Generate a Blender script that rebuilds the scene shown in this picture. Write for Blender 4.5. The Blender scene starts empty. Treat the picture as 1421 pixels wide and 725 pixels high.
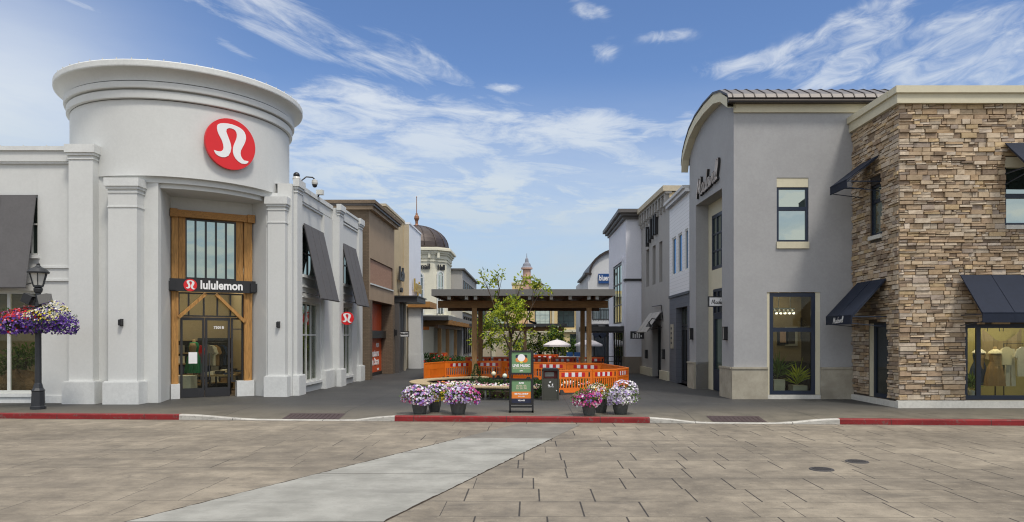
import bpy, math, random
from mathutils import Vector, Matrix
R = math.radians
PI = math.pi
scene = bpy.context.scene
COL = scene.collection
RND = random.Random(11)

# ------------------------------------------------------------------ measuring aids
# the survey station: eye height 2.2 m, looking along +Y
EYE, FPX, UX, UY = 2.2, 1000.0, 735.0, 467.0
PAVE = 0.13                                   # pavement level above the road


def ray_ground(px, py, z=PAVE):
    y = FPX * (EYE - z) / (py - UY)
    return ((px - UX) / FPX * y, y)


# ------------------------------------------------------------------ mesh builder
class MB:
    def __init__(self):
        self.v, self.f, self.mi, self.sm, self.mats, self.col = [], [], [], [], [], []

    def m(self, mat):
        if mat not in self.mats:
            self.mats.append(mat)
        return self.mats.index(mat)

    def face(self, pts, mat, smooth=False, col=None):
        b = len(self.v)
        self.v.extend([tuple(p) for p in pts])
        self.f.append(tuple(range(b, b + len(pts))))
        self.mi.append(self.m(mat)); self.sm.append(smooth); self.col.append(col)

    def hexa(self, p, mat, col=None, skip=()):
        """p: 8 points, bottom ring 0-3 counter-clockwise from above, top ring 4-7"""
        b = len(self.v)
        self.v.extend([tuple(q) for q in p])
        for i, q in enumerate(((0, 3, 2, 1), (4, 5, 6, 7), (0, 1, 5, 4), (1, 2, 6, 5), (2, 3, 7, 6), (3, 0, 4, 7))):
            if i in skip:
                continue
            self.f.append(tuple(b + k for k in q))
            self.mi.append(self.m(mat)); self.sm.append(False); self.col.append(col)

    def box(self, x0, x1, y0, y1, z0, z1, mat, col=None):
        self.hexa([(x0, y0, z0), (x1, y0, z0), (x1, y1, z0), (x0, y1, z0),
                   (x0, y0, z1), (x1, y0, z1), (x1, y1, z1), (x0, y1, z1)], mat, col)

    def obox(self, c, ax, ay, az, mat, col=None):
        c, ax, ay, az = Vector(c), Vector(ax), Vector(ay), Vector(az)
        self.hexa([c - ax - ay - az, c + ax - ay - az, c + ax + ay - az, c - ax + ay - az,
                   c - ax - ay + az, c + ax - ay + az, c + ax + ay + az, c - ax + ay + az], mat, col)

    def bar(self, a, b, w, h, mat, up=(0, 0, 1), col=None):
        a, b = Vector(a), Vector(b)
        d = (b - a)
        L = d.length
        d.normalize()
        up = Vector(up)
        s = d.cross(up)
        if s.length < 1e-4:
            s = d.cross(Vector((1, 0, 0)))
        s.normalize()
        t = s.cross(d).normalized()
        self.obox((a + b) / 2, d * L / 2, s * w / 2, t * h / 2, mat, col)

    def tube(self, pts, rad, mat, n=8, caps=True, smooth=True):
        pts = [Vector(p) for p in pts]
        if not isinstance(rad, (list, tuple)):
            rad = [rad] * len(pts)
        b = len(self.v)
        prev = None
        for i, p in enumerate(pts):
            d = (pts[min(i + 1, len(pts) - 1)] - pts[max(i - 1, 0)]).normalized()
            if prev is None:
                ref = Vector((0, 0, 1)) if abs(d.z) < .9 else Vector((1, 0, 0))
                s = d.cross(ref).normalized()
            else:
                s = (prev - d * prev.dot(d))
                s = s.normalized() if s.length > 1e-5 else d.cross(Vector((1, 0, 0))).normalized()
            prev = s
            t = d.cross(s)
            for k in range(n):
                a = 2 * PI * k / n
                self.v.append(tuple(p + (s * math.cos(a) + t * math.sin(a)) * rad[i]))
        mi = self.m(mat)
        for i in range(len(pts) - 1):
            for k in range(n):
                k2 = (k + 1) % n
                self.f.append((b + i * n + k, b + i * n + k2, b + (i + 1) * n + k2, b + (i + 1) * n + k))
                self.mi.append(mi); self.sm.append(smooth); self.col.append(None)
        if caps:
            self.f.append(tuple(b + k for k in range(n))[::-1])
            self.f.append(tuple(b + (len(pts) - 1) * n + k for k in range(n)))
            for _ in range(2):
                self.mi.append(mi); self.sm.append(False); self.col.append(None)

    def lathe(self, c, prof, mat, n=32, a0=0.0, a1=2 * PI, smooth=True, hard=True):
        """prof: list of (radius, z); each segment its own strip when hard"""
        full = abs(a1 - a0 - 2 * PI) < 1e-6
        m = n if full else n + 1
        mi = self.m(mat)

        def ring(r, z):
            b = len(self.v)
            for k in range(m):
                a = a0 + (a1 - a0) * k / n
                self.v.append((c[0] + r * math.cos(a), c[1] + r * math.sin(a), (c[2] if len(c) > 2 else 0) + z))
            return b
        prev = None
        for i in range(len(prof) - 1):
            r0 = prev if (prev is not None and not hard) else ring(*prof[i])
            r1 = ring(*prof[i + 1])
            prev = r1
            for k in range(n):
                k2 = (k + 1) % m
                self.f.append((r0 + k, r0 + k2, r1 + k2, r1 + k))
                self.mi.append(mi); self.sm.append(smooth); self.col.append(None)

    def prism(self, poly, z0, z1, mat, top=True, bottom=True, sides=True):
        n = len(poly)
        if top:
            self.face([(x, y, z1) for x, y in poly], mat)
        if bottom:
            self.face([(x, y, z0) for x, y in reversed(poly)], mat)
        if sides:
            for i in range(n):
                a, b = poly[i], poly[(i + 1) % n]
                self.face([(a[0], a[1], z0), (b[0], b[1], z0), (b[0], b[1], z1), (a[0], a[1], z1)], mat)

    def blob(self, c, r, mat, n=8, m=5):
        cx, cy, cz = c
        rx, ry, rz = r if isinstance(r, (tuple, list)) else (r, r, r)
        b = len(self.v)
        self.v.append((cx, cy, cz - rz))
        for j in range(1, m):
            t = -PI / 2 + PI * j / m
            for k in range(n):
                a = 2 * PI * k / n
                self.v.append((cx + rx * math.cos(t) * math.cos(a), cy + ry * math.cos(t) * math.sin(a), cz + rz * math.sin(t)))
        self.v.append((cx, cy, cz + rz))
        top = len(self.v) - 1
        mi = self.m(mat)
        fs = []
        for k in range(n):
            k2 = (k + 1) % n
            fs.append((b, b + 1 + k2, b + 1 + k))
            for j in range(m - 2):
                o = b + 1 + j * n
                fs.append((o + k, o + k2, o + n + k2, o + n + k))
            o = b + 1 + (m - 2) * n
            fs.append((o + k, o + k2, top))
        for f in fs:
            self.f.append(f); self.mi.append(mi); self.sm.append(True); self.col.append(None)

    def build(self, name, parent=None, local=False):
        me = bpy.data.meshes.new(name)
        off = Vector((0, 0, 0))
        if parent is not None and not local:
            p = parent
            while p is not None:
                off += p.location
                p = p.parent
        v = [tuple(Vector(q) - off) for q in self.v] if off.length else self.v
        me.from_pydata(v, [], self.f)
        for mt in self.mats:
            me.materials.append(mt)
        me.polygons.foreach_set('material_index', self.mi)
        me.polygons.foreach_set('use_smooth', self.sm)
        if any(c is not None for c in self.col):
            at = me.color_attributes.new('tone', 'FLOAT_COLOR', 'CORNER')
            data = []
            for f, c in zip(self.f, self.col):
                c = c or (1, 1, 1)
                data.extend([c[0], c[1], c[2], 1.0] * len(f))
            at.data.foreach_set('color', data)
        me.update()
        o = bpy.data.objects.new(name, me)
        COL.objects.link(o)
        o.parent = parent
        return o


def tag(o, label=None, cat=None, group=None, kind=None):
    for k, val in (('label', label), ('category', cat), ('group', group), ('kind', kind)):
        if val:
            o[k] = val
    return o


def thing(name, label, cat, loc=(0, 0, 0), rz=0, group=None):
    o = bpy.data.objects.new(name, None)
    o.empty_display_size = .3
    COL.objects.link(o)
    o.location = loc
    o.rotation_euler = (0, 0, rz)
    return tag(o, label, cat, group)


def structure(name, mb):
    return tag(mb.build(name), kind='structure')


def dup(root, loc, rz=0, label=None, scale=None, group=None):
    def cp(o, parent):
        c = o.copy()
        COL.objects.link(c)
        c.parent = parent
        for ch in list(o.children):
            cp(ch, c)
        return c
    c = cp(root, None)
    c.location = loc
    c.rotation_euler = (0, 0, rz)
    if scale:
        c.scale = (scale, scale, scale) if not isinstance(scale, (tuple, list)) else scale
    if label:
        c['label'] = label
    if group:
        c['group'] = group
    return c


# ------------------------------------------------------------------ facade frame
class Facade:
    """vertical plane through plan points A -> B; outward side is on the right of A->B"""

    def __init__(self, A, B):
        self.A = Vector((A[0], A[1], 0))
        d = Vector((B[0] - A[0], B[1] - A[1], 0))
        self.L = d.length
        self.u = d.normalized()
        self.n = Vector((self.u.y, -self.u.x, 0))

    def p(self, s, d, z):
        return self.A + self.u * s + self.n * d + Vector((0, 0, z))

    def s_at(self, px, d=0):
        r = (px - UX) / FPX          # X = r*Y
        A = self.A + self.n * d
        den = self.u.x - r * self.u.y
        return (r * A.y - A.x) / den

    def hit(self, px, py, d=0):
        s = self.s_at(px, d)
        y = self.p(s, d, 0).y
        return s, EYE + (UY - py) * y / FPX

    def box(self, mb, s0, s1, d0, d1, z0, z1, mat, col=None):
        mb.hexa([self.p(s0, d1, z0), self.p(s1, d1, z0), self.p(s1, d0, z0), self.p(s0, d0, z0),
                 self.p(s0, d1, z1), self.p(s1, d1, z1), self.p(s1, d0, z1), self.p(s0, d0, z1)], mat, col)

    def bar(self, mb, a, b, w, h, mat):
        mb.bar(self.p(*a), self.p(*b), w, h, mat, up=self.n)

    def wall(self, mb, s0, s1, z0, z1, mat, ops=(), d=0.0, rev=.2, rmat=None):
        ss = sorted({s0, s1} | {min(max(x, s0), s1) for o in ops for x in o[:2]})
        zz = sorted({z0, z1} | {min(max(x, z0), z1) for o in ops for x in o[2:4]})
        for i in range(len(ss) - 1):
            for j in range(len(zz) - 1):
                cs, cz = (ss[i] + ss[i + 1]) / 2, (zz[j] + zz[j + 1]) / 2
                if any(o[0] < cs < o[1] and o[2] < cz < o[3] for o in ops):
                    continue
                mb.face([self.p(ss[i], d, zz[j]), self.p(ss[i + 1], d, zz[j]), self.p(ss[i + 1], d, zz[j + 1]), self.p(ss[i], d, zz[j + 1])], mat)
        rm = rmat or mat
        for a, b, c, e in [o[:4] for o in ops]:
            q = self.p
            mb.face([q(a, d, c), q(a, d - rev, c), q(a, d - rev, e), q(a, d, e)][::-1], rm)
            mb.face([q(b, d, c), q(b, d - rev, c), q(b, d - rev, e), q(b, d, e)], rm)
            mb.face([q(a, d, e), q(a, d - rev, e), q(b, d - rev, e), q(b, d, e)][::-1], rm)
            mb.face([q(a, d, c), q(a, d - rev, c), q(b, d - rev, c), q(b, d, c)], rm)


def window(parent, F, s0, s1, z0, z1, d, fm, gm, fw=.06, vs=(), hs=(), bar=.035, depth=.08, name='window', extra=None):
    """frame (part) with mullions and a pane (sub-part)"""
    mb = MB()
    F.box(mb, s0, s1, d - depth, d, z0, z0 + fw, fm)
    F.box(mb, s0, s1, d - depth, d, z1 - fw, z1, fm)
    F.box(mb, s0, s0 + fw, d - depth, d, z0 + fw, z1 - fw, fm)
    F.box(mb, s1 - fw, s1, d - depth, d, z0 + fw, z1 - fw, fm)
    for v in vs:
        F.box(mb, v - bar / 2, v + bar / 2, d - depth + .01, d - .006, z0 + fw, z1 - fw, fm)
    for h in hs:
        F.box(mb, s0 + fw, s1 - fw, d - depth + .012, d - .004, h - bar / 2, h + bar / 2, fm)
    w = mb.build(name, parent)
    g = MB()
    F.box(g, s0 + fw * .5, s1 - fw * .5, d - depth * .62, d - depth * .5, z0 + fw * .5, z1 - fw * .5, gm)
    g.build('pane', w)
    return w


def room(parent, F, s0, s1, z0, z1, d_front, d_back, wm, cm=None, flm=None, back=None):
    """inside of a shop seen through its glazing: open towards the glass"""
    mb = MB()
    q = F.p
    mb.face([q(s0, d_back, z0), q(s1, d_back, z0), q(s1, d_back, z1), q(s0, d_back, z1)], back or wm)
    mb.face([q(s0, d_front, z0), q(s0, d_back, z0), q(s0, d_back, z1), q(s0, d_front, z1)], wm)
    mb.face([q(s1, d_front, z0), q(s1, d_back, z0), q(s1, d_back, z1), q(s1, d_front, z1)], wm)
    mb.face([q(s0, d_front, z0), q(s1, d_front, z0), q(s1, d_back, z0), q(s0, d_back, z0)], flm or wm)
    mb.face([q(s0, d_front, z1), q(s1, d_front, z1), q(s1, d_back, z1), q(s0, d_back, z1)], cm or wm)
    return mb.build('interior', parent)


# ------------------------------------------------------------------ lettering
def text_mb(txt, size, mat, place, extrude=.01, bold=0.0, align='CENTER', space=1.0, sx=1.0, shear=0.0, mb=None):
    """place(x, y, d) -> world point; x right, y up, d outwards"""
    cu = bpy.data.curves.new('lettering', 'FONT')
    cu.body = txt
    cu.size = size
    cu.extrude = extrude
    cu.offset = bold
    cu.shear = shear
    cu.align_x = align
    cu.align_y = 'CENTER'
    cu.space_character = space
    cu.resolution_u = 3
    o = bpy.data.objects.new('lettering_source', cu)
    COL.objects.link(o)
    bpy.context.view_layer.update()
    dg = bpy.context.evaluated_depsgraph_get()
    me = bpy.data.meshes.new_from_object(o.evaluated_get(dg))
    mb = mb or MB()
    b = len(mb.v)
    for v in me.vertices:
        mb.v.append(tuple(place(v.co.x * sx, v.co.y, v.co.z + extrude)))
    mi = mb.m(mat)
    for p in me.polygons:
        mb.f.append(tuple(b + i for i in p.vertices))
        mb.mi.append(mi); mb.sm.append(False); mb.col.append(None)
    bpy.data.objects.remove(o)
    bpy.data.curves.remove(cu)
    bpy.data.meshes.remove(me)
    return mb


def smooth_path(pts, n=5):
    out = []
    P = [Vector((p[0], p[1])) for p in pts]
    for i in range(len(P) - 1):
        p0, p1, p2, p3 = P[max(i - 1, 0)], P[i], P[i + 1], P[min(i + 2, len(P) - 1)]
        for k in range(n):
            t = k / n
            out.append(.5 * ((2 * p1) + (p2 - p0) * t + (2 * p0 - 5 * p1 + 4 * p2 - p3) * t * t + (3 * p1 - p0 - 3 * p2 + p3) * t ** 3))
    out.append(P[-1])
    return out


_e = [(0, .45), (.35, .55), (.45, .85), (.25, 1), (.05, .6), (.15, .1), (.5, .05), (.75, .3)]
_l = [(0, .2), (.35, 1.5), (.2, 2.0), (.05, 1.4), (.1, .15), (.38, .1)]
SCRIPT = [[(0, 0), (.25, 1.9), (.68, .4), (1.15, 1.9), (1.33, .15), (1.6, .1)],
          [(2.5, .9), (2.1, 1.0), (1.8, .5), (2.1, 0), (2.45, .5), (2.5, .95), (2.5, .2), (2.75, .08)],
          [(3.5, .9), (3.1, 1), (2.85, .5), (3.1, 0), (3.45, .5), (3.65, 2.0), (3.5, .2), (3.8, .08)],
          [(x + 3.85, y) for x, y in _e],
          [(4.65, 1), (4.75, .12), (5.0, .12), (5.15, .8), (5.27, .12), (5.55, .2), (5.65, 1.0), (5.9, .8)],
          [(x + 5.9, y) for x, y in _e],
          [(x + 6.7, y) for x, y in _l],
          [(x + 7.2, y) for x, y in _l]]


def script_mb(w, mat, place, stroke=.16, depth=.03, mb=None, tilt=0.0):
    """the cursive shop name written with a brush-like stroke, centred, total width w"""
    mb = mb or MB()
    k = w / 7.9
    for st in SCRIPT:
        pts = smooth_path(st, 4)
        for i in range(len(pts) - 1):
            a, b = pts[i], pts[i + 1]
            q = []
            for p in (a, b):
                x = (p.x + .22 * p.y - 3.95) * k
                y = (p.y - .8) * k
                q.append(Vector((x, y + tilt * x)))
            d = q[1] - q[0]
            if d.length < 1e-6:
                continue
            d.normalize()
            nn = Vector((-d.y, d.x)) * stroke * k * .5
            e = d * stroke * k * .3
            c4 = [q[0] - e - nn, q[1] + e - nn, q[1] + e + nn, q[0] - e + nn]
            mb.hexa([place(c.x, c.y, 0) for c in c4] + [place(c.x, c.y, depth) for c in c4], mat)
    return mb


EMBLEM = [(233, 462), (240, 476), (262, 484), (286, 474), (297, 442), (289, 410), (278, 382), (284, 369), (298, 366), (312, 371),
          (318, 386), (315, 406), (306, 430), (303, 456), (313, 480), (336, 495), (357, 491), (362, 481), (346, 481), (334, 467),
          (333, 446), (345, 420), (353, 394), (348, 371), (330, 357), (300, 350), (268, 352), (248, 361), (244, 376), (249, 396),
          (263, 422), (268, 446), (262, 460), (248, 464)]
EMBLEM = [((x - 296) / 94.0, -(y - 427) / 98.0) for x, y in EMBLEM]


def emblem_disc(parent, place, r, red, white, thick=.1, name_disc='disc'):
    mb = MB()
    n = 48
    ring0 = [place(r * math.cos(2 * PI * k / n), r * math.sin(2 * PI * k / n), 0) for k in range(n)]
    ring1 = [place(r * math.cos(2 * PI * k / n), r * math.sin(2 * PI * k / n), thick) for k in range(n)]
    mb.face(ring1, red)
    mb.face(ring0[::-1], red)
    for k in range(n):
        k2 = (k + 1) % n
        mb.face([ring0[k], ring0[k2], ring1[k2], ring1[k]], red)
    mb.build(name_disc, parent)
    mb = MB()
    pts = smooth_path([(x, y) for x, y in EMBLEM] + [EMBLEM[0]], 2)[:-1]
    mb.face([place(p.x * r, p.y * r, thick + .012) for p in pts][::-1], white)
    for i in range(len(pts)):
        a, b = pts[i], pts[(i + 1) % len(pts)]
        mb.face([place(a.x * r, a.y * r, thick - .002), place(b.x * r, b.y * r, thick - .002), place(b.x * r, b.y * r, thick + .012), place(a.x * r, a.y * r, thick + .012)], white)
    mb.build('emblem', parent)
# ------------------------------------------------------------------ materials
class NT:
    """tiny helper around a node tree"""

    def __init__(self, tree):
        self.t = tree
        self.t.nodes.clear()

    def n(self, typ, **kw):
        nd = self.t.nodes.new(typ)
        for k, v in kw.items():
            setattr(nd, k, v)
        return nd

    def put(self, sock, v):
        if isinstance(v, bpy.types.NodeSocket):
            self.t.links.new(v, sock)
        elif v is not None:
            if hasattr(sock, 'default_value'):
                dv = sock.default_value
                if hasattr(dv, '__len__') and not hasattr(v, '__len__'):
                    v = (v, v, v, 1)[:len(dv)]
                elif hasattr(dv, '__len__') and len(dv) == 4 and len(v) == 3:
                    v = (*v, 1)
                sock.default_value = v

    def math(self, op, a, b=None, c=None, clamp=False):
        nd = self.n('ShaderNodeMath', operation=op, use_clamp=clamp)
        self.put(nd.inputs[0], a)
        if b is not None:
            self.put(nd.inputs[1], b)
        if c is not None:
            self.put(nd.inputs[2], c)
        return nd.outputs[0]

    def mix(self, f, a, b, typ='RGBA', blend='MIX'):
        nd = self.n('ShaderNodeMix', data_type=typ)
        if typ == 'RGBA':
            nd.blend_type = blend
            self.put(nd.inputs[0], f); self.put(nd.inputs[6], a); self.put(nd.inputs[7], b)
            return nd.outputs[2]
        self.put(nd.inputs[0], f); self.put(nd.inputs[2], a); self.put(nd.inputs[3], b)
        return nd.outputs[0]

    def noise(self, vec, scale, detail=4, rough=.55, dist=0.0, out=0):
        nd = self.n('ShaderNodeTexNoise')
        self.put(nd.inputs['Vector'], vec)
        self.put(nd.inputs['Scale'], scale); self.put(nd.inputs['Detail'], detail)
        self.put(nd.inputs['Roughness'], rough); self.put(nd.inputs['Distortion'], dist)
        return nd.outputs[out]

    def ramp(self, f, stops):
        nd = self.n('ShaderNodeValToRGB')
        e = nd.color_ramp.elements
        while len(e) < len(stops):
            e.new(0.5)
        for el, (p, c) in zip(e, stops):
            el.position = p
            el.color = (*c, 1) if hasattr(c, '__len__') else (c, c, c, 1)
        self.put(nd.inputs[0], f)
        return nd.outputs[0]

    def smooth(self, x, lo, hi):
        nd = self.n('ShaderNodeMapRange', interpolation_type='SMOOTHSTEP')
        self.put(nd.inputs[0], x); self.put(nd.inputs[1], lo); self.put(nd.inputs[2], hi)
        return nd.outputs[0]

    def pos(self):
        return self.n('ShaderNodeNewGeometry').outputs['Position']

    def obj(self):
        return self.n('ShaderNodeTexCoord').outputs['Object']

    def sep(self, v):
        nd = self.n('ShaderNodeSeparateXYZ')
        self.put(nd.inputs[0], v)
        return nd.outputs

    def comb(self, x=0, y=0, z=0):
        nd = self.n('ShaderNodeCombineXYZ')
        self.put(nd.inputs[0], x); self.put(nd.inputs[1], y); self.put(nd.inputs[2], z)
        return nd.outputs[0]

    def scalev(self, v, s):
        nd = self.n('ShaderNodeVectorMath', operation='MULTIPLY')
        self.put(nd.inputs[0], v); nd.inputs[1].default_value = s
        return nd.outputs[0]


def newmat(name):
    m = bpy.data.materials.new(name)
    m.use_nodes = True
    return m, NT(m.node_tree)


def finish(nt, col, rough=.7, bump=None, bstr=.2, bdist=.01, metal=0.0, spec=.35, **kw):
    b = nt.n('ShaderNodeBsdfPrincipled')
    nt.put(b.inputs['Base Color'], col)
    nt.put(b.inputs['Roughness'], rough)
    nt.put(b.inputs['Metallic'], metal)
    nt.put(b.inputs['Specular IOR Level'], spec)
    for k, v in kw.items():
        nt.put(b.inputs[k.replace('_', ' ')], v)
    if bump is not None:
        bp = nt.n('ShaderNodeBump')
        bp.inputs['Strength'].default_value = bstr
        bp.inputs['Distance'].default_value = bdist
        nt.put(bp.inputs['Height'], bump)
        nt.t.links.new(bp.outputs[0], b.inputs['Normal'])
    o = nt.n('ShaderNodeOutputMaterial')
    nt.t.links.new(b.outputs[0], o.inputs[0])
    return b


def mottled(name, c, amount=.12, scale=1.2, rough=.75, fine=60, bstr=.15, bdist=.006, spec=.3, streak=0.0, metal=0.0):
    """painted / rendered surface: broad weathering, fine grain, faint rain streaks"""
    m, nt = newmat(name)
    p = nt.pos()
    big = nt.noise(p, scale, 7, .68)
    small = nt.noise(p, fine, 3, .6)
    f = nt.smooth(nt.math('ADD', nt.math('MULTIPLY', big, .55), nt.math('MULTIPLY', nt.noise(p, 13, 3, .7), .45)), .34, .66)
    lo = tuple(x * (1 - amount) for x in c)
    hi = tuple(min(1, x * (1 + amount * .5)) for x in c)
    col = nt.mix(f, lo, hi)
    col = nt.mix(nt.math('MULTIPLY', small, amount * .5), col, (c[0] * .6, c[1] * .6, c[2] * .6))
    if streak:
        st = nt.noise(nt.scalev(p, (3.0, 3.0, .18)), 1.6, 5, .65)
        col = nt.mix(nt.math('MULTIPLY', nt.smooth(st, .5, .85), streak), col, (c[0] * .55, c[1] * .54, c[2] * .5))
    finish(nt, col, rough, small, bstr, bdist, spec=spec, metal=metal)
    return m


def plain(name, c, rough=.5, metal=0.0, spec=.5, amount=.08, scale=6):
    m, nt = newmat(name)
    p = nt.pos()
    f = nt.noise(p, scale, 4, .6)
    col = nt.mix(f, tuple(x * (1 - amount * 2) for x in c), tuple(min(1, x * (1 + amount)) for x in c))
    r = nt.mix(nt.noise(p, scale * 3, 3, .6), rough * .8, min(1, rough * 1.25), 'FLOAT')
    finish(nt, col, r, metal=metal, spec=spec)
    return m


def emit(name, c, s):
    m, nt = newmat(name)
    e = nt.n('ShaderNodeEmission')
    e.inputs[0].default_value = (*c, 1)
    e.inputs[1].default_value = s
    o = nt.n('ShaderNodeOutputMaterial')
    nt.t.links.new(e.outputs[0], o.inputs[0])
    return m


def clear_glass(name, tint=(.86, .9, .86), refl=.75, base=.05):
    m, nt = newmat(name)
    fr = nt.n('ShaderNodeFresnel')
    fr.inputs[0].default_value = 1.5
    f = nt.math('MULTIPLY_ADD', fr.outputs[0], refl, base, True)
    tr = nt.n('ShaderNodeBsdfTransparent'); tr.inputs[0].default_value = (*tint, 1)
    gl = nt.n('ShaderNodeBsdfGlossy'); gl.inputs['Roughness'].default_value = .01
    gl.inputs[0].default_value = (.95, .97, .95, 1)
    bp = nt.n('ShaderNodeBump'); bp.inputs['Strength'].default_value = .02; bp.inputs['Distance'].default_value = .05
    nt.put(bp.inputs['Height'], nt.noise(nt.pos(), .8, 1, .4))
    nt.t.links.new(bp.outputs[0], gl.inputs['Normal'])
    mx = nt.n('ShaderNodeMixShader')
    nt.put(mx.inputs[0], f); nt.t.links.new(tr.outputs[0], mx.inputs[1]); nt.t.links.new(gl.outputs[0], mx.inputs[2])
    o = nt.n('ShaderNodeOutputMaterial'); nt.t.links.new(mx.outputs[0], o.inputs[0])
    return m


def coated_glass(name, dark=(.03, .045, .04), tint=(.8, .88, .8), amt=.55):
    """sun-control glass: mirrors the sky, dark behind"""
    m, nt = newmat(name)
    fr = nt.n('ShaderNodeFresnel'); fr.inputs[0].default_value = 1.6
    f = nt.math('MULTIPLY_ADD', fr.outputs[0], .6, amt, True)
    df = nt.n('ShaderNodeBsdfDiffuse'); df.inputs[0].default_value = (*dark, 1)
    gl = nt.n('ShaderNodeBsdfGlossy'); gl.inputs[0].default_value = (*tint, 1); gl.inputs['Roughness'].default_value = .015
    bp = nt.n('ShaderNodeBump'); bp.inputs['Strength'].default_value = .06; bp.inputs['Distance'].default_value = .05
    nt.put(bp.inputs['Height'], nt.noise(nt.pos(), 1.1, 2, .4))
    nt.t.links.new(bp.outputs[0], gl.inputs['Normal'])
    mx = nt.n('ShaderNodeMixShader')
    nt.put(mx.inputs[0], f); nt.t.links.new(df.outputs[0], mx.inputs[1]); nt.t.links.new(gl.outputs[0], mx.inputs[2])
    o = nt.n('ShaderNodeOutputMaterial'); nt.t.links.new(mx.outputs[0], o.inputs[0])
    return m


def timber(name, c, axis=2, scale=1.0, dark=.55):
    m, nt = newmat(name)
    p = nt.pos()
    s = [9.0, 9.0, 9.0]
    s[axis] = .7
    g = nt.noise(nt.scalev(p, tuple(s)), 3 * scale, 5, .6, 1.2)
    k = nt.noise(p, 2.2, 3, .5)
    col = nt.ramp(g, [(.25, tuple(x * dark for x in c)), (.55, c), (.8, tuple(min(1, x * 1.35) for x in c))])
    col = nt.mix(nt.math('MULTIPLY', nt.smooth(k, .55, .75), .45), col, tuple(x * .55 for x in c))
    finish(nt, col, .6, g, .25, .005, spec=.3)
    return m


def brickwork(name, c1, c2, mortar, w=.22, h=.075, axis='YZ'):
    m, nt = newmat(name)
    s = nt.sep(nt.pos())
    u = nt.math('ADD', s[0], s[1])
    v = nt.comb(u, s[2], 0)
    b = nt.n('ShaderNodeTexBrick')
    nt.put(b.inputs['Vector'], v)
    b.inputs['Scale'].default_value = 1.0
    b.inputs['Brick Width'].default_value = w
    b.inputs['Row Height'].default_value = h
    b.inputs['Mortar Size'].default_value = .008
    nt.put(b.inputs['Color1'], c1); nt.put(b.inputs['Color2'], c2); nt.put(b.inputs['Mortar'], mortar)
    col = nt.mix(nt.math('MULTIPLY', nt.noise(nt.pos(), 2.0, 4), .25), b.outputs[0], tuple(x * .5 for x in c1))
    finish(nt, col, .85, b.outputs[1], -.4, .01, spec=.2)
    return m


def siding(name, c, pitch=.15):
    m, nt = newmat(name)
    s = nt.sep(nt.pos())
    fr = nt.math('FRACT', nt.math('DIVIDE', s[2], pitch))
    ln = nt.smooth(fr, .0, .1)
    col = nt.mix(ln, tuple(x * .45 for x in c), c)
    col = nt.mix(nt.math('MULTIPLY', nt.noise(nt.pos(), 1.5, 4), .2), col, tuple(x * .7 for x in c))
    finish(nt, col, .6, fr, .5, .02)
    return m


def tone_mat(name, base, rough=.85, fine=40, bstr=.5):
    """colour carried stone by stone / leaf by leaf in the mesh"""
    m, nt = newmat(name)
    a = nt.n('ShaderNodeAttribute', attribute_name='tone')
    p = nt.pos()
    g = nt.noise(p, fine, 4, .65)
    g2 = nt.noise(p, fine * .22, 4, .6)
    col = nt.mix(1.0, base, a.outputs[0], blend='MULTIPLY')
    col = nt.mix(nt.math('MULTIPLY', nt.smooth(g2, .35, .75), .45), col, nt.mix(1.0, col, (.5, .45, .4), blend='MULTIPLY'))
    finish(nt, col, rough, g, bstr, .012, spec=.2)
    return m


def leafmat(name, c, trans=.35, var=.5):
    m, nt = newmat(name)
    a = nt.n('ShaderNodeAttribute', attribute_name='tone')
    col = nt.mix(1.0, c, a.outputs[0], blend='MULTIPLY')
    d = nt.n('ShaderNodeBsdfPrincipled'); nt.put(d.inputs['Base Color'], col); d.inputs['Roughness'].default_value = .5
    d.inputs['Specular IOR Level'].default_value = .3
    t = nt.n('ShaderNodeBsdfTranslucent'); nt.put(t.inputs[0], col)
    mx = nt.n('ShaderNodeMixShader'); mx.inputs[0].default_value = trans
    nt.t.links.new(d.outputs[0], mx.inputs[1]); nt.t.links.new(t.outputs[0], mx.inputs[2])
    o = nt.n('ShaderNodeOutputMaterial'); nt.t.links.new(mx.outputs[0], o.inputs[0])
    return m


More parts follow.
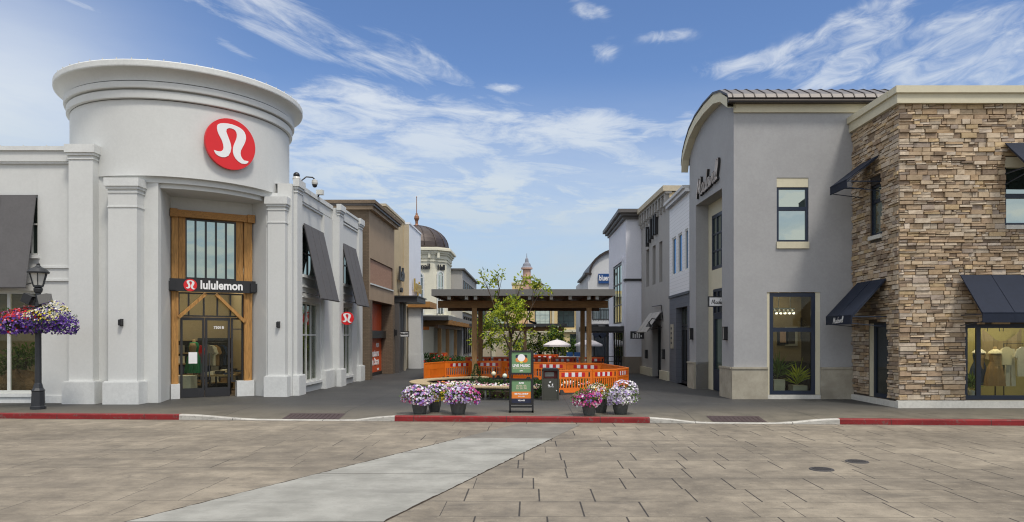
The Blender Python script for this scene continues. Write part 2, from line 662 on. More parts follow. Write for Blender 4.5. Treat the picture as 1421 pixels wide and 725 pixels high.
def paving():
    """large stamped slabs in rows along X with random lengths; tight joints on the left half, open ones on the right"""
    m, nt = newmat('stamped_paving')
    p = nt.pos()
    s = nt.sep(p)
    x, y = s[0], nt.math('ADD', s[1], nt.math('MULTIPLY', s[0], .012))
    H, W = .8, .95
    yr = nt.math('DIVIDE', y, H)
    row = nt.math('FLOOR', yr)
    fy = nt.math('FRACT', yr)

    def h(a, b, seed):
        w = nt.n('ShaderNodeTexWhiteNoise', noise_dimensions='3D')
        nt.put(w.inputs[0], nt.comb(a, b, seed))
        return w.outputs[0]
    off = nt.math('MULTIPLY', h(row, 0, 3.3), 17.0)
    xr = nt.math('ADD', nt.math('DIVIDE', x, W), off)
    cell = nt.math('FLOOR', xr)
    c1 = nt.math('ADD', cell, 1.0)
    j0 = nt.math('MULTIPLY_ADD', h(cell, row, 1.0), .55, cell)
    j1 = nt.math('MULTIPLY_ADD', h(c1, row, 1.0), .55, c1)
    d0 = nt.math('ABSOLUTE', nt.math('SUBTRACT', xr, j0))
    d1 = nt.math('ABSOLUTE', nt.math('SUBTRACT', xr, j1))
    dx = nt.math('MULTIPLY', nt.math('MINIMUM', d0, d1), W)
    before = nt.math('LESS_THAN', xr, j0)
    sid = nt.math('SUBTRACT', cell, before)
    dy = nt.math('MULTIPLY', nt.math('MINIMUM', fy, nt.math('SUBTRACT', 1.0, fy)), H)
    right = nt.smooth(x, -2.0, -.4)
    wig = nt.math('MULTIPLY', nt.noise(p, 5, 3), .008)
    # upright joints: some are missing on the left half
    keep = nt.math('GREATER_THAN', h(sid, row, 8.0), nt.mix(right, .68, .08, 'FLOAT'))
    vx = nt.math('SUBTRACT', 1.0, nt.smooth(nt.math('ADD', dx, wig), .008, .021))
    vx = nt.math('MULTIPLY', vx, keep)
    vx = nt.math('MULTIPLY', vx, nt.mix(right, .85, 1.0, 'FLOAT'))
    rk = nt.math('GREATER_THAN', h(row, 7.0, 5.0), nt.mix(right, .3, -1.0, 'FLOAT'))
    vy = nt.math('SUBTRACT', 1.0, nt.smooth(nt.math('ADD', dy, wig), .003, .016))
    vy = nt.math('MULTIPLY', vy, nt.math('MULTIPLY', rk, .75))
    joint = nt.math('MAXIMUM', vx, vy)
    big = nt.noise(p, .35, 5, .6)
    mid = nt.noise(p, 2.2, 6, .65)
    fine = nt.noise(p, 45, 4, .7)
    tone = h(sid, row, 2.0)
    col = nt.ramp(nt.math('ADD', nt.math('MULTIPLY', big, .55), nt.math('MULTIPLY', mid, .45)),
                  [(.37, (.135, .115, .088)), (.5, (.228, .196, .149)), (.61, (.322, .278, .212))])
    col = nt.mix(nt.math('MULTIPLY', tone, .34), col, (.14, .122, .098))
    col = nt.mix(nt.math('MULTIPLY', nt.smooth(fine, .45, .75), .35), col, (.12, .105, .09))
    st = nt.noise(nt.scalev(p, (.55, 1.6, 1)), .9, 6, .7, .6)
    col = nt.mix(nt.math('MULTIPLY', nt.smooth(st, .54, .70), .6), col, (.095, .085, .070))
    sm2 = nt.noise(nt.scalev(p, (.25, 2.2, 1)), 1.3, 6, .75, .4)
    col = nt.mix(nt.math('MULTIPLY', nt.smooth(sm2, .6, .8), .35), col, (.36, .31, .25))
    ty_ = nt.noise(nt.comb(nt.math('MULTIPLY', x, .10), nt.math('MULTIPLY', y, 1.1), 3.0), 1.6, 5, .6, .3)
    col = nt.mix(nt.math('MULTIPLY', nt.smooth(ty_, .52, .68), .38), col, (.10, .088, .072))
    oil = nt.noise(nt.scalev(p, (1.0, 1.0, 1)), .75, 4, .7, 1.2)
    col = nt.mix(nt.math('MULTIPLY', nt.smooth(oil, .66, .74), .65), col, (.055, .048, .042))
    spk = nt.noise(p, 6, 6, .85)
    col = nt.mix(nt.math('MULTIPLY', nt.smooth(spk, .54, .68), .4), col, (.37, .325, .255))
    col = nt.mix(nt.math('MULTIPLY', nt.smooth(spk, .47, .34), .45), col, (.09, .078, .062))
    gut = nt.math('SUBTRACT', 18.46, nt.math('ADD', s[1], nt.math('MULTIPLY', s[0], .059)))
    gut = nt.math('SUBTRACT', 1.0, nt.smooth(nt.math('ADD', gut, nt.math('MULTIPLY', mid, .12)), .05, .26))
    col = nt.mix(nt.math('MULTIPLY', gut, .7), col, (.07, .06, .05))
    col = nt.mix(nt.math('MULTIPLY', joint, .93), col, (.022, .020, .019))
    hgt = nt.math('SUBTRACT', nt.math('MULTIPLY', fine, .25), joint)
    finish(nt, col, nt.mix(mid, .6, .85, 'FLOAT'), hgt, .35, .015, spec=.35)
    return m


def asphalt():
    m, nt = newmat('pavement_asphalt')
    p = nt.pos()
    s = nt.sep(p)
    big = nt.noise(p, .3, 5, .65)
    mid = nt.noise(p, 1.7, 5, .65)
    fine = nt.noise(p, 70, 3, .7)
    col = nt.ramp(nt.math('ADD', nt.math('MULTIPLY', big, .6), nt.math('MULTIPLY', mid, .4)),
                  [(.33, (.032, .032, .032)), (.5, (.047, .047, .045)), (.7, (.078, .075, .069))])
    near = nt.math('SUBTRACT', 1.0, nt.smooth(nt.math('ADD', s[1], nt.math('MULTIPLY', mid, 3.0)), 19.5, 24.0))
    col = nt.mix(nt.math('MULTIPLY', near, .85), col, nt.mix(nt.smooth(mid, .3, .7), (.120, .106, .078), (.240, .208, .152)))
    col = nt.mix(nt.math('MULTIPLY', fine, .4), col, (.05, .05, .05))
    sx = nt.math('ABSOLUTE', nt.math('SUBTRACT', nt.math('FRACT', nt.math('DIVIDE', nt.math('ADD', s[0], 40.7), 3.1)), .5))
    j = nt.math('SUBTRACT', 1.0, nt.smooth(sx, .0012, .005))
    sy = nt.math('ABSOLUTE', nt.math('SUBTRACT', nt.math('FRACT', nt.math('DIVIDE', nt.math('ADD', s[1], 1.3), 4.2)), .5))
    j = nt.math('MAXIMUM', j, nt.math('SUBTRACT', 1.0, nt.smooth(sy, .0012, .005)))
    col = nt.mix(nt.math('MULTIPLY', j, .8), col, (.02, .02, .02))
    gum = nt.noise(p, 3.4, 3, .8)
    col = nt.mix(nt.math('MULTIPLY', nt.smooth(gum, .64, .7), .5), col, (.045, .043, .04))
    sp = nt.noise(nt.scalev(p, (.4, 1.3, 1)), 1.1, 6, .75)
    col = nt.mix(nt.math('MULTIPLY', nt.smooth(sp, .6, .72), .3), col, (.13, .125, .115))
    finish(nt, col, nt.mix(mid, .55, .8, 'FLOAT'), fine, .3, .006, spec=.4)
    return m


def kerbmat(name, c, chip):
    m, nt = newmat(name)
    p = nt.pos()
    w = nt.noise(p, 9, 6, .75)
    w2 = nt.noise(nt.scalev(p, (.6, 1, 3)), 2.0, 5, .7)
    col = nt.mix(nt.smooth(w2, .35, .75), c, tuple(x * .6 for x in c))
    col = nt.mix(nt.math('MULTIPLY', nt.smooth(w, .54, .64), .8), col, chip)
    sx = nt.math('ABSOLUTE', nt.math('SUBTRACT', nt.math('FRACT', nt.math('DIVIDE', nt.math('ADD', nt.sep(p)[0], 40.2), 2.4)), .5))
    col = nt.mix(nt.math('MULTIPLY', nt.math('SUBTRACT', 1.0, nt.smooth(sx, .002, .006)), .8), col, (.03, .028, .026))
    scuff = nt.noise(nt.scalev(p, (1.2, 1, 14)), 1.6, 6, .75)
    col = nt.mix(nt.math('MULTIPLY', nt.smooth(scuff, .56, .68), .55), col, (.05, .042, .04))
    finish(nt, col, .6, w, .2, .01)
    return m


def concrete(name, lo, hi, sc=1.0):
    m, nt = newmat(name)
    p = nt.pos()
    a = nt.noise(p, 1.1 * sc, 6, .65)
    b = nt.noise(p, 50, 3, .7)
    col = nt.mix(nt.smooth(a, .3, .72), lo, hi)
    col = nt.mix(nt.math('MULTIPLY', b, .3), col, tuple(x * .7 for x in lo))
    st = nt.noise(nt.scalev(p, (.5, 2.0, 1)), .9, 6, .7, .5)
    col = nt.mix(nt.math('MULTIPLY', nt.smooth(st, .52, .70), .45), col, tuple(x * .62 for x in lo))
    d2 = nt.noise(p, 7, 6, .8)
    col = nt.mix(nt.math('MULTIPLY', nt.smooth(d2, .56, .7), .3), col, tuple(x * .55 for x in lo))
    finish(nt, col, .75, b, .2, .006)
    return m


M = {}
M['stucco'] = mottled('white_stucco', (.60, .612, .60), .05, .9, .8, 55, .12, streak=.06)
M['stucco_base'] = mottled('white_stucco_plinth', (.64, .655, .645), .1, 1.4, .8, 55, .12, streak=.12)
M['cornice_top'] = mottled('cornice_cap', (.56, .55, .49), .15, 1.5, .7, 40, .1)
M['grey_awning'] = mottled('grey_awning_cloth', (.115, .112, .115), .1, 2, .8, 300, .15, .002)
M['navy'] = mottled('navy_awning_cloth', (.011, .017, .034), .15, 2, .75, 300, .2, .002)
M['navy_frame'] = plain('navy_frame_paint', (.009, .018, .040), .35)
M['dark_frame'] = plain('dark_window_frame', (.022, .022, .024), .35)
M['white_frame'] = plain('white_window_frame', (.62, .63, .60), .4)
M['black_metal'] = plain('black_metal', (.014, .014, .016), .4, 0, .5)
M['lamp_metal'] = plain('lamp_post_metal', (.030, .033, .038), .42, .2, .5)
M['frost'] = plain('frosted_lamp_glass', (.55, .55, .52), .25)
M['timber'] = timber('honey_timber', (.43, .225, .07), 2, dark=.45)
M['timber_h'] = timber('honey_timber_beam', (.40, .20, .06), 0, dark=.45)
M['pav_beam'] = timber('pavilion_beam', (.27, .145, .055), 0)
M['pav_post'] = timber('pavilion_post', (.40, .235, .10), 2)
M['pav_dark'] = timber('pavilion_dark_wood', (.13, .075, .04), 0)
M['pav_soffit'] = timber('pavilion_soffit', (.27, .18, .105), 1)
M['fascia'] = plain('roof_fascia_metal', (.155, .152, .145), .45)
M['fascia_dark'] = plain('dark_canopy_metal', (.035, .035, .038), .45)
M['bench_wood'] = timber('bench_slat_wood', (.46, .36, .215), 0, dark=.7)
M['red'] = plain('sign_red', (.68, .014, .018), .4, amount=.03)
M['white'] = plain('sign_white', (.82, .82, .82), .4, amount=.03)
M['lit_white'] = plain('white_letter', (.85, .85, .85), .35, amount=.02)
M['board'] = plain('dark_sign_board', (.018, .018, .020), .45)
M['glass'] = clear_glass('shop_glass', (.84, .87, .82), .38, .0)
M['door_glass'] = clear_glass('door_glass', (.84, .87, .82), .38, .0)
M['mirror_glass'] = coated_glass('coated_glass', amt=.5)
M['green_glass'] = coated_glass('green_coated_glass', (.04, .06, .05), (.72, .84, .76), .45)
M['blue_glass'] = coated_glass('blue_coated_glass', (.02, .07, .16), (.35, .55, .85), .3)
M['dark_glass'] = coated_glass('dark_glass', (.012, .014, .016), (.7, .75, .75), .12)
M['madewell_grey'] = mottled('grey_stucco', (.355, .358, .364), .08, 1.0, .85, 70, .2, streak=.08)
M['cream'] = mottled('cream_trim', (.60, .56, .42), .06, 1.5, .7, 50, .08)
M['plinth_stone'] = concrete('limestone_plinth', (.33, .30, .235), (.47, .435, .35), 1.6)
M['stone'] = tone_mat('ledge_stone', (1, 1, 1))
M['stone_joint'] = mottled('stone_joint', (.085, .07, .055), .2, 3, .95)
M['stone_base'] = mottled('white_base_course', (.60, .59, .54), .15, 2, .8)
M['roof_metal'] = plain('standing_seam_metal', (.17, .155, .145), .42, .3)
M['gutter'] = plain('gutter_brown', (.035, .026, .022), .45)
M['taupe'] = mottled('taupe_stucco', (.36, .27, .185), .1, 1.2, .85, 60, .15, streak=.1)
M['taupe_dark'] = brickwork('taupe_brick', (.16, .12, .085), (.20, .15, .105), (.12, .095, .07))
M['pink_panel'] = brickwork('rose_brick_panel', (.36, .215, .15), (.42, .26, .18), (.33, .21, .15))
M['tan'] = mottled('tan_stucco', (.54, .43, .265), .12, 1.0, .85, 60, .15, streak=.12)
M['tan_light'] = mottled('light_tan_stucco', (.50, .44, .33), .1, 1.2, .85)
M['white_wall'] = mottled('bluish_white_wall', (.76, .79, .84), .06, 1.0, .8, streak=.08)
M['grey_white'] = mottled('pale_grey_wall', (.60, .61, .61), .08, 1.0, .8, streak=.1)
M['orange_door'] = plain('orange_red_hoarding', (.62, .085, .018), .45, amount=.06)
M['cream_wall'] = mottled('cream_render', (.68, .655, .53), .08, 1.0, .85, streak=.1)
M['copper_pale'] = plain('pale_rose_letter', (.60, .53, .47), .4)
M['dome'] = plain('dome_copper', (.065, .048, .042), .42, .3, amount=.2)
M['copper'] = plain('finial_copper', (.28, .13, .07), .5, .3)
M['slate'] = mottled('slate_siding', (.10, .11, .125), .1, 2)
M['siding_white'] = siding('white_siding', (.82, .83, .85))
M['siding_dark'] = siding('dark_siding', (.13, .14, .165), .2)
M['bracket_grey'] = mottled('warm_grey_render', (.37, .36, .345), .08, 1.0, .85, streak=.1)
M['lavender'] = mottled('lavender_white_render', (.72, .73, .79), .06, 1.2, .85, streak=.08)
M['mid_cornice'] = plain('brown_grey_cornice', (.10, .09, .085), .5)
M['plinth_taupe'] = mottled('taupe_plinth', (.24, .205, .165), .1, 1.5)
M['gold'] = plain('gold_letter', (.45, .33, .10), .4, .4)
M['sign_blue'] = plain('sign_blue', (.012, .065, .22), .4, amount=.03)
M['pale_yellow'] = mottled('pale_yellow_render', (.66, .52, .27), .1, 1.0, .85, streak=.1)
M['rose_stone'] = mottled('rose_stone', (.52, .35, .28), .15, 2.0, .8)
M['spire_grey'] = mottled('spire_grey', (.22, .23, .27), .1, 2.0, .6)
M['barrier'] = plain('orange_barrier_plastic', (.88, .20, .016), .42, amount=.08, scale=3)
M['barrier_far'] = plain('faded_barrier_plastic', (.76, .125, .018), .5, amount=.1, scale=3)
M['refl_red'] = plain('reflective_red', (.55, .015, .02), .3, amount=.03)
M['refl_white'] = plain('reflective_white', (.8, .8, .8), .3, amount=.03)
M['rubber'] = plain('black_rubber', (.015, .015, .015), .8)
M['bin'] = plain('bin_olive_grey', (.060, .060, .048), .45)
M['bin_inner'] = plain('bin_opening_panel', (.30, .06, .05), .5)
M['pot'] = mottled('charcoal_pot', (.075, .082, .078), .2, 6, .5, 40, .05, spec=.5)
M['soil'] = mottled('planting_soil', (.045, .032, .022), .3, 6, .95, 40, .6, .02)
M['frame_black'] = plain('poster_frame_black', (.016, .016, .017), .4)
M['poster_green'] = plain('poster_green', (.15, .29, .14), .5, amount=.04)
M['poster_orange'] = plain('poster_orange', (.75, .22, .03), .5, amount=.03)
M['poster_navy'] = plain('poster_navy', (.015, .02, .05), .5, amount=.03)
M['umbrella'] = mottled('umbrella_canvas', (.66, .62, .62), .06, 2, .8)
M['chair_blue'] = plain('chair_blue', (.03, .11, .30), .5)
M['bark'] = mottled('tree_bark', (.085, .06, .042), .3, 5, .9, 60, .5, .01)
M['leaf'] = leafmat('fresh_leaf', (.46, .53, .05), .5)
M['leaf_mid'] = leafmat('mid_leaf', (.11, .19, .03), .4)
M['leaf_dark'] = leafmat('dark_leaf', (.030, .068, .016), .3)
M['shrub'] = leafmat('shrub_leaf', (.035, .085, .020), .25)
for nm, c in (('purple', (.085, .035, .27)), ('violet', (.30, .17, .50)), ('lilac', (.56, .49, .70)), ('magenta', (.52, .035, .24)), ('pink', (.70, .28, .43)),
              ('bloom_red', (.58, .02, .03)), ('bloom_white', (.82, .80, .82)), ('bloom_cream', (.78, .72, .42)), ('bloom_yellow', (.72, .60, .05)), ('bloom_orange', (.75, .28, .06)), ('bloom_deep', (.06, .02, .17))):
    M[nm] = leafmat(nm + '_petal', c, .25)
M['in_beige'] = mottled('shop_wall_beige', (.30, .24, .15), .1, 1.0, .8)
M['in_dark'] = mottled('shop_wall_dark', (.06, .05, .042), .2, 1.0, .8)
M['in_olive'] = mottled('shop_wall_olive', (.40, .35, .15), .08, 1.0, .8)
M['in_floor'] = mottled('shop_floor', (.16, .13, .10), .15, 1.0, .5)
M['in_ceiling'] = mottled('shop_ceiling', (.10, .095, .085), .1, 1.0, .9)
M['lamp_on'] = emit('shop_lamp', (1.0, .84, .58), 60.0)
M['lamp_dim'] = emit('shop_spot', (1.0, .88, .68), 7.0)
for nm, c in (('cream_plain', (.72, .66, .48)), ('orange_plain', (.72, .28, .06)), ('yellow_plain', (.70, .58, .08)), ('mint_plain', (.62, .72, .60))):
    M[nm] = plain(nm.replace('_plain', '_paint'), c, .5, amount=.03)
M['cloth_tan'] = mottled('tan_cloth', (.30, .19, .09), .15, 5, .9)
M['cloth_white'] = mottled('white_cloth', (.66, .64, .56), .08, 5, .9)
M['cloth_green'] = mottled('green_cloth', (.02, .20, .09), .1, 5, .9)
M['cloth_black'] = mottled('black_cloth', (.02, .02, .024), .1, 5, .9)
M['cloth_grey'] = mottled('grey_cloth', (.22, .22, .21), .1, 5, .9)
M['cloth_denim'] = mottled('denim_cloth', (.03, .05, .11), .15, 5, .9)
M['table_wood'] = timber('shop_table_wood', (.33, .23, .12), 0)
M['white_block'] = mottled('display_block', (.50, .48, .42), .08, 3, .8)
M['rock'] = mottled('display_rock', (.20, .12, .07), .35, 3, .95, 20, .8, .04)
M['screen_dark'] = plain('dark_picture', (.03, .03, .04), .4)
M['paving'] = paving()
M['asphalt'] = asphalt()
M['kerb_red'] = kerbmat('red_kerb_paint', (.235, .016, .018), (.13, .08, .07))
M['kerb_white'] = kerbmat('bare_kerb_concrete', (.50, .485, .44), (.25, .235, .21))
M['strip'] = concrete('pale_concrete_strip', (.240, .237, .212), (.360, .356, .322), 1.3)
M['strip_dark'] = concrete('old_concrete_strip', (.155, .145, .125), (.23, .215, .185), 1.3)
M['tactile'] = plain('tactile_mat', (.055, .035, .035), .6)
M['iron'] = plain('cast_iron', (.055, .052, .052), .75, .1)
M['ground'] = mottled('far_ground', (.10, .10, .09), .2, .05, .9)
# ------------------------------------------------------------------ render, camera, sun, sky
scene.render.engine = 'CYCLES'
scene.view_settings.view_transform = 'Standard'
scene.view_settings.look = 'None'
scene.view_settings.gamma = 1
scene.view_settings.use_curve_mapping = False
scene.view_settings.exposure = 0.5
scene.cycles.max_bounces = 8
scene.cycles.transparent_max_bounces = 12
scene.cycles.glossy_bounces = 4
scene.cycles.sample_clamp_indirect = 4.0
scene.cycles.caustics_reflective = False
scene.cycles.caustics_refractive = False
scene.cycles.use_denoising = True
scene.cycles.pixel_filter_type = 'BLACKMAN_HARRIS'
scene.cycles.filter_width = 1.15

cam = bpy.data.cameras.new('camera')
cam.sensor_width = 36
cam.lens = 36 * FPX / 1421
cam.shift_x = -(UX - 710.5) / 1421
cam.shift_y = (UY - 362.5) / 1421
cam.clip_end = 3000
co = bpy.data.objects.new('camera', cam)
COL.objects.link(co)
co.location = (0, 0, EYE)
co.rotation_euler = (PI / 2, 0, 0)
scene.camera = co

SUN_DIR = Vector((.24, -.38, .80)).normalized()
sl = bpy.data.lights.new('sun', 'SUN')
sl.energy = 1.8
sl.angle = R(10)
sl.color = (1.0, .93, .83)
so = bpy.data.objects.new('sun', sl)
COL.objects.link(so)
so.rotation_euler = SUN_DIR.to_track_quat('Z', 'Y').to_euler()
so.location = (20, -10, 40)

world = bpy.data.worlds.new('World')
scene.world = world
world.use_nodes = True
nt = NT(world.node_tree)
d = nt.n('ShaderNodeTexCoord').outputs['Generated']
sky = nt.n('ShaderNodeTexSky', sky_type='NISHITA')
sky.sun_disc = False
sky.sun_elevation = math.asin(SUN_DIR.z)
sky.sun_rotation = math.atan2(SUN_DIR.x, SUN_DIR.y)
sky.altitude = 0
sky.air_density = 1.0
sky.dust_density = .6
sky.ozone_density = 2.0
s = nt.sep(d)
az = nt.math('ARCTAN2', s[0], s[1])                     # 0 along the street, + to the right
el = nt.math('ARCSINE', nt.math('MINIMUM', nt.math('MAXIMUM', s[2], -1), 1))
zz = nt.math('MAXIMUM', nt.math('ADD', s[2], .10), .06)
pl = nt.comb(nt.math('DIVIDE', s[0], zz), nt.math('DIVIDE', s[1], zz), 0)


def blob(px, py, rx, ry, rot=0.0, amp=1.0):
    """soft patch of cloud round one bearing/elevation"""
    u, w = (px - UX) / FPX, (UY - py) / FPX
    a0 = math.atan2(u, 1.0)
    e0 = math.atan2(w, math.hypot(u, 1.0))
    da = nt.math('SUBTRACT', az, a0)
    de = nt.math('SUBTRACT', el, e0)
    c, sn = math.cos(rot), math.sin(rot)
    k = math.cos(a0) ** 2
    x = nt.math('ADD', nt.math('MULTIPLY', da, c), nt.math('MULTIPLY', de, sn))
    y = nt.math('SUBTRACT', nt.math('MULTIPLY', de, c), nt.math('MULTIPLY', da, sn))
    x = nt.math('DIVIDE', x, rx / FPX * k ** .5)
    y = nt.math('DIVIDE', y, ry / FPX * k ** .5)
    r2 = nt.math('ADD', nt.math('MULTIPLY', x, x), nt.math('MULTIPLY', y, y))
    return nt.math('MULTIPLY', nt.math('EXPONENT', nt.math('MULTIPLY', r2, -1.0)), amp)


def total(bs):
    t = bs[0]
    for b in bs[1:]:
        t = nt.math('ADD', t, b)
    return t

def streaky(rot, sx_, sy_, seed, detail=9, rough=.66, dist=.5):
    c, sn = math.cos(rot), math.sin(rot)
    x = nt.math('ADD', nt.math('MULTIPLY', az, c), nt.math('MULTIPLY', el, sn))
    y = nt.math('SUBTRACT', nt.math('MULTIPLY', el, c), nt.math('MULTIPLY', az, sn))
    v = nt.comb(nt.math('MULTIPLY', x, sx_), nt.math('MULTIPLY', y, sy_), seed)
    return nt.noise(v, 1.0, detail, rough, dist)


n_puff = nt.noise(pl, 2.6, 8, .6, .5)
n_low = streaky(R(-4), 4.5, 19, 4.0, 7, .6, .4)
n_a = streaky(R(-14), 7, 30, 1.0)
n_b = streaky(R(-3), 8, 34, 2.0)
n_c = streaky(R(12), 17, 44, 3.0, 9, .62, .8)


def layer(m, n, lo, hi, gain=1.7):
    """a patch mask m broken up by noise n: solid in the middle, ragged at the rim"""
    k = nt.math('MINIMUM', nt.math('MULTIPLY', m, gain), 1.0)
    t = nt.math('ADD', n, nt.math('MULTIPLY', nt.math('SUBTRACT', k, 1.0), .30))
    return nt.math('MULTIPLY', nt.smooth(t, lo, hi), nt.smooth(k, .0, .5))


m_a = total([blob(480, 56, 175, 26, R(-13), 1.0), blob(350, 14, 140, 30, R(-15), .75), blob(590, 86, 60, 8, R(-24), .8), blob(330, 72, 50, 9, R(-24), .55), blob(110, 6, 60, 8, R(-8), .6)])
m_b = total([blob(640, 180, 250, 34, R(-2), .9), blob(500, 215, 170, 46, 0, .8), blob(830, 182, 90, 15, R(3), .7), blob(770, 228, 150, 26, 0, .6), blob(455, 140, 60, 26, R(20), .6), blob(700, 122, 26, 5, 0, .6)])
m_c = total([blob(1370, 108, 190, 46, R(5), 1.0), blob(1190, 26, 62, 17, R(14), .85), blob(1085, 80, 84, 14, R(2), .8), blob(1150, 90, 66, 26, R(25), .7), blob(1010, 102, 40, 16, 0, .5), blob(928, 50, 34, 8, 0, .8), blob(836, 72, 20, 14, 0, .55), blob(818, 14, 30, 11, R(-20), .8), blob(1290, 55, 110, 28, R(8), .75), blob(960, 172, 40, 20, R(30), .6), blob(905, 184, 40, 9, R(8), .7)])
d_a = layer(m_a, n_a, .36, .74)
d_b = layer(m_b, n_b, .26, .62)
d_c = nt.math('MULTIPLY', layer(m_c, n_c, .26, .80), .80)
# veil of high cloud: low band along the horizon, and a broad sheet to the left
veil = nt.math('SUBTRACT', 1.0, nt.smooth(el, .10, .36))
veil = nt.math('MULTIPLY', veil, nt.math('MULTIPLY_ADD', nt.smooth(n_low, .3, .68), .36, .64))
left = nt.math('MULTIPLY', total([blob(-60, 110, 230, 150, 0, .8), blob(60, 190, 190, 90, 0, .4)]), nt.math('MULTIPLY_ADD', n_low, .9, .42))
lowb = nt.math('MULTIPLY', total([blob(640, 290, 360, 75, 0, .85), blob(540, 235, 240, 52, R(-10), .6), blob(900, 245, 130, 46, R(8), .5)]), nt.math('MULTIPLY_ADD', nt.smooth(n_b, .34, .60), .72, .28))
# unseen white cloud added overhead and behind the camera, brightened as ambient fill
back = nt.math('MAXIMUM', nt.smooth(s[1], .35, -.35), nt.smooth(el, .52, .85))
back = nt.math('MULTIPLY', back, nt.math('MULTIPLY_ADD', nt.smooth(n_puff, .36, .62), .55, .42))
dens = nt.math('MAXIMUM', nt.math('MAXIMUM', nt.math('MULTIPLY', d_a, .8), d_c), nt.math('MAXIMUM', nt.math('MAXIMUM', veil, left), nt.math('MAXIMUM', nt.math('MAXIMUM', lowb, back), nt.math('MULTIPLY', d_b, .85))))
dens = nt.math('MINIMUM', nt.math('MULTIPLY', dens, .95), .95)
tintc = nt.mix(nt.smooth(el, .05, .40), (3.9, 4.75, 5.5), (6.6, 6.9, 7.2))
shade = nt.mix(nt.math('MULTIPLY', nt.smooth(n_low, .45, .8), .3), tintc, (4.4, 5.2, 6.1))
skyc = nt.mix(1.0, sky.outputs[0], (.80, .92, 1.12), blend='MULTIPLY')
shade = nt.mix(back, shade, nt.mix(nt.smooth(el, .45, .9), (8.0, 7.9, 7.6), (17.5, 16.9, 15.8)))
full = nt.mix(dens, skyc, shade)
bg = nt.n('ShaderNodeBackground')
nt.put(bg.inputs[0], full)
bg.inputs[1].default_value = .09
wo = nt.n('ShaderNodeOutputWorld')
nt.t.links.new(bg.outputs[0], wo.inputs[0])

# ------------------------------------------------------------------ ground, road, kerb, pavement
mb = MB()
mb.box(-900, 900, -300, 1500, -.6, -.03, M['ground'])
structure('ground', mb)


def kerb_y(x):
    return 18.46 - .059 * x


def lerp(x, a, b, fa, fb):
    t = min(1, max(0, (x - a) / (b - a)))
    t = t * t * (3 - 2 * t)
    return fa + (fb - fa) * t


def drop(x):
    d = 0
    for a, b, c, e in ((-9.25, -7.0, -4.8, -3.5), (3.05, 4.5, 6.1, 7.75)):
        if a < x < e:
            d = lerp(x, a, b, 0, 1) if x < b else (1 if x < c else lerp(x, c, e, 1, 0))
    return d


def pave_z(x, t):
    return PAVE - .118 * drop(x) * (1 - lerp(t, 0, 1.5, 0, 1))


mb = MB()
xs = [-80, -30, 30, 80]
ys = [-40, -10, 0, 9]
for i in range(3):
    for j in range(3):
        mb.face([(xs[i], ys[j], 0), (xs[i + 1], ys[j], 0), (xs[i + 1], ys[j + 1], 0), (xs[i], ys[j + 1], 0)], M['paving'])
    mb.face([(xs[i], 9, 0), (xs[i + 1], 9, 0), (xs[i + 1], kerb_y(xs[i + 1]), 0), (xs[i], kerb_y(xs[i]), 0)], M['paving'])
structure('road', mb)

# pale concrete strip let into the road
mb = MB()
a, b, c, e = (-1.48, 15.6), (.48, 15.5), (-1.75, 8.53), (-4.78, 8.53)
ext = 1.6


def along(p, q, t):
    return (p[0] + (q[0] - p[0]) * t, p[1] + (q[1] - p[1]) * t)


cuts = [0, .285, .575, 1.0, 1.45, 2.0]
for i in range(len(cuts) - 1):
    t0, t1 = cuts[i] + (.0014 if i else 0), cuts[i + 1] - .0014
    p0, p1, p2, p3 = along(a, e, t0), along(a, e, t1), along(b, c, t1), along(b, c, t0)
    n_e = 26
    rj = random.Random(40 + i)
    le = [along(p0, p1, k / n_e) for k in range(n_e + 1)]
    re = [along(p3, p2, k / n_e) for k in range(n_e + 1)]
    le = [(x + rj.uniform(-.018, .018), y) for x, y in le]
    re = [(x + rj.uniform(-.018, .018), y) for x, y in re]
    for k in range(n_e):
        mb.face([(*le[k], .005), (*le[k + 1], .005), (*re[k + 1], .005), (*re[k], .005)], M['strip'])
mb.face([(a[0] - .03, a[1] + .012, .0035), (e[0] - (a[0] - e[0]) - .03, e[1] - (a[1] - e[1]), .0035), (c[0] - (b[0] - c[0]) + .03, c[1] - (b[1] - c[1]), .0035), (b[0] + .03, b[1] + .012, .0035)], M['soil'])
structure('crossing_strip', mb)
mb = MB()
p0, p1 = along(a, e, -.36), along(b, c, -.355)
mb.face([(*p0, .004), (*along(a, e, -.002), .004), (*along(b, c, -.002), .004), (*p1, .004)], M['strip_dark'])
structure('old_crossing_strip', mb)

# kerb, with two dropped crossings; painted red except at the ramps
segs = [('red_kerb', -80, -9.25, 'kerb_red'), ('white_kerb', -9.25, -3.5, 'kerb_white'), ('red_kerb', -3.5, 3.05, 'kerb_red'), ('white_kerb', 3.05, 7.75, 'kerb_white'), ('red_kerb', 7.75, 80, 'kerb_red')]
for nm, x0, x1, mat in segs:
    mb = MB()
    n = max(2, int((x1 - x0) / .5)) if x1 - x0 < 20 else 8
    X = [x0 + (x1 - x0) * i / n for i in range(n + 1)]
    for i in range(n):
        r = []
        for x in (X[i], X[i + 1]):
            y, h = kerb_y(x), .138 - .12 * drop(x)
            r.append([(x, y, -.02), (x, y + .005, h - .02), (x, y + .025, h), (x, y + .16, h + .001), (x, y + .16, -.02)])
        for k in range(4):
            mb.face([r[0][k], r[1][k], r[1][k + 1], r[0][k + 1]], M[mat])
    structure(nm, mb)

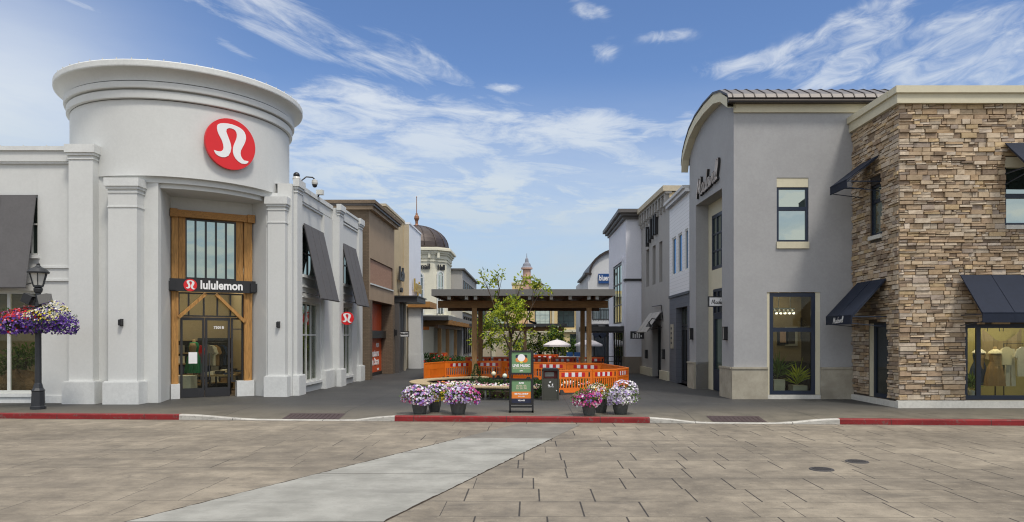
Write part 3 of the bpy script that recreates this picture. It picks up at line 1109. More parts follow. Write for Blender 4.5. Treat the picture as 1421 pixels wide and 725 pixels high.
mb = MB()
X = [-80, -40, -20] + [-16 + .4 * i for i in range(81)] + [20, 40, 80]
T = [.16, .4, .7, 1.0, 1.3, 1.7, 2.4, 4]
for i in range(len(X) - 1):
    for j in range(len(T) - 1):
        q = [(X[i], T[j]), (X[i + 1], T[j]), (X[i + 1], T[j + 1]), (X[i], T[j + 1])]
        mb.face([(x, kerb_y(x) + t, pave_z(x, t)) for x, t in q], M['asphalt'], True)
    mb.face([(X[i], kerb_y(X[i]) + 4, PAVE), (X[i + 1], kerb_y(X[i + 1]) + 4, PAVE), (X[i + 1], 160, PAVE), (X[i], 160, PAVE)], M['asphalt'])
structure('pavement', mb)

for px0, px1, lab in ((385, 462, 'dark ribbed warning mat in the dropped kerb before the white round-fronted store'), (985, 1063, 'dark ribbed warning mat in the dropped kerb before the grey vaulted store')):
    mb = MB()
    x0, x1 = (px0 - UX) * .0187, (px1 - UX) * .0184
    n = 8
    for i in range(n):
        xa, xb = x0 + (x1 - x0) * i / n, x0 + (x1 - x0) * (i + 1) / n
        for t0, t1 in ((.2, .55), (.55, .9)):
            mb.face([(x, kerb_y(x) + t, pave_z(x, t) + .007) for x, t in ((xa, t0), (xb, t0), (xb, t1), (xa, t1))], M['tactile'])
    for i in range(int((x1 - x0) / .12)):
        for t in (.28, .4, .52, .64, .76):
            x = x0 + .06 + .12 * i
            z = pave_z(x, t) + .007
            y = kerb_y(x) + t
            mb.box(x - .02, x + .02, y - .02, y + .02, z, z + .006, M['tactile'])
    tag(mb.build('tactile_mat'), lab, 'warning mat', 'warning mats at the dropped kerbs')

for x, y, lab in ((4.82, 11.9, 'round iron cover nearer the camera in the right half of the paved road'), (5.74, 12.64, 'round iron cover farther from the camera in the right half of the paved road')):
    mb = MB()
    mb.lathe((x, y, 0), [(.0, .012), (.15, .012), (.155, .008), (.17, .013), (.19, .012), (.2, 0)], M['iron'], 28)
    for k in range(-3, 4):
        w = math.sqrt(max(.0, .14 ** 2 - (k * .04) ** 2))
        mb.box(x - w, x + w, y + k * .04 - .008, y + k * .04 + .008, .012, .018, M['iron'])
    tag(mb.build('manhole_cover'), lab, 'manhole cover', 'round iron covers in the road')
# ================================================================== white store with the round corner tower
TC = (-12.26, 25.7)
store = thing('white_store', 'white stucco corner store with a round tower, timber entrance and grey awnings', 'building', (-12.26, 24.0, PAVE))
ST, SB = M['stucco'], M['stucco_base']
FW = Facade((-40, 22.42), (-11.95, 22.42))            # left wing, faces the road
sx = lambda X: X + 40.0
mb = MB()
LW = dict(lo=(sx(-21.5), sx(-15.32), .42, 3.62), up=(sx(-21.5), sx(-15.30), 4.72, 6.6))
FW.wall(mb, 0, sx(-11.56), PAVE - .1, 7.72, ST, [LW['lo'], LW['up']], rev=.16)
mb.face([(-40, 22.42, 7.72), (-13.37, 22.42, 7.72), (-13.37, 34, 7.72), (-40, 34, 7.72)], ST)
# string courses above the shop window, plinth
FW.box(mb, sx(-15.25), sx(-14.14), 0, .05, 3.92, 3.98, SB)
FW.box(mb, sx(-15.25), sx(-14.14), 0, .04, 4.32, 4.38, SB)
FW.box(mb, sx(-40), sx(-14.3), 0, .05, PAVE, .36, SB)
mb.build('wing_wall', store)
mb = MB()
FW.box(mb, 0, sx(-14.2), 0, .07, 7.56, 7.62, SB)
FW.box(mb, 0, sx(-14.2), -.3, .1, 7.62, 7.95, ST)
FW.box(mb, 0, sx(-14.2), -.35, .16, 7.95, 8.08, SB)
for k in range(24):
    FW.box(mb, sx(-15 - k * .72), sx(-15 - k * .72) + .02, .05, .07, 8.08, 8.13, M['cornice_top'])
mb.build('parapet', store)


def pier(parent, F, s0, s1, d0, d1, z0, z1, base=.13, baseh=.7, cap=True, name='pilaster', band=True):
    mb = MB()
    F.box(mb, s0, s1, d0, d1, z0, z1, ST)
    F.box(mb, s0 - base, s1 + base, d0, d1 + base, z0, z0 + baseh - .03, SB)
    F.box(mb, s0 - base + .03, s1 + base - .03, d0, d1 + base - .03, z0 + baseh - .03, z0 + baseh, SB)
    if cap:
        F.box(mb, s0 - .09, s1 + .09, d0, d1 + .09, z1 - .22, z1 + .03, SB)
        F.box(mb, s0 - .05, s1 + .05, d0, d1 + .05, z1 - .3, z1 - .22, SB)
        F.box(mb, s0 - .025, s1 + .025, d0, d1 + .025, z1 - .42, z1 - .38, SB)
    if band:
        F.box(mb, s0 - .02, s1 + .02, d0, d1 + .02, z1 - .86, z1 - .82, SB)
    return mb.build(name, parent)


pier(store, FW, sx(-14.14), sx(-13.4), .0, .32, PAVE, 8.05, band=False)
pier(store, FW, sx(-12.87), sx(-11.99), -.12, .42, PAVE, 7.0, base=.11)

# round tower over the corner
mb = MB()
mb.lathe(TC, [(3.5, 9.5), (3.5, 7.16)][::-1], ST, 96)
mb.lathe(TC, [(3.5, 7.16), (3.36, 7.16)][::-1], ST, 96)
mb.lathe(TC, [(3.36, 7.16), (3.36, 6.98), (3.24, 6.98), (3.24, 6.84), (0.05, 6.84)][::-1], ST, 96)
mb.build('tower_drum', store)
mb = MB()
prof = [(3.5, 9.52), (3.6, 9.53), (3.605, 9.56), (3.605, 9.75), (3.59, 9.77), (3.52, 9.775), (3.52, 9.81), (3.67, 9.82), (3.68, 9.85), (3.68, 10.0), (3.66, 10.02), (3.56, 10.025), (3.56, 10.06)]
mb.lathe(TC, prof, ST, 96)
cove = [(3.63 + .29 * (1 - math.cos(t * PI / 2)), 10.05 + .31 * math.sin(t * PI / 2)) for t in [i / 8 for i in range(9)]]
mb.lathe(TC, cove, ST, 96, hard=False)
mb.lathe(TC, [(3.92, 10.36), (3.965, 10.37), (3.975, 10.40), (3.975, 10.55), (3.95, 10.58)], SB, 96)
mb.lathe(TC, [(3.95, 10.58), (.02, 10.66)], M['cornice_top'], 96)
for k in range(54):
    a = 2 * PI * k / 54
    mb.box(TC[0] + 3.93 * math.cos(a) - .01, TC[0] + 3.93 * math.cos(a) + .01, TC[1] + 3.93 * math.sin(a) - .01, TC[1] + 3.93 * math.sin(a) + .01, 10.57, 10.63, M['cornice_top'])
mb.build('tower_cornice', store)

# chamfered entrance bay under the drum
FS = Facade((-11.9, 23.9), (-9.74, 25.3))
SL = FS.L
mb = MB()
# returns that lead in from the two flanking piers
mb.face([(-11.99, 22.6, PAVE), (-11.56, 22.6, PAVE), (-11.56, 22.6, 7.16), (-11.99, 22.6, 7.16)], ST)
q0, q1 = FS.p(0, 0, 0), FS.p(SL, 0, 0)
mb.face([(-11.56, 22.42, PAVE), (-11.56, 22.6, PAVE), (-11.56, 22.6, 7.16), (-11.56, 22.42, 7.16)], ST)
mb.face([(-11.56, 22.6, PAVE), (q0.x, q0.y, PAVE), (q0.x, q0.y, 6.9), (-11.56, 22.6, 6.9)], ST)
RJ = (-9.04, 24.75)
mb.face([(q1.x, q1.y, PAVE), (RJ[0], RJ[1], PAVE), (RJ[0], RJ[1], 6.9), (q1.x, q1.y, 6.9)], ST)
mb.face([(RJ[0], RJ[1], PAVE), (-8.73, 24.95, PAVE), (-8.73, 24.95, 7.16), (RJ[0], RJ[1], 7.16)], ST)
FS.wall(mb, 0, SL, 6.4, 6.9, ST)
mb.build('entrance_surround', store)
for a, b, dq, zq in ((-.02, FS.s_at(248.5), .22, .62), (FS.s_at(327), SL + .02, .24, .66)):
    mb = MB(); FS.box(mb, a, b, -.1, dq, PAVE, zq, SB); mb.build('entrance_plinth', store)

TM = M['timber']


def fz(px, py):
    return FS.hit(px, py)[1]


zt, zsign0, zsign1 = 6.42, fz(290, 406), fz(290, 389)
mb = MB()
for a, b, z0, z1, dd in ((237.5, 247, .62, zt - .25, .12), (248, 257, zsign1, zt - .25, .04), (327.5, 337, zsign1, zt - .25, .04), (338, 348.5, .66, zt - .25, .12)):
    FS.box(mb, FS.s_at(a), FS.s_at(b), -.12, dd, z0, z1, TM)
mb.build('timber_post', store)
mb = MB()
FS.box(mb, -.03, SL + .03, -.1, .2, zt - .25, zt - .02, M['timber_h'])
FS.box(mb, -.05, .17, -.08, .26, zt - .27, zt, M['timber_h'])
FS.box(mb, SL - .2, SL + .04, -.08, .26, zt - .27, zt, M['timber_h'])
mb.build('timber_beam', store)
for a, b in (((247, 441), (285, 408)), ((338.5, 447), (299, 409))):
    mb = MB()
    s0, z0 = FS.hit(*a); s1, z1 = FS.hit(*b)
    FS.bar(mb, (s0, .10, z0), (s1, .10, z1), .1, .16, M['timber'])
    mb.build('timber_brace', store)
# glazing: upper lights, transom lights, doors
DF = M['dark_frame']
s0, s1 = FS.s_at(257), FS.s_at(327.5)
window(store, FS, s0, s1, zsign1 + .02, zt - .27, 0, DF, M['green_glass'], .05, vs=[s0 + (s1 - s0) * k / 5 for k in (1, 2, 3, 4)], bar=.06, name='upper_light')
s0, s1 = FS.s_at(247), FS.s_at(338)
zd = fz(285, 440)
window(store, FS, s0, s1, zd, zsign0 - .02, -.02, DF, M['door_glass'], .05, vs=[FS.s_at(x) for x in (262, 283, 302, 320)], bar=.05, name='transom_light')
sd = [FS.s_at(250), FS.s_at(284.5), FS.s_at(320)]
for k in range(2):
    a, b = sd[k] + .01, sd[k + 1] - .01
    mb = MB()
    FS.box(mb, a, b, -.1, -.03, PAVE + .01, PAVE + .32, DF)
    FS.box(mb, a, b, -.1, -.03, zd - .12, zd - .02, DF)
    FS.box(mb, a, a + .07, -.1, -.03, PAVE + .32, zd - .12, DF)
    FS.box(mb, b - .07, b, -.1, -.03, PAVE + .32, zd - .12, DF)
    dr = mb.build('door', store)
    g = MB()
    FS.box(g, a + .05, b - .05, -.07, -.06, PAVE + .3, zd - .1, M['door_glass'])
    g.build('pane', dr)
    h = MB()
    hs = b - .12 if k == 0 else a + .12
    FS.bar(h, (hs, .03, .72), (hs, .03, 1.62), .035, .035, M['black_metal'])
    for z in (.8, 1.54):
        FS.bar(h, (hs, -.03, z), (hs, .03, z), .025, .025, M['black_metal'])
    h.build('handle', dr)
window(store, FS, sd[2] + .02, FS.s_at(338), .62, zd - .02, -.02, DF, M['door_glass'], .06, hs=[2.45], name='side_light')
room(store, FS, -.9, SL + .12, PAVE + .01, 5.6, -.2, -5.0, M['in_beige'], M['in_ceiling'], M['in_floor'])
mb = MB()
for s in (.45, 1.3, 2.2):
    for dd in (-.9, -2.0, -3.4):
        mb = MB()
        p = FS.p(s, dd, 4.6)
        mb.tube([(p.x, p.y, 5.58), (p.x, p.y, 4.62)], .015, M['black_metal'], 5)
        mb.lathe((p.x, p.y, p.z), [(.14, 0), (0, -.02)], M['lamp_on'], 12)
        mb.build('pendant_lamp', store)
notice = MB()
s0, z0 = FS.hit(262, 505); s1, z1 = FS.hit(274, 489)
FS.box(notice, s0, s1, -.055, -.05, z0, z1, M['white'])
tag(notice.build('paper_notice'), 'white paper notice taped inside the left glass door', 'notice')
mb = text_mb('7301B', .13, M['white'], lambda x, y, dd: FS.p(FS.s_at(304) + x, -.05 + dd, fz(304, 455) + y), .003, .003)
tag(mb.build('door_number'), 'white street number high on the right glass door', 'door number')

# shop sign over the entrance
sg = thing('entrance_sign', 'long dark board with red emblem and white lettering across the timber entrance', 'sign', FS.p(SL / 2, .2, zsign0))
mb = MB()
FS.box(mb, -.06, SL + .06, .13, .24, zsign0, zsign1, M['board'])
mb.build('board', sg)
for a in (-.1, SL - .12):
    mb = MB()
    FS.box(mb, a, a + .22, .14, .32, zsign0 + .03, zsign1 - .09, M['black_metal'])
    mb.build('end_block', sg)
sc = FS.s_at(262.5)
emblem_disc(sg, lambda x, y, dd: FS.p(sc + x, .245 + dd, (zsign0 + zsign1) / 2 + y), .205, M['red'], M['white'], .02)
sc2 = (FS.s_at(274) + FS.s_at(337)) / 2
mb = text_mb('lululemon', .40, M['lit_white'], lambda x, y, dd: FS.p(sc2 + x, .245 + dd, (zsign0 + zsign1) / 2 + .01 + y), .012, .012, sx=.86)
mb.build('lettering', sg)

# big red disc on the drum (follows a flat backing held off the curve)
a_d = math.atan2(math.hypot(1, 0), 1)
rr, cxp = 0, 0
dr = Vector((-.4175, 1.0, 0))
# bearing of the disc centre seen from the drum axis
best = None
for k in range(720):
    a = -PI + k * PI / 720
    P = Vector((TC[0] + 3.5 * math.cos(a), TC[1] + 3.5 * math.sin(a), 0))
    e = abs(P.x / P.y - (317.5 - UX) / FPX)
    if best is None or (e < best[0] and P.y < TC[1]):
        best = (e, a, P)
a, P = best[1], best[2]
nrm = Vector((math.cos(a), math.sin(a), 0))
tan = Vector((-nrm.y, nrm.x, 0))
zc = EYE + (UY - 201.5) * P.y / FPX
base = P - nrm * .02
ds = thing('round_emblem_sign', 'big round red sign with a white looping emblem high on the white drum', 'sign', base + Vector((0, 0, zc)))
emblem_disc(ds, lambda x, y, dd: base + tan * x + nrm * (dd + .06) + Vector((0, 0, zc + y)), .815, M['red'], M['white'], .11)
for q in (-.4, .4):
    mb = MB()
    c = base + tan * q + Vector((0, 0, zc))
    mb.tube([c - nrm * .05, c + nrm * .07], .06, M['black_metal'], 8)
    mb.build('standoff', ds)

# right flank along the street: two blocks
F1 = Facade((-8.73, 24.95), (-8.25, 25.2))
FR = Facade((-8.25, 25.0), (-8.25, 29.75))
FR2 = Facade((-7.95, 29.75), (-7.95, 33.9))
mb = MB()
yo = 25.0
o1 = [(26.12 - yo, 28.35 - yo, .5, 3.46), (26.12 - yo, 28.4 - yo, 4.45, 6.2)]
FR.wall(mb, 0, 4.75, PAVE - .1, 7.5, ST, o1, rev=.22)
mb.face([(-8.73, 24.95, PAVE - .1), (-8.25, 25.0, PAVE - .1), (-8.25, 25.0, 7.5), (-8.73, 24.95, 7.5)], ST)
mb.face([(-13, 25, 7.5), (-8.25, 25, 7.5), (-8.25, 29.75, 7.5), (-13, 29.75, 7.5)], ST)
mb.build('flank_wall', store)
mb = MB()
o2 = [(30.45 - 29.75, 32.3 - 29.75, .5, 3.5), (30.45 - 29.75, 32.35 - 29.75, 4.45, 6.1)]
FR2.wall(mb, 0, 4.15, PAVE - .1, 7.5, ST, o2, rev=.22)
mb.face([(-8.3, 29.75, PAVE - .1), (-7.95, 29.75, PAVE - .1), (-7.95, 29.75, 7.5), (-8.3, 29.75, 7.5)], ST)
mb.face([(-7.95, 33.9, 7.5), (-7.95, 33.9, 0), (-13, 33.9, 0), (-13, 33.9, 7.5)], ST)
mb.face([(-13, 29.75, 7.5), (-7.95, 29.75, 7.5), (-7.95, 33.9, 7.5), (-13, 33.9, 7.5)], ST)
mb.build('flank_wall', store)
mb = MB()
FR.box(mb, .9, 4.75, 0, .06, 6.98, 7.06, SB)
FR.box(mb, .9, 4.75, -.25, .09, 7.06, 7.42, ST)
FR.box(mb, .9, 4.75, -.3, .14, 7.42, 7.58, SB)
for k in range(6):
    FR.box(mb, 1.0 + k * .7, 1.02 + k * .7, 0, .02, 7.58, 7.63, M['cornice_top'])
mb.build('parapet', store)
mb = MB()
FR2.box(mb, .85, 3.4, 0, .05, 6.98, 7.04, SB)
FR2.box(mb, .85, 3.4, -.25, .07, 7.1, 7.5, ST)
FR2.box(mb, .85, 3.4, -.3, .11, 7.5, 7.6, SB)
mb.build('parapet', store)
# the free pier beside the entrance (turned with the bay) and the flank piers
FP = Facade((-8.98, 24.72), (-8.4, 24.72))
pier(store, FP, 0, .60, -.5, .02, PAVE, 6.95, base=.1, baseh=.72)
pier(store, FR, .22, .78, 0, .12, PAVE, 7.66, base=.1, baseh=.72, band=False)
pier(store, FR, 3.55, 4.74, 0, .12, PAVE, 7.0, base=.1, baseh=.72, band=False, cap=False)
pier(store, FR2, .0, .62, 0, .1, PAVE, 7.62, base=.1, baseh=.72, band=False)
pier(store, FR2, 3.45, 4.1, 0, .1, PAVE, 7.6, base=.1, baseh=.72, band=False)


def awning_flat(parent, F, s0, s1, z1, z0, out, mat, name='awning', d0=.06):
    """drop awning: one sloping panel of cloth on a thin frame, open at the sides"""
    mb = MB()
    q = F.p
    t = .03
    mb.hexa([q(s0, d0 + out, z0), q(s1, d0 + out, z0), q(s1, d0 + out - t, z0), q(s0, d0 + out - t, z0),
             q(s0, d0 + t, z1), q(s1, d0 + t, z1), q(s1, d0, z1), q(s0, d0, z1)], mat)
    for k in range(1, 3 if s1 - s0 < 4 else 8):
        s = s1 - k * (s1 - s0) / (3 if s1 - s0 < 4 else 8)
        F.bar(mb, (s, d0 + t + .003, z1), (s, d0 + out + .003, z0), .03, .012, mat)
    F.bar(mb, (s0, d0 + out + .006, z0 + .03), (s1, d0 + out + .006, z0 + .03), .02, .05, mat)
    a = mb.build(name, parent)
    for s in (s0 + .05, s1 - .05):
        fb = MB()
        F.bar(fb, (s, .0, z0 + .25), (s, d0 + out - .06, z0 + .1), .03, .03, M['black_metal'])
        F.bar(fb, (s, d0 - .02, z1 - .05), (s, d0 + out - .07, z0 + .05), .03, .03, M['black_metal'])
        fb.build('awning_arm', a)
    return a


GA = M['grey_awning']
awning_flat(store, FR, 26.1 - yo, 28.55 - yo, 6.3, 3.55, .65, GA)
awning_flat(store, FR2, 30.3 - 29.75, 32.6 - 29.75, 6.14, 3.5, .65, GA)
awning_flat(store, FW, sx(-24), sx(-15.30), 6.58, 3.66, .5, GA)
WF = M['white_frame']
G = M['glass']


def ledge(F, s0, s1, z):
    mb = MB()
    F.box(mb, s0 - .06, s1 + .06, -.05, .09, z - .1, z, SB)
    return mb


for F, o, sp in ((FR, o1, (.45, .95, 1.5)), (FR2, o2, (.4, .85, 1.3))):
    a, b, c, e = o[0]
    window(store, F, a, b, c, e, -.12, WF, G, .06, vs=[a + x for x in sp], hs=[2.25], bar=.05, name='shop_window')
    ledge(F, a, b, c).build('sill', store)
    room(store, F, a - .3, b + .3, PAVE + .02, 3.6, -.24, -1.3, M['in_beige'], M['in_ceiling'], M['in_floor'])
    a, b, c, e = o[1]
    window(store, F, a, b, c, e, -.12, DF, M['mirror_glass'], .06, vs=[(a + b) / 2], hs=[5.3], bar=.05, name='upper_window')
    ledge(F, a, b, c).build('sill', store)
    for z in (3.62, 4.0):
        mb = MB(); F.box(mb, a, b, 0, .05, z, z + .06, SB); mb.build('string_course', store)
a, b, c, e = LW['lo']
window(store, FW, a, b, c, e, -.08, WF, G, .09, vs=[b - .95, b - 2.2, b - 3.6], bar=.1, name='shop_window')
ledge(FW, a, b, c).build('sill', store)
room(store, FW, a, b + .2, PAVE + .02, 3.7, -.18, -3.4, M['in_beige'], M['in_ceiling'], M['in_floor'])
mb = MB()
for s in (b - .45, b - 1.1, b - 1.7, b - 2.6):
    for dd in (-.7, -1.9):
        mb = MB()
        p = FW.p(s, dd, 3.68)
        mb.lathe((p.x, p.y, p.z), [(.075, 0), (0, -.012)], M['lamp_on'], 12)
        mb.build('downlight', store)
a, b, c, e = LW['up']
window(store, FW, a, b, c, e, -.08, WF, M['mirror_glass'], .07, vs=[b - .25, b - 1.2], hs=[5.7], bar=.05, name='upper_window')
ledge(FW, a, b, c).build('sill', store)

# things fixed to the store
for P, n_, lab in ((FW.p(sx(-12.45), .42, 2.62), Vector((0, -1, 0)), 'small black wall lamp on the pillar left of the timber entrance'),
                   (Vector((-8.6, 24.7, 2.6)), Vector((0, -1, 0)), 'small black wall lamp on the pillar right of the timber entrance')):
    t = thing('wall_lamp', lab, 'wall lamp', P, 0, 'black lamps on the white pillars')
    mb = MB()
    mb.box(P.x - .05, P.x + .05, P.y - .03, P.y, P.z - .11, P.z + .11, M['black_metal'])
    mb.build('back_plate', t)
    mb = MB()
    mb.box(P.x - .045, P.x + .045, P.y - .13, P.y - .03, P.z - .09, P.z + .09, M['black_metal'])
    mb.build('lamp_body', t)
# round sign standing out from the flank
bs = thing('blade_sign', 'round red emblem sign standing out from the white flank beside the second window', 'sign', (-7.65, 30.15, 2.95))
emblem_disc(bs, lambda x, y, dd: Vector((-7.62 + x, 30.12 - dd, 2.95 + y)), .275, M['red'], M['white'], .07)
mb = MB()
mb.box(-7.95, -7.87, 30.05, 30.13, 2.83, 3.08, M['black_metal'])
mb.tube([(-7.9, 30.09, 2.97), (-7.7, 30.09, 2.97)], .03, M['black_metal'])
mb.build('bracket', bs)
wd = thing('window_sign', 'round red emblem sign hanging inside the first flank window', 'sign', (-8.45, 26.55, 3.0))
emblem_disc(wd, lambda x, y, dd: Vector((-8.46 + dd, 26.62 + x, 2.85 + y)), .26, M['red'], M['white'], .03)
# cameras on the parapet
t = thing('dome_camera', 'dark dome camera on the parapet end beside the drum', 'camera', (-8.2, 25.35, 7.68))
mb = MB(); mb.lathe((-8.2, 25.35, 7.69), [(.13, 0), (.14, .06), (.11, .12)], M['frost'], 16); mb.build('mount', t)
mb = MB(); mb.blob((-8.2, 25.35, 7.86), .115, M['black_metal'], 14, 8); mb.build('lens_dome', t)
t = thing('gooseneck_camera', 'white dome camera hanging from a bent arm above the flank parapet', 'camera', (-8.2, 26.3, 7.6))
mb = MB(); mb.tube([(-8.3, 26.1, 7.55), (-8.28, 26.15, 7.85), (-8.15, 26.3, 8.02), (-7.95, 26.4, 8.02), (-7.88, 26.42, 7.95)], .025, M['black_metal']); mb.build('arm', t)
mb = MB(); mb.lathe((-7.88, 26.42, 7.72), [(.02, .24), (.1, .2), (.115, .1), (.1, .04)], M['frost'], 16); mb.build('housing', t)
mb = MB(); mb.blob((-7.88, 26.42, 7.74), .09, M['black_metal'], 12, 6); mb.build('lens_dome', t)
t = thing('parapet_floodlight', 'small pale floodlight box on the flank parapet past the camera', 'floodlight', (-8.1, 27.6, 7.6))
mb = MB(); mb.box(-8.15, -7.9, 27.5, 27.7, 7.62, 7.8, M['white_frame']); mb.build('lamp_body', t)
mb = MB(); mb.tube([(-8.1, 27.6, 7.55), (-8.05, 27.6, 7.7)], .03, M['black_metal']); mb.build('bracket', t)
# ================================================================== grey store with the vaulted roof
gs = thing('vaulted_store', 'grey stucco store with a barrel vaulted metal roof and navy window frames', 'building', (9.0, 24.0, PAVE))
MG, CR, NF = M['madewell_grey'], M['cream'], M['navy_frame']
GA_ = (6.74, 23.8)
FG = Facade(GA_, (16, 23.8))                           # road front
FE = Facade((6.5, 29.3), GA_)                          # street side, runs towards the road
EL = FE.L
ge = lambda y: (29.3 - y) / (29.3 - 23.8) * EL          # Y -> s on the street side
up_o = (8.16 - 6.74, 9.21 - 6.74, 5.12, 7.44)
lo_o = (7.84 - 6.74, 9.60 - 6.74, .27, 3.66)
mb = MB()
FG.wall(mb, 0, 9.26, PAVE - .1, 9.95, MG, [up_o, lo_o], rev=.14)
recess = (ge(28.35), ge(25.05), PAVE - .05, 7.35)
FE.wall(mb, 0, EL, PAVE - .1, 9.3, MG, [recess], rev=.55)
arch = [(29.3, 9.45), (29.0, 9.98), (28.4, 10.33), (27.5, 10.58), (26.4, 10.68), (25.2, 10.66), (24.4, 10.47), (23.8, 10.1)]
pts = [FE.p(ge(y), 0, z - .1) for y, z in arch]
mb.face([FE.p(0, 0, 9.3), FE.p(EL, 0, 9.3)] + pts[::-1], MG)
mb.build('wall', gs)
# plinths
for a, b in ((-.08, lo_o[0] - .0), (lo_o[1] + .0, 3.93)):
    mb = MB()
    FG.box(mb, a, b, 0, .09, PAVE - .05, 1.12, M['plinth_stone'])
    FG.box(mb, a, b, -.002, .115, 1.12, 1.18, M['plinth_stone'])
    mb.build('plinth', gs)
for a, b in ((0, recess[0]), (recess[1], EL - .002)):
    mb = MB()
    FE.box(mb, a, b, -.5, .09, PAVE - .05, 1.12, M['plinth_stone'])
    FE.box(mb, a, b, -.5, .115, 1.12, 1.18, M['plinth_stone'])
    mb.build('plinth', gs)
# vault
mb = MB()
ov = [(29.56, 9.30), (29.37, 9.75)] + [(y + .0, z + .08) for y, z in arch[1:-1]] + [(23.55, 10.13), (23.45, 9.98)]
xa, xb = 6.45, 22.0
for i in range(len(ov) - 1):
    (y0, z0), (y1, z1) = ov[i], ov[i + 1]
    o0 = (6.5 - 6.74) * (y0 - 23.8) / 5.5
    o1_ = (6.5 - 6.74) * (y1 - 23.8) / 5.5
    mb.face([(xa + o0, y0, z0), (xa + o1_, y1, z1), (xb, y1, z1), (xb, y0, z0)], M['roof_metal'])
    mb.face([(xa + o0, y0, z0 - .07), (xa + o0, y0, z0), (xa + o1_, y1, z1), (xa + o1_, y1, z1 - .07)], M['gutter'])
    mb.face([(xa + o0, y0, z0 - .1), (xa + o1_, y1, z1 - .1), (xb, y1, z1 - .1), (xb, y0, z0 - .1)], M['gutter'])
    n = 44
    for k in range(n):
        x = 6.62 + k * .36
        mb.bar((x, y0, z0 + .012), (x, y1, z1 + .012), .028, .035, M['gutter'])
mb.build('roof', gs)
mb = MB()                                              # cream verge board under the vault, cream eaves band on the front
ci = [(29.54, 9.24), (29.34, 9.72)] + arch[1:-1] + [(23.62, 10.02)]
for i in range(len(ci) - 1):
    (y0, z0), (y1, z1) = ci[i], ci[i + 1]
    q = [FE.p(ge(y), dd, z + dz) for y, z in ((y0, z0), (y1, z1)) for dd, dz in ((.0, .0), (.275, .0), (.275, -.33), (.0, -.33))]
    A, B_ = q[:4], q[4:]
    for j in range(4):
        mb.face([A[j], A[(j + 1) % 4], B_[(j + 1) % 4], B_[j]], CR)
FG.box(mb, -.02, 10, 0, .07, 9.58, 9.855, CR)
mb.build('verge_trim', gs)
mb = MB()
FG.box(mb, -.25, 12, .1, .3, 9.84, 10.0, M['gutter'])
FG.box(mb, -.25, 12, 0, .1, 9.86, 9.92, M['gutter'])
mb.build('gutter', gs)
# front windows
a, b, c, e = up_o
mb = MB(); FG.box(mb, a, b, -.12, -.02, 7.13, e, CR); mb.build('window_trim', gs)
mb = MB(); FG.box(mb, a - .01, b + .01, -.12, .05, c - .02, c + .2, CR); mb.build('sill', gs)
window(gs, FG, a + .01, b - .01, c + .2, 7.13, -.04, NF, M['mirror_glass'], .07, hs=[6.42], bar=.13, name='upper_window')
a, b, c, e = lo_o
mb = MB(); FG.box(mb, a, a + .09, -.14, -.03, c, e, CR); mb.build('window_trim', gs)
mb = MB(); FG.box(mb, b - .15, b, -.14, -.03, c, e, CR); mb.build('window_trim', gs)
mb = MB(); FG.box(mb, a, b, -.14, .03, c - .14, c, M['stone_base']); mb.build('sill', gs)
window(gs, FG, a + .09, b - .15, c, e - .02, -.05, NF, G, .13, hs=[2.42], bar=.14, name='shop_window')
for s in (1.4, 2.4):
    for dd in (-1.0, -2.2):
        mb = MB(); p = FG.p(s, dd, 3.98); mb.lathe((p.x, p.y, p.z), [(.1, 0), (0, -.012)], M['lamp_on'], 12); mb.build('downlight', gs)
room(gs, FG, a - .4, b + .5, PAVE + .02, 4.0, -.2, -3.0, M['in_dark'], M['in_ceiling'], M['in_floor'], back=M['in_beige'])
# street-side bay: cream infill with a big casement above the door
mb = MB()
FE.wall(mb, recess[0], recess[1], PAVE, 7.35, CR, [(ge(27.9), ge(25.0), 4.75, 6.85), (ge(27.75), ge(25.0), PAVE, 4.0)], d=-.5, rev=.1)
mb.build('bay_infill', gs)
window(gs, FE, ge(27.9), ge(25.06), 4.75, 6.85, -.5, NF, M['mirror_glass'], .13, vs=[ge(27.3), ge(26.75), ge(26.2), ge(25.7)], hs=[5.45, 6.1], bar=.06, name='upper_window')
window(gs, FE, ge(27.75), ge(25.06), 3.0, 4.0, -.5, NF, M['dark_glass'], .1, vs=[ge(27.2), ge(26.6), ge(26.0), ge(25.5)], bar=.05, name='fanlight')
dm = MB()
a, b = ge(27.72), ge(25.95)
FE.box(dm, a, a + .16, -.62, -.5, PAVE + .02, 3.0, NF)
FE.box(dm, b - .16, b, -.62, -.5, PAVE + .02, 3.0, NF)
FE.box(dm, a + .16, b - .16, -.62, -.5, 2.85, 3.0, NF)
FE.box(dm, a + .16, b - .16, -.62, -.5, PAVE + .02, .95, NF)
FE.box(dm, a + .26, b - .26, -.5, -.48, .3, .85, NF)
dr = dm.build('door', gs)
g = MB(); FE.box(g, a + .14, b - .14, -.58, -.56, .93, 2.87, M['green_glass']); g.build('pane', dr)
h = MB(); FE.bar(h, (b - .09, -.44, 1.0), (b - .09, -.44, 1.5), .03, .03, M['white_frame']); FE.bar(h, (b - .09, -.5, 1.05), (b - .09, -.44, 1.05), .03, .03, M['white_frame']); FE.bar(h, (b - .09, -.5, 1.45), (b - .09, -.44, 1.45), .03, .03, M['white_frame']); h.build('handle', dr)
window(gs, FE, ge(25.93), ge(25.06), PAVE + .04, 3.0, -.5, NF, M['dark_glass'], .1, name='side_light')
# fixed to the store
sm = (ge(28.05) + ge(25.15)) / 2
wsg = thing('script_sign', 'dark raised handwriting letters on the grey gable above the bay', 'sign', FE.p(sm, 0, 7.95))
mb = script_mb(2.7, M['board'], lambda x, y, dd: FE.p(sm + x, .005 + dd, 7.92 + y), .26, .085, tilt=.07)
mb.build('letter_backing', wsg)
mb = script_mb(2.7, M['copper_pale'], lambda x, y, dd: FE.p(sm + x, .088 + dd, 7.92 + y), .2, .012, tilt=.07)
mb.build('letter_face', wsg)


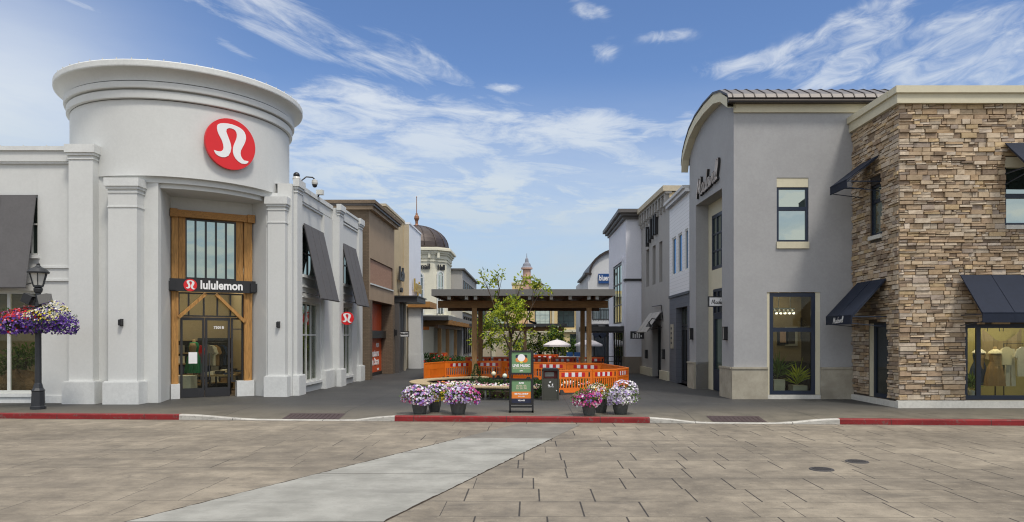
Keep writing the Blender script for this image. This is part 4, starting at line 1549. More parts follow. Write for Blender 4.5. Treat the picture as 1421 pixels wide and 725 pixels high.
def hanging_board(label, x0, x1, y, z0, z1, thick=.09, dark=True, group=None):
    t = thing('blade_sign', label, 'sign', ((x0 + x1) / 2, y, z0), 0, group)
    mb = MB()
    fr = M['board']
    w = .035
    mb.box(x0, x1, y, y + thick, z0, z0 + w, fr); mb.box(x0, x1, y, y + thick, z1 - w, z1, fr)
    mb.box(x0, x0 + w, y, y + thick, z0 + w, z1 - w, fr); mb.box(x1 - w, x1, y, y + thick, z0 + w, z1 - w, fr)
    mb.build('frame', t)
    mb = MB()
    mb.box(x0 + w, x1 - w, y + .012, y + thick - .012, z0 + w, z1 - w, M['board'] if dark else M['white'])
    mb.build('panel', t)
    return t


x0, x1 = (983 - UX) / FPX * 25.2, (1015.5 - UX) / FPX * 25.2
z0, z1 = EYE + (UY - 426) * .0252, EYE + (UY - 411.5) * .0252
t = hanging_board('white framed sign with dark handwriting hanging out over the navy door', x0, x1, 25.2, z0, z1, .1, False)
mb = script_mb((x1 - x0) * .74, M['board'], lambda x, y, dd: Vector(((x0 + x1) / 2 + x, 25.208 - dd, (z0 + z1) / 2 - .02 + y)), .17, .008)
mb.build('lettering', t)
mb = MB(); mb.tube([(x1 - .02, 25.25, z1 - .05), (6.72, 25.25, z1 - .05)], .025, M['black_metal']); mb.build('bracket', t)


def sconce(label, P, F, grp='slim lantern sconces on the shopfronts', s=.17, h=.46):
    t = thing('wall_sconce', label, 'wall light', P, 0, grp)
    s0 = (Vector((P[0], P[1], 0)) - F.A).dot(F.u)
    z = P[2]
    mb = MB()
    F.box(mb, s0 - s / 2, s0 + s / 2, 0, .03, z - h / 2, z + h / 2, M['black_metal'])
    for a in (-s / 2, s / 2 - .02):
        F.box(mb, s0 + a, s0 + a + .02, .03, .14, z - h / 2, z + h / 2, M['black_metal'])
    F.box(mb, s0 - s / 2, s0 + s / 2, .03, .14, z + h / 2 - .03, z + h / 2, M['black_metal'])
    F.box(mb, s0 - s / 2, s0 + s / 2, .03, .14, z - h / 2, z - h / 2 + .03, M['black_metal'])
    mb.build('lantern_frame', t)
    mb = MB()
    F.box(mb, s0 - s / 2 + .02, s0 + s / 2 - .02, .035, .125, z - h / 2 + .03, z + h / 2 - .03, M['frost'])
    mb.build('diffuser', t)


sconce('slim white and black lantern on the grey pier beside the navy door', FE.p(ge(24.5), 0, 2.3), FE)
sconce('slim white and black lantern on the grey pier past the navy door', FE.p(ge(28.8), 0, 2.3), FE)

# ================================================================== stone store
ss_ = thing('stone_store', 'corner store clad in brown ledge stone with navy awnings', 'building', (13.0, 21.5, PAVE))
FSF = Facade((10.74, 20.9), (24, 20.9))                # front
FSS = Facade((10.70, 23.8), (10.74, 20.9))             # side, towards the street
SSL = FSS.L
st_o = [(13.78 - 10.74, 17.4 - 10.74, 5.3, 7.4), (12.62 - 10.74, 17.2 - 10.74, .36, 2.56)]
si_o = [(SSL - 1.75, SSL - .98, 5.2, 7.15), (SSL - 1.86, SSL - .62, .32, 2.6)]
mb = MB()
FSF.wall(mb, 0, 13, PAVE - .1, 8.95, M['stone_joint'], st_o, rev=.16)
FSS.wall(mb, 0, SSL, PAVE - .1, 8.95, M['stone_joint'], si_o, rev=.16)
mb.face([(10.7, 20.9, 8.95), (24, 20.9, 8.95), (24, 34, 8.95), (10.7, 34, 8.95)], M['stone_joint'])
mb.face([(24, 20.9, 0), (24, 34, 0), (24, 34, 8.95), (24, 20.9, 8.95)], M['stone_joint'])
mb.face([(10.7, 23.8, 8.9), (10.7, 34, 8.9), (10.7, 34, 10.0), (10.7, 23.8, 10.0)], M['madewell_grey'])
mb.build('wall', ss_)
PAL = [(.50, .385, .26), (.47, .355, .24), (.58, .47, .34), (.42, .31, .21), (.32, .24, .17), (.54, .41, .245), (.54, .455, .35), (.40, .33, .27), (.62, .52, .40), (.44, .32, .20), (.56, .48, .375), (.28, .215, .16), (.57, .45, .31), (.50, .405, .29), (.58, .495, .40), (.48, .37, .25)]
rs = random.Random(5)


def stones(mb, F, s0, s1, z0, z1, ops, rnd):
    z = z0
    while z < z1 - .02:
        h = rnd.choice((.09, .11, .12, .13, .15, .16))
        if z + h > z1 - .05:
            h = z1 - z
        s = s0
        while s < s1 - .01:
            w = rnd.uniform(.14, .52)
            if s + w > s1 - .16:
                w = s1 - s
            parts = [(s, s + w, z, z + h)]
            if h > .115 and rnd.random() < .45:
                k = rnd.uniform(.38, .62)
                parts = [(s, s + w, z, z + h * k), (s, s + w, z + h * k, z + h)]
                if rnd.random() < .5:
                    m_ = s + w * rnd.uniform(.35, .65)
                    parts = [parts[0], (s, m_, z + h * k, z + h), (m_, s + w, z + h * k, z + h)]
            for a, b, c, e in parts:
                for o in ops:
                    if a < o[1] and b > o[0] and c < o[3] - .02 and e > o[2] + .02:
                        if a < o[0]:
                            b = min(b, o[0])
                        elif b > o[1]:
                            a = max(a, o[1])
                        else:
                            b = a
                if b - a < .03:
                    continue
                g = .006
                dd = rnd.uniform(.02, .09)
                c0 = rnd.choice(PAL)
                v = rnd.uniform(.78, 1.10)
                col = tuple(min(1, x * v) for x in c0)
                j = lambda: rnd.uniform(-.012, .012)
                f = [F.p(a + g + rnd.uniform(0, .01), dd + j(), c + g), F.p(b - g - rnd.uniform(0, .01), dd + j(), c + g + rnd.uniform(0, .01)), F.p(b - g, 0, c + g), F.p(a + g, 0, c + g),
                     F.p(a + g + rnd.uniform(0, .012), dd + j(), e - g - rnd.uniform(0, .012)), F.p(b - g - rnd.uniform(0, .012), dd + j(), e - g), F.p(b - g, 0, e - g), F.p(a + g, 0, e - g)]
                mb.hexa(f, M['stone'], col, skip=(4,))
            s += w
        z += h


mb = MB()
stones(mb, FSF, -.05, 9.0, .36, 8.92, st_o, rs)
stones(mb, FSS, 0, SSL + .02, .36, 8.92, si_o, rs)
mb.build('stone_cladding', ss_)
mb = MB()
FSF.box(mb, -.12, st_o[1][0], 0, .13, PAVE - .05, .34, M['stone_base'])
FSF.box(mb, st_o[1][1], 12, 0, .13, PAVE - .05, .34, M['stone_base'])
FSF.box(mb, st_o[1][0], st_o[1][1], -.1, .13, PAVE - .05, .34, M['stone_base'])
FSS.box(mb, 0, SSL - .002, 0, .12, PAVE - .05, .30, M['stone_base'])
mb.build('base_course', ss_)
mb = MB()
FSF.box(mb, -.16, 12, -.3, .16, 8.92, 9.2, CR)
FSF.box(mb, -.22, 12, -.3, .23, 9.2, 9.4, CR)
FSS.box(mb, 0, SSL - .3, -.3, .16, 8.92, 9.2, CR)
FSS.box(mb, 0, SSL - .3, -.3, .23, 9.2, 9.4, CR)
for k in range(14):
    FSF.box(mb, .2 + k * .62, .23 + k * .62, .0, .03, 9.4, 9.47, M['black_metal'])
mb.build('cornice', ss_)


def awning_box(parent, F, s0, s1, z1, z0, out, val, mat, writing=None):
    mb = MB()
    q = F.p
    t = .02
    mb.hexa([q(s0, out, z0), q(s1, out, z0), q(s1, out - .03, z0 - .02), q(s0, out - .03, z0 - .02),
             q(s0, .09 + t, z1), q(s1, .09 + t, z1), q(s1, .09, z1 - .02), q(s0, .09, z1 - .02)], mat)
    F.box(mb, s0, s1, out - .015, out + .006, z0 - val, z0 + .004, mat)
    k = s0 + .9
    while k < s1 - .3:
        F.bar(mb, (k, .09 + t + .004, z1 + .004), (k, out + .004, z0 + .006), .03, .012, mat)
        F.box(mb, k - .012, k + .012, out + .006, out + .011, z0 - val, z0, mat)
        k += .9
    F.box(mb, s0, s1, out + .006, out + .012, z0 - .03, z0 - .012, mat)
    F.box(mb, s0, s1, out + .006, out + .012, z0 - val, z0 - val + .025, mat)
    aw = mb.build('awning', parent)
    for s in (s0 + .04, s1 - .04):
        fb = MB()
        F.bar(fb, (s, .02, z0 - .05), (s, out - .03, z0 - .05), .03, .03, NF)
        F.bar(fb, (s, .05, z0 - .35), (s, out - .03, z0 - val + .03), .022, .022, NF)
        F.bar(fb, (s, .1, z1 - .05), (s, out - .04, z0 - .05), .03, .03, NF)
        fb.build('awning_arm', aw)
    return aw


NV = M['navy']
awning_box(ss_, FSF, 12.43 - 10.74, 18 - 10.74, 3.97, 2.86, 1.12, .28, NV)
awning_box(ss_, FSF, 13.72 - 10.74, 18 - 10.74, 7.78, 6.95, 1.05, .24, NV)
al = awning_box(ss_, FSS, SSL - 2.4, SSL - .6, 3.93, 2.84, 1.13, .28, NV)
awning_box(ss_, FSS, SSL - 2.2, SSL - 1.04, 7.72, 6.98, 1.08, .26, NV)
sv = SSL - 1.5
mb = script_mb(.72, M['lit_white'], lambda x, y, dd: FSS.p(sv + x, 1.138 + dd, 2.69 + y), .2, .006, tilt=.05)
mb.build('valance_lettering', al)
a, b, c, e = st_o[1]
window(ss_, FSF, a, b, c, e, -.06, NF, G, .12, vs=[12.62 - 10.74 + .44, 15.6 - 10.74], bar=.13, name='shop_window')
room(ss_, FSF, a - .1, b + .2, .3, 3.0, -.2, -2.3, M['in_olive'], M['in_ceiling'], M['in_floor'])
for s in (a + .3, a + .9, a + 1.6, a + 2.3, a + 3.2):
    for dd in (-.5, -1.5):
        mb = MB()
        p = FSF.p(s, dd, 2.98)
        mb.lathe((p.x, p.y, p.z), [(.10, 0), (0, -.012)], M['lamp_on'], 12)
        mb.build('downlight', ss_)
a, b, c, e = st_o[0]
window(ss_, FSF, a, b, c + .12, e, -.06, NF, M['mirror_glass'], .08, hs=[6.28], vs=[15.5 - 10.74], bar=.14, name='upper_window')
mb = MB(); FSF.box(mb, a, b, -.1, .09, c, c + .12, M['stone_base']); mb.build('sill', ss_)
mb = MB(); FSF.box(mb, a, b, -.08, .0, 7.1, e, CR); mb.build('window_trim', ss_)
a, b, c, e = si_o[0]
window(ss_, FSS, a, b, c + .12, 6.9, -.05, NF, M['mirror_glass'], .08, hs=[6.4], bar=.12, name='upper_window')
mb = MB(); FSS.box(mb, a, b, -.1, .09, c, c + .12, M['stone_base']); mb.build('sill', ss_)
mb = MB(); FSS.box(mb, a, b, -.1, .0, 6.9, e, M['gutter']); mb.build('window_trim', ss_)
a, b, c, e = si_o[1]
mb = MB(); FSS.box(mb, a, a + .22, -.14, -.02, c, e, CR); mb.build('window_trim', ss_)
window(ss_, FSS, a + .22, b, c, e, -.05, NF, M['dark_glass'], .12, name='shop_window')
# ================================================================== buildings along the street, left side
def shell(mb, pts, z0, z1, mat):
    """plain outer walls and roof on a plan polygon"""
    mb.prism(pts, z0, z1, mat, top=True, bottom=False)


# taupe
tb = thing('taupe_store', 'taupe stucco store with brick piers and an orange red doorway', 'building', (-8.5, 37, PAVE))
FT = Facade((-7.62, 34.2), (-7.58, 40.35))
TL = FT.L
mb = MB()
FT.wall(mb, 0, TL, PAVE - .1, 8.2, M['taupe'], [(.55, 5.6, PAVE - .1, 3.95), (.25, 5.7, 4.75, 5.95)], rev=.7, rmat=M['taupe_dark'])
mb.face([(-16, 34.2, 0), (-7.62, 34.2, 0), (-7.62, 34.2, 8.2), (-16, 34.2, 8.2)], M['taupe_dark'])
mb.face([(-16, 34.2, 8.2), (-7.6, 34.2, 8.2), (-7.6, 40.3, 8.2), (-16, 40.3, 8.2)], M['taupe'])
mb.face([(-7.58, 40.35, 0), (-16, 40.35, 0), (-16, 40.35, 8.2), (-7.58, 40.35, 8.2)], M['taupe'])
mb.build('wall', tb)
mb = MB(); FT.box(mb, .25, 5.7, -.2, -.06, 4.75, 5.95, M['pink_panel']); mb.build('brick_panel', tb)
mb = MB(); FT.box(mb, .2, 5.75, -.06, .05, 4.68, 4.75, M['white_frame']); mb.build('panel_sill', tb)
mb = MB()
FT.box(mb, -.2, TL + .2, -9, .2, 8.2, 8.36, M['taupe'])
FT.box(mb, -.3, TL + .3, -9, .3, 8.36, 8.46, M['mid_cornice'])
FT.box(mb, -.36, TL + .36, -9, .36, 8.46, 8.62, M['taupe_dark'])
mb.build('cornice', tb)
mb = MB(); FT.box(mb, .0, .55, 0, .03, PAVE, 3.95, M['taupe_dark']); FT.box(mb, 5.6, TL, 0, .03, PAVE, 3.95, M['taupe_dark']); mb.build('brick_pier', tb)
dmb = MB()
for k in range(5):
    FT.box(dmb, .56 + k * 1.006, .56 + k * 1.006 + .985, -.68, -.6, PAVE + .18, 3.94, M['orange_door'])
FT.box(dmb, .55, 5.6, -.69, -.63, PAVE, 3.95, M['frame_black'])
FT.box(dmb, .55, 5.6, -.62, -.57, PAVE, PAVE + .18, M['frame_black'])
dd_ = dmb.build('door', tb)
mb = MB(); FT.box(mb, .55, 5.6, -.6, -.35, 2.1, 2.5, M['frame_black']); mb.build('mid_rail', dd_)
for tx, z, sz in (('NEW', 1.72, .3), ('Adventures', 1.3, .52), ('in Store', .85, .52), ('soon', .45, .2)):
    mb = text_mb(tx, sz, M['lit_white'], lambda x, y, d_: FT.p(4.9 + x, -.598 + d_, z + y), .006, .012, align='RIGHT')
    mb.build('lettering', dd_)

# tan
tn = thing('tan_store', 'tall tan stucco store with a dark flat canopy over its entrance', 'building', (-9, 43, PAVE))
FTn = Facade((-8.1, 40.4), (-8.1, 46.5))
mb = MB()
shell(mb, [(-18, 40.45), (-8.1, 40.45), (-8.1, 46.5), (-18, 46.5)], 0, 9.5, M['tan'])
mb.build('wall', tn)
mb = MB(); FTn.box(mb, -.05, 6.1, -9, .06, 9.5, 9.64, M['tan_light']); mb.build('coping', tn)
mb = MB(); FTn.box(mb, .3, 3.6, 0, 1.74, 4.15, 4.44, M['fascia_dark']); FTn.box(mb, .2, 3.7, 0, 1.8, 4.44, 4.5, M['fascia_dark']); mb.build('canopy', tn)
for a, b, dq, m_ in ((.35, .8, .72, 'mid_cornice'), (.8, 1.4, .6, 'tan_light'), (2.0, 2.8, .55, 'mid_cornice'), (2.8, 3.4, .6, 'tan_light'), (4.6, 6.0, .25, 'tan_light')):
    mb = MB(); FTn.box(mb, a, b, 0, dq, PAVE - .05, 4.15, M[m_]); mb.build('entrance_pier', tn)
window(tn, FTn, 3.5, 4.5, PAVE, 3.4, .06, DF, M['dark_glass'], .08, name='shop_window')
for tx, z, sz in (('Lab', 6.0, 1.15), ('co', 5.1, .5)):
    mb = text_mb(tx, sz, M['board'], lambda x, y, d_: FTn.p(4.1 + x, .12 + d_, z + y), .06, .03, shear=.2)
    o = mb.build('wall_lettering', None)
    tag(o, 'dark raised script letters on the tan store' if sz > 1 else 'small dark letters below the script on the tan store', 'sign')
lt = thing('wall_lamp', 'black wall lamp at the corner between the taupe and tan stores', 'wall lamp', (-7.5, 40.5, 2.4))
mb = MB(); mb.box(-7.58, -7.5, 40.1, 40.2, 2.2, 2.6, M['black_metal']); mb.build('back_plate', lt)
mb = MB(); mb.box(-7.5, -7.38, 40.08, 40.22, 2.24, 2.56, M['black_metal']); mb.build('lamp_body', lt)
x0, x1 = (553.5 - UX) * .0415, (567.5 - UX) * .0415
t = hanging_board('pale blade sign with dark writing hanging under the dark flat canopy', x0, x1, 41.5, EYE + (UY - 468) * .0415, EYE + (UY - 460) * .0415, .08, False)
mb = text_mb('Nourish', .13, M['board'], lambda x, y, dd: Vector(((x0 + x1) / 2 + x, 41.508 - dd, 2.34 + y)), .004, .008, shear=.3); mb.build('lettering', t)

# white
wb = thing('white_block', 'narrow bluish white store with gold letters and a small wooden canopy', 'building', (-8.6, 49, PAVE))
FWb = Facade((-7.77, 46.5), (-7.77, 51.4))
mb = MB(); shell(mb, [(-18, 46.55), (-7.77, 46.55), (-7.77, 51.4), (-18, 51.4)], 0, 9.45, M['white_wall']); mb.build('wall', wb)
mb = MB(); mb.box(-8.12, -7.79, 46.42, 46.55, 0, 9.4, M['tan_light']); mb.build('corner_return', wb)
mb = MB(); FWb.box(mb, 0, 4.9, -9, .05, 9.45, 9.56, M['white_wall']); mb.build('coping', wb)
mb = MB(); mb.box(-7.77, -6.98, 46.2, 47.2, PAVE, 4.05, M['grey_white']); mb.box(-7.77, -6.95, 46.17, 47.23, PAVE, 1.05, M['grey_white']); mb.build('pier', wb)
mb = MB(); mb.box(-7.77, -6.35, 45.9, 49.2, 4.05, 4.42, M['timber_h']); mb.build('canopy', wb)
window(wb, FWb, 1.2, 4.4, PAVE, 3.6, .04, DF, M['dark_glass'], .1, vs=[2.2, 3.3], name='shop_window')
mb = text_mb('Lupin', 1.2, M['gold'], lambda x, y, dd: FWb.p(2.6 + x, .1 + dd, 5.55 + y), .05, .02, sx=1.15)
tag(mb.build('gold_lettering'), 'gold raised letters on the bluish white wall above the wooden canopy', 'sign')

# domed corner building
db = thing('domed_building', 'cream corner pavilion with a dark copper dome and tall finial', 'building', (-10, 66, PAVE))
cx_, cy_, hw, ch = -10.35, 66.0, 2.95, 1.0


def octo(r, c):
    return [(cx_ - r + c, cy_ - r), (cx_ + r - c, cy_ - r), (cx_ + r, cy_ - r + c), (cx_ + r, cy_ + r - c), (cx_ + r - c, cy_ + r), (cx_ - r + c, cy_ + r), (cx_ - r, cy_ + r - c), (cx_ - r, cy_ - r + c)]


CW = M['cream_wall']
mb = MB(); mb.prism(octo(hw, ch), 0, 9.0, CW, bottom=False); mb.build('wall', db)
mb = MB()
for r, a, b in ((3.02, 8.75, 8.9), (3.02, 9.0, 9.35), (3.12, 9.35, 9.5), (3.22, 9.5, 9.7), (3.38, 9.7, 9.86), (3.3, 9.86, 9.98)):
    mb.prism(octo(r, ch), a, b, CW)
for k in range(7):
    x = cx_ - 2.4 + k * .8
    mb.box(x - .1, x + .1, cy_ - 3.2, cy_ - 3.0, 9.05, 9.5, CW)
mb.build('cornice', db)
mb = MB()
dpro = [(2.98, 9.98), (3.0, 10.2), (2.9, 10.25)] + [(2.9 * math.cos(t), 10.25 + 2.05 * math.sin(t)) for t in [PI / 2 * k / 9 for k in range(1, 9)]] + [(.25, 12.32), (.01, 12.34)]
mb.lathe((cx_, cy_), dpro, M['dome'], 32, smooth=True)
for k in range(16):
    a = 2 * PI * k / 16
    mb.tube([(cx_ + (r + .015) * math.cos(a), cy_ + (r + .015) * math.sin(a), z) for r, z in dpro[2:-1]], .045, M['dome'], 5)
mb.build('dome', db)
mb = MB()
mb.lathe((cx_, cy_), [(.26, 12.3), (.12, 12.5), (.14, 12.75), (.24, 12.98), (.21, 13.18), (.09, 13.35), (.12, 13.42), (.04, 13.5), (.03, 14.9), (.06, 14.95), (.0, 15.05)], M['copper'], 14)
mb.build('finial', db)


def arch_window(parent, F, s0, s1, z0, z1, d=.03, glass='mirror_glass', fm='white_frame', name='arched_window', vs=2, hs=3):
    r = (s1 - s0) / 2
    sm_ = (s0 + s1) / 2
    mb = MB()

    def rim(rr, dd, mat, thick):
        out = [(sm_ + rr * math.cos(t), z1 - r + rr * math.sin(t)) for t in [PI * k / 12 for k in range(13)]]
        out = [(sm_ + rr, z0)] + out + [(sm_ - rr, z0)]
        return out
    o_ = rim(r, d, None, 0); i_ = rim(r - .14, d, None, 0)
    for k in range(len(o_) - 1):
        a, b, c, e = o_[k], o_[k + 1], i_[k + 1], i_[k]
        mb.hexa([F.p(*[p[0], dd, p[1]]) for dd in (0,) for p in (a, b, c, e)] + [F.p(p[0], d + .06, p[1]) for p in (a, b, c, e)], M[fm])
    for k in range(1, vs + 1):
        s = s0 + (s1 - s0) * k / (vs + 1)
        F.box(mb, s - .03, s + .03, 0, d + .04, z0, z1 - r, M[fm])
    for k in range(1, hs + 1):
        z = z0 + (z1 - r - z0) * k / hs
        F.box(mb, s0 + .1, s1 - .1, 0, d + .045, z - .03, z + .03, M[fm])
    w = mb.build(name, parent)
    g = MB()
    g.face([F.p(x, d, z) for x, z in i_], M[glass])
    g.build('pane', w)


FD = Facade((cx_ - 1.95, cy_ - hw), (cx_ + 1.95, cy_ - hw))
FD2 = Facade((cx_ + hw - ch, cy_ - hw), (cx_ + hw, cy_ - hw + ch))
arch_window(db, FD, 1.95 + .05, 1.95 + 1.15, 4.2, 7.9)
arch_window(db, FD2, .3, 1.1, 4.2, 8.0, vs=1)
mb = MB()
FD.box(mb, 2.1, 3.85, 0, .3, 4.0, 4.1, M['white_frame']); FD.box(mb, 2.1, 3.85, 0, .3, 3.2, 3.3, M['white_frame'])
for k in range(9):
    FD.box(mb, 2.15 + k * .2, 2.21 + k * .2, .1, .18, 3.3, 4.0, M['white_frame'])
mb.build('balustrade', db)
mb = MB()
shell(mb, [(-9.6, 63.6), (-7.0, 63.6), (-7.0, 68), (-9.6, 68)], 0, 4.1, CW)
mb.build('ground_storey', db)
mb = text_mb('small', .62, M['board'], lambda x, y, dd: FD.p(3.0 + x, .08 + dd, 8.3 + y), .04, .02)
tag(mb.build('cream_wall_lettering'), 'dark letters across the front face of the domed building', 'sign')
mb = text_mb('Hall', .62, M['board'], lambda x, y, dd: FD2.p(.75 + x, .08 + dd, 8.25 + y), .04, .02, sx=.8)
tag(mb.build('cream_wall_lettering'), 'dark letters on the angled face of the domed building', 'sign')
hs_ = thing('square_sign', 'yellow square sign with two dark eyes shaped marks beside a shop door', 'sign', (-8.9, 62.0, 2.9))
mb = MB(); mb.box(-9.25, -8.65, 61.9, 62.0, 2.75, 3.5, M['poster_orange']); mb.build('panel', hs_)
mb = MB()
for q in (-9.08, -8.82):
    mb.lathe((q, 61.88, 3.12), [(.0, -.06), (.07, 0), (.0, .06)], M['board'], 10)
mb.build('mark', hs_)
mb = MB(); mb.tube([(-8.65, 61.95, 3.5), (-7.9, 61.95, 3.5), (-7.6, 62.6, 3.5)], .03, M['black_metal']); mb.build('bracket', hs_)

# two-storey grey building beyond the dome
gb = thing('grey_two_storey_building', 'grey two storey building with a row of dark upper windows beyond the dome', 'building', (-8, 76, PAVE))
FB2 = Facade((-6.35, 68), (-6.35, 86))
mb = MB(); shell(mb, [(-14, 68), (-6.35, 68), (-6.35, 86), (-14, 86)], 0, 8.45, M['bracket_grey']); mb.build('wall', gb)
mb = MB(); mb.box(-14.2, -6.1, 67.8, 86.2, 8.45, 8.6, M['mid_cornice']); mb.build('cornice', gb)
for k in range(7):
    s = 1.0 + k * 2.4
    window(gb, FB2, s, s + 1.5, 5.6, 7.6, .06, DF, M['dark_glass'], .08, name='upper_window')
    window(gb, FB2, s, s + 1.5, .4, 4.2, .06, DF, M['dark_glass'], .1, vs=[s + .75], name='shop_window')
mb = MB(); FB2.box(mb, 0, 18, 0, .25, 4.5, 4.75, M['cream']); mb.build('string_course', gb)
awb = MB(); FB2.box(awb, .5, 4, 0, .9, 3.2, 3.35, M['gutter']); awb.build('canopy', gb)

# ================================================================== right side of the street
# sided
sb = thing('sided_store', 'store with white clapboard above and dark grey clapboard below', 'building', (8, 31.4, PAVE))
FSd = Facade((6.5, 33.5), (6.5, 29.32))
wy = lambda y: 33.5 - y
mb = MB()
ops = [(wy(b), wy(a), 4.95, 6.66) for a, b in ((29.6, 30.2), (30.75, 31.6), (32.0, 32.9))]
FSd.wall(mb, 0, 4.18, 4.0, 8.1, M['siding_white'], ops, rev=.1)
FSd.wall(mb, 0, 4.18, 0, 4.0, M['siding_dark'], [(wy(32.0), wy(29.7), PAVE, 3.45)], rev=.3)
mb.face([(6.5, 29.3, 8.1), (20, 29.3, 8.1), (20, 33.5, 8.1), (6.5, 33.5, 8.1)], M['slate'])
mb.build('wall', sb)
mb = MB(); FSd.box(mb, -.0, 4.18, -.4, .18, 8.1, 8.24, M['siding_white']); FSd.box(mb, -.0, 4.18, -.4, .28, 8.24, 8.36, M['grey_white']); mb.build('cornice', sb)
mb = MB(); FSd.box(mb, 0, 4.18, 0, .05, 3.95, 4.06, M['slate']); mb.build('string_course', sb)
for o in ops:
    window(sb, FSd, *o, -.03, WF, M['blue_glass'], .07, name='upper_window')
window(sb, FSd, wy(32.0), wy(29.7), PAVE, 2.6, -.25, DF, M['dark_glass'], .12, vs=[wy(31.2), wy(30.4)], name='entrance_glazing')
window(sb, FSd, wy(32.0), wy(29.7), 2.65, 3.45, -.25, DF, M['mirror_glass'], .08, vs=[wy(31.4), wy(30.8), wy(30.3)], name='fanlight')
pq = thing('plaque', 'upright pale plaque on the dark clapboard', 'sign', FSd.p(.7, .03, 2.0))
mb = MB(); FSd.box(mb, .45, .95, 0, .05, 1.65, 2.75, M['plinth_stone']); mb.build('panel', pq)
mb = MB()
for k in range(4):
    FSd.box(mb, .58, .82, .05, .06, 1.85 + k * .22, 1.95 + k * .22, M['board'])
mb.build('lettering', pq)

# bracketed grey
bg_ = thing('bracketed_store', 'warm grey rendered store with a bracketed cornice and tall narrow windows', 'building', (8, 37, PAVE))
FBk = Facade((6.25, 40.25), (6.5, 33.5))
BL = FBk.L
by = lambda y: (40.25 - y) / 6.75 * BL
mb = MB()
ops = [(by(35.7), by(35.0), 4.85, 6.85), (by(37.3), by(36.55), 4.85, 6.85), (by(38.95), by(38.15), 4.85, 6.85), (by(37.3), by(35.3), PAVE, 2.75)]
FBk.wall(mb, 0, BL, 0, 8.85, M['bracket_grey'], ops, rev=.3)
mb.face([(6.5, 33.5, 8.0), (20, 33.5, 8.0), (20, 33.5, 8.9), (6.5, 33.5, 8.9)], M['tan'])
mb.face([(6.25, 40.25, 8.85), (6.5, 33.5, 8.85), (20, 33.5, 8.85), (20, 40.25, 8.85)], M['slate'])
mb.build('wall', bg_)
mb = MB(); FBk.box(mb, -.1, BL + .1, -12, .32, 8.95, 9.2, M['tan_light']); FBk.box(mb, -.05, BL + .05, -.1, .2, 8.85, 8.95, M['bracket_grey']); mb.build('cornice', bg_)
for k in range(10):
    s = .25 + k * (BL - .5) / 9
    mb = MB(); FBk.box(mb, s - .09, s + .09, 0, .2, 8.35, 8.85, M['bracket_grey']); FBk.box(mb, s - .07, s + .07, 0, .12, 8.15, 8.35, M['bracket_grey']); mb.build('bracket', bg_)
for o in ops[:3]:
    window(bg_, FBk, *o, -.2, DF, M['dark_glass'], .08, name='upper_window')
window(bg_, FBk, *ops[3], -.28, DF, M['dark_glass'], .08, vs=[by(36.3)], name='entrance_glazing')
mb = MB(); FBk.box(mb, -.02, by(37.35), 0, .1, PAVE, .55, M['cream']); mb.build('plinth', bg_); mb = MB(); FBk.box(mb, by(35.25), BL - .02, 0, .1, PAVE, .55, M['cream']); mb.build('plinth', bg_)
awning_flat(bg_, FBk, by(37.6), by(35.0), 3.4, 2.38, .75, M['bracket_grey'])
vt = thing('vertical_letters', 'tall dark raised letters standing off the warm grey wall', 'sign', FBk.p(by(37), .1, 7.8))
for s, z0, z1 in ((by(38.2), 6.95, 8.0), (by(37.7), 7.1, 7.8), (by(37.1), 7.2, 8.25), (by(36.4), 7.3, 8.3), (by(36.0), 7.3, 8.3)):
    mb = MB()
    FBk.box(mb, s - .07, s + .07, .0, .18, z0, z1, M['board'])
    mb.build('letter', vt)
sconce('slim lantern on the warm grey wall beyond the awning', FBk.p(by(38.6), 0, 1.25), FBk)
sconce('slim lantern on the warm grey wall on the near side of the awning', FBk.p(by(34.5), 0, 1.35), FBk)
gl = thing('gooseneck_lamp', 'black gooseneck lamp arching over the grey awning', 'wall lamp', FBk.p(by(34.8), 0, 3.4))
mb = MB(); mb.tube([FBk.p(by(34.8), 0, 2.9), FBk.p(by(34.8), .1, 3.7), FBk.p(by(36.8), .12, 3.72)], .025, M['black_metal'])
mb.tube([FBk.p(by(34.8), .08, 3.0), FBk.p(by(34.6), .6, 3.05), FBk.p(by(34.3), .8, 2.85)], .025, M['black_metal']); mb.build('arm', gl)
mb = MB(); p = FBk.p(by(34.3), .8, 2.65); mb.lathe(p, [(.16, 0), (.05, .18), (.03, .25)], M['black_metal'], 12); mb.build('shade', gl)
x0, x1 = (875 - UX) * .0395, (893.5 - UX) * .0395
t = hanging_board('dark blade sign with pale upright strokes projecting from the warm grey store', x0, x1, 39.5, EYE + (UY - 470.5) * .0395, EYE + (UY - 460) * .0395, .1, True)
mb = MB()
for k, (h0, h1) in enumerate(((.1, .3), (.08, .25), (.1, .34), (.08, .28), (.14, .2))):
    xx = x0 + .12 + k * .11
    mb.box(xx, xx + .045, 39.494, 39.5, 2.07 + h0 - .05, 2.07 + h1, M['lit_white'])
mb.build('lettering', t)

# pale lavender block with black string course
lb = thing('lavender_block', 'pale lavender white block with a dark overhanging cornice and a great gridded window', 'building', (6.5, 44, PAVE))
FLs = Facade((5.28, 48.0), (5.38, 40.3))
FLf = Facade((5.38, 40.3), (6.6, 40.3))
mb = MB(); shell(mb, [(5.38, 40.3), (18, 40.3), (18, 48), (5.28, 48)], 0, 8.75, M['lavender']); mb.build('wall', lb)
mb = MB()
mb.box(5.2, 18, 40.1, 48.2, 8.75, 8.9, M['mid_cornice']); mb.box(5.05, 18, 39.95, 48.3, 8.9, 9.05, M['mid_cornice']); mb.box(4.9, 18, 39.8, 48.4, 9.05, 9.25, M['mid_cornice'])
mb.build('cornice', lb)
mb = MB(); FLf.box(mb, -.06, 1.2, 0, .08, 5.3, 5.42, M['board']); FLs.box(mb, FLs.L - .5, FLs.L, 0, .08, 5.3, 5.42, M['board']); mb.build('string_course', lb)
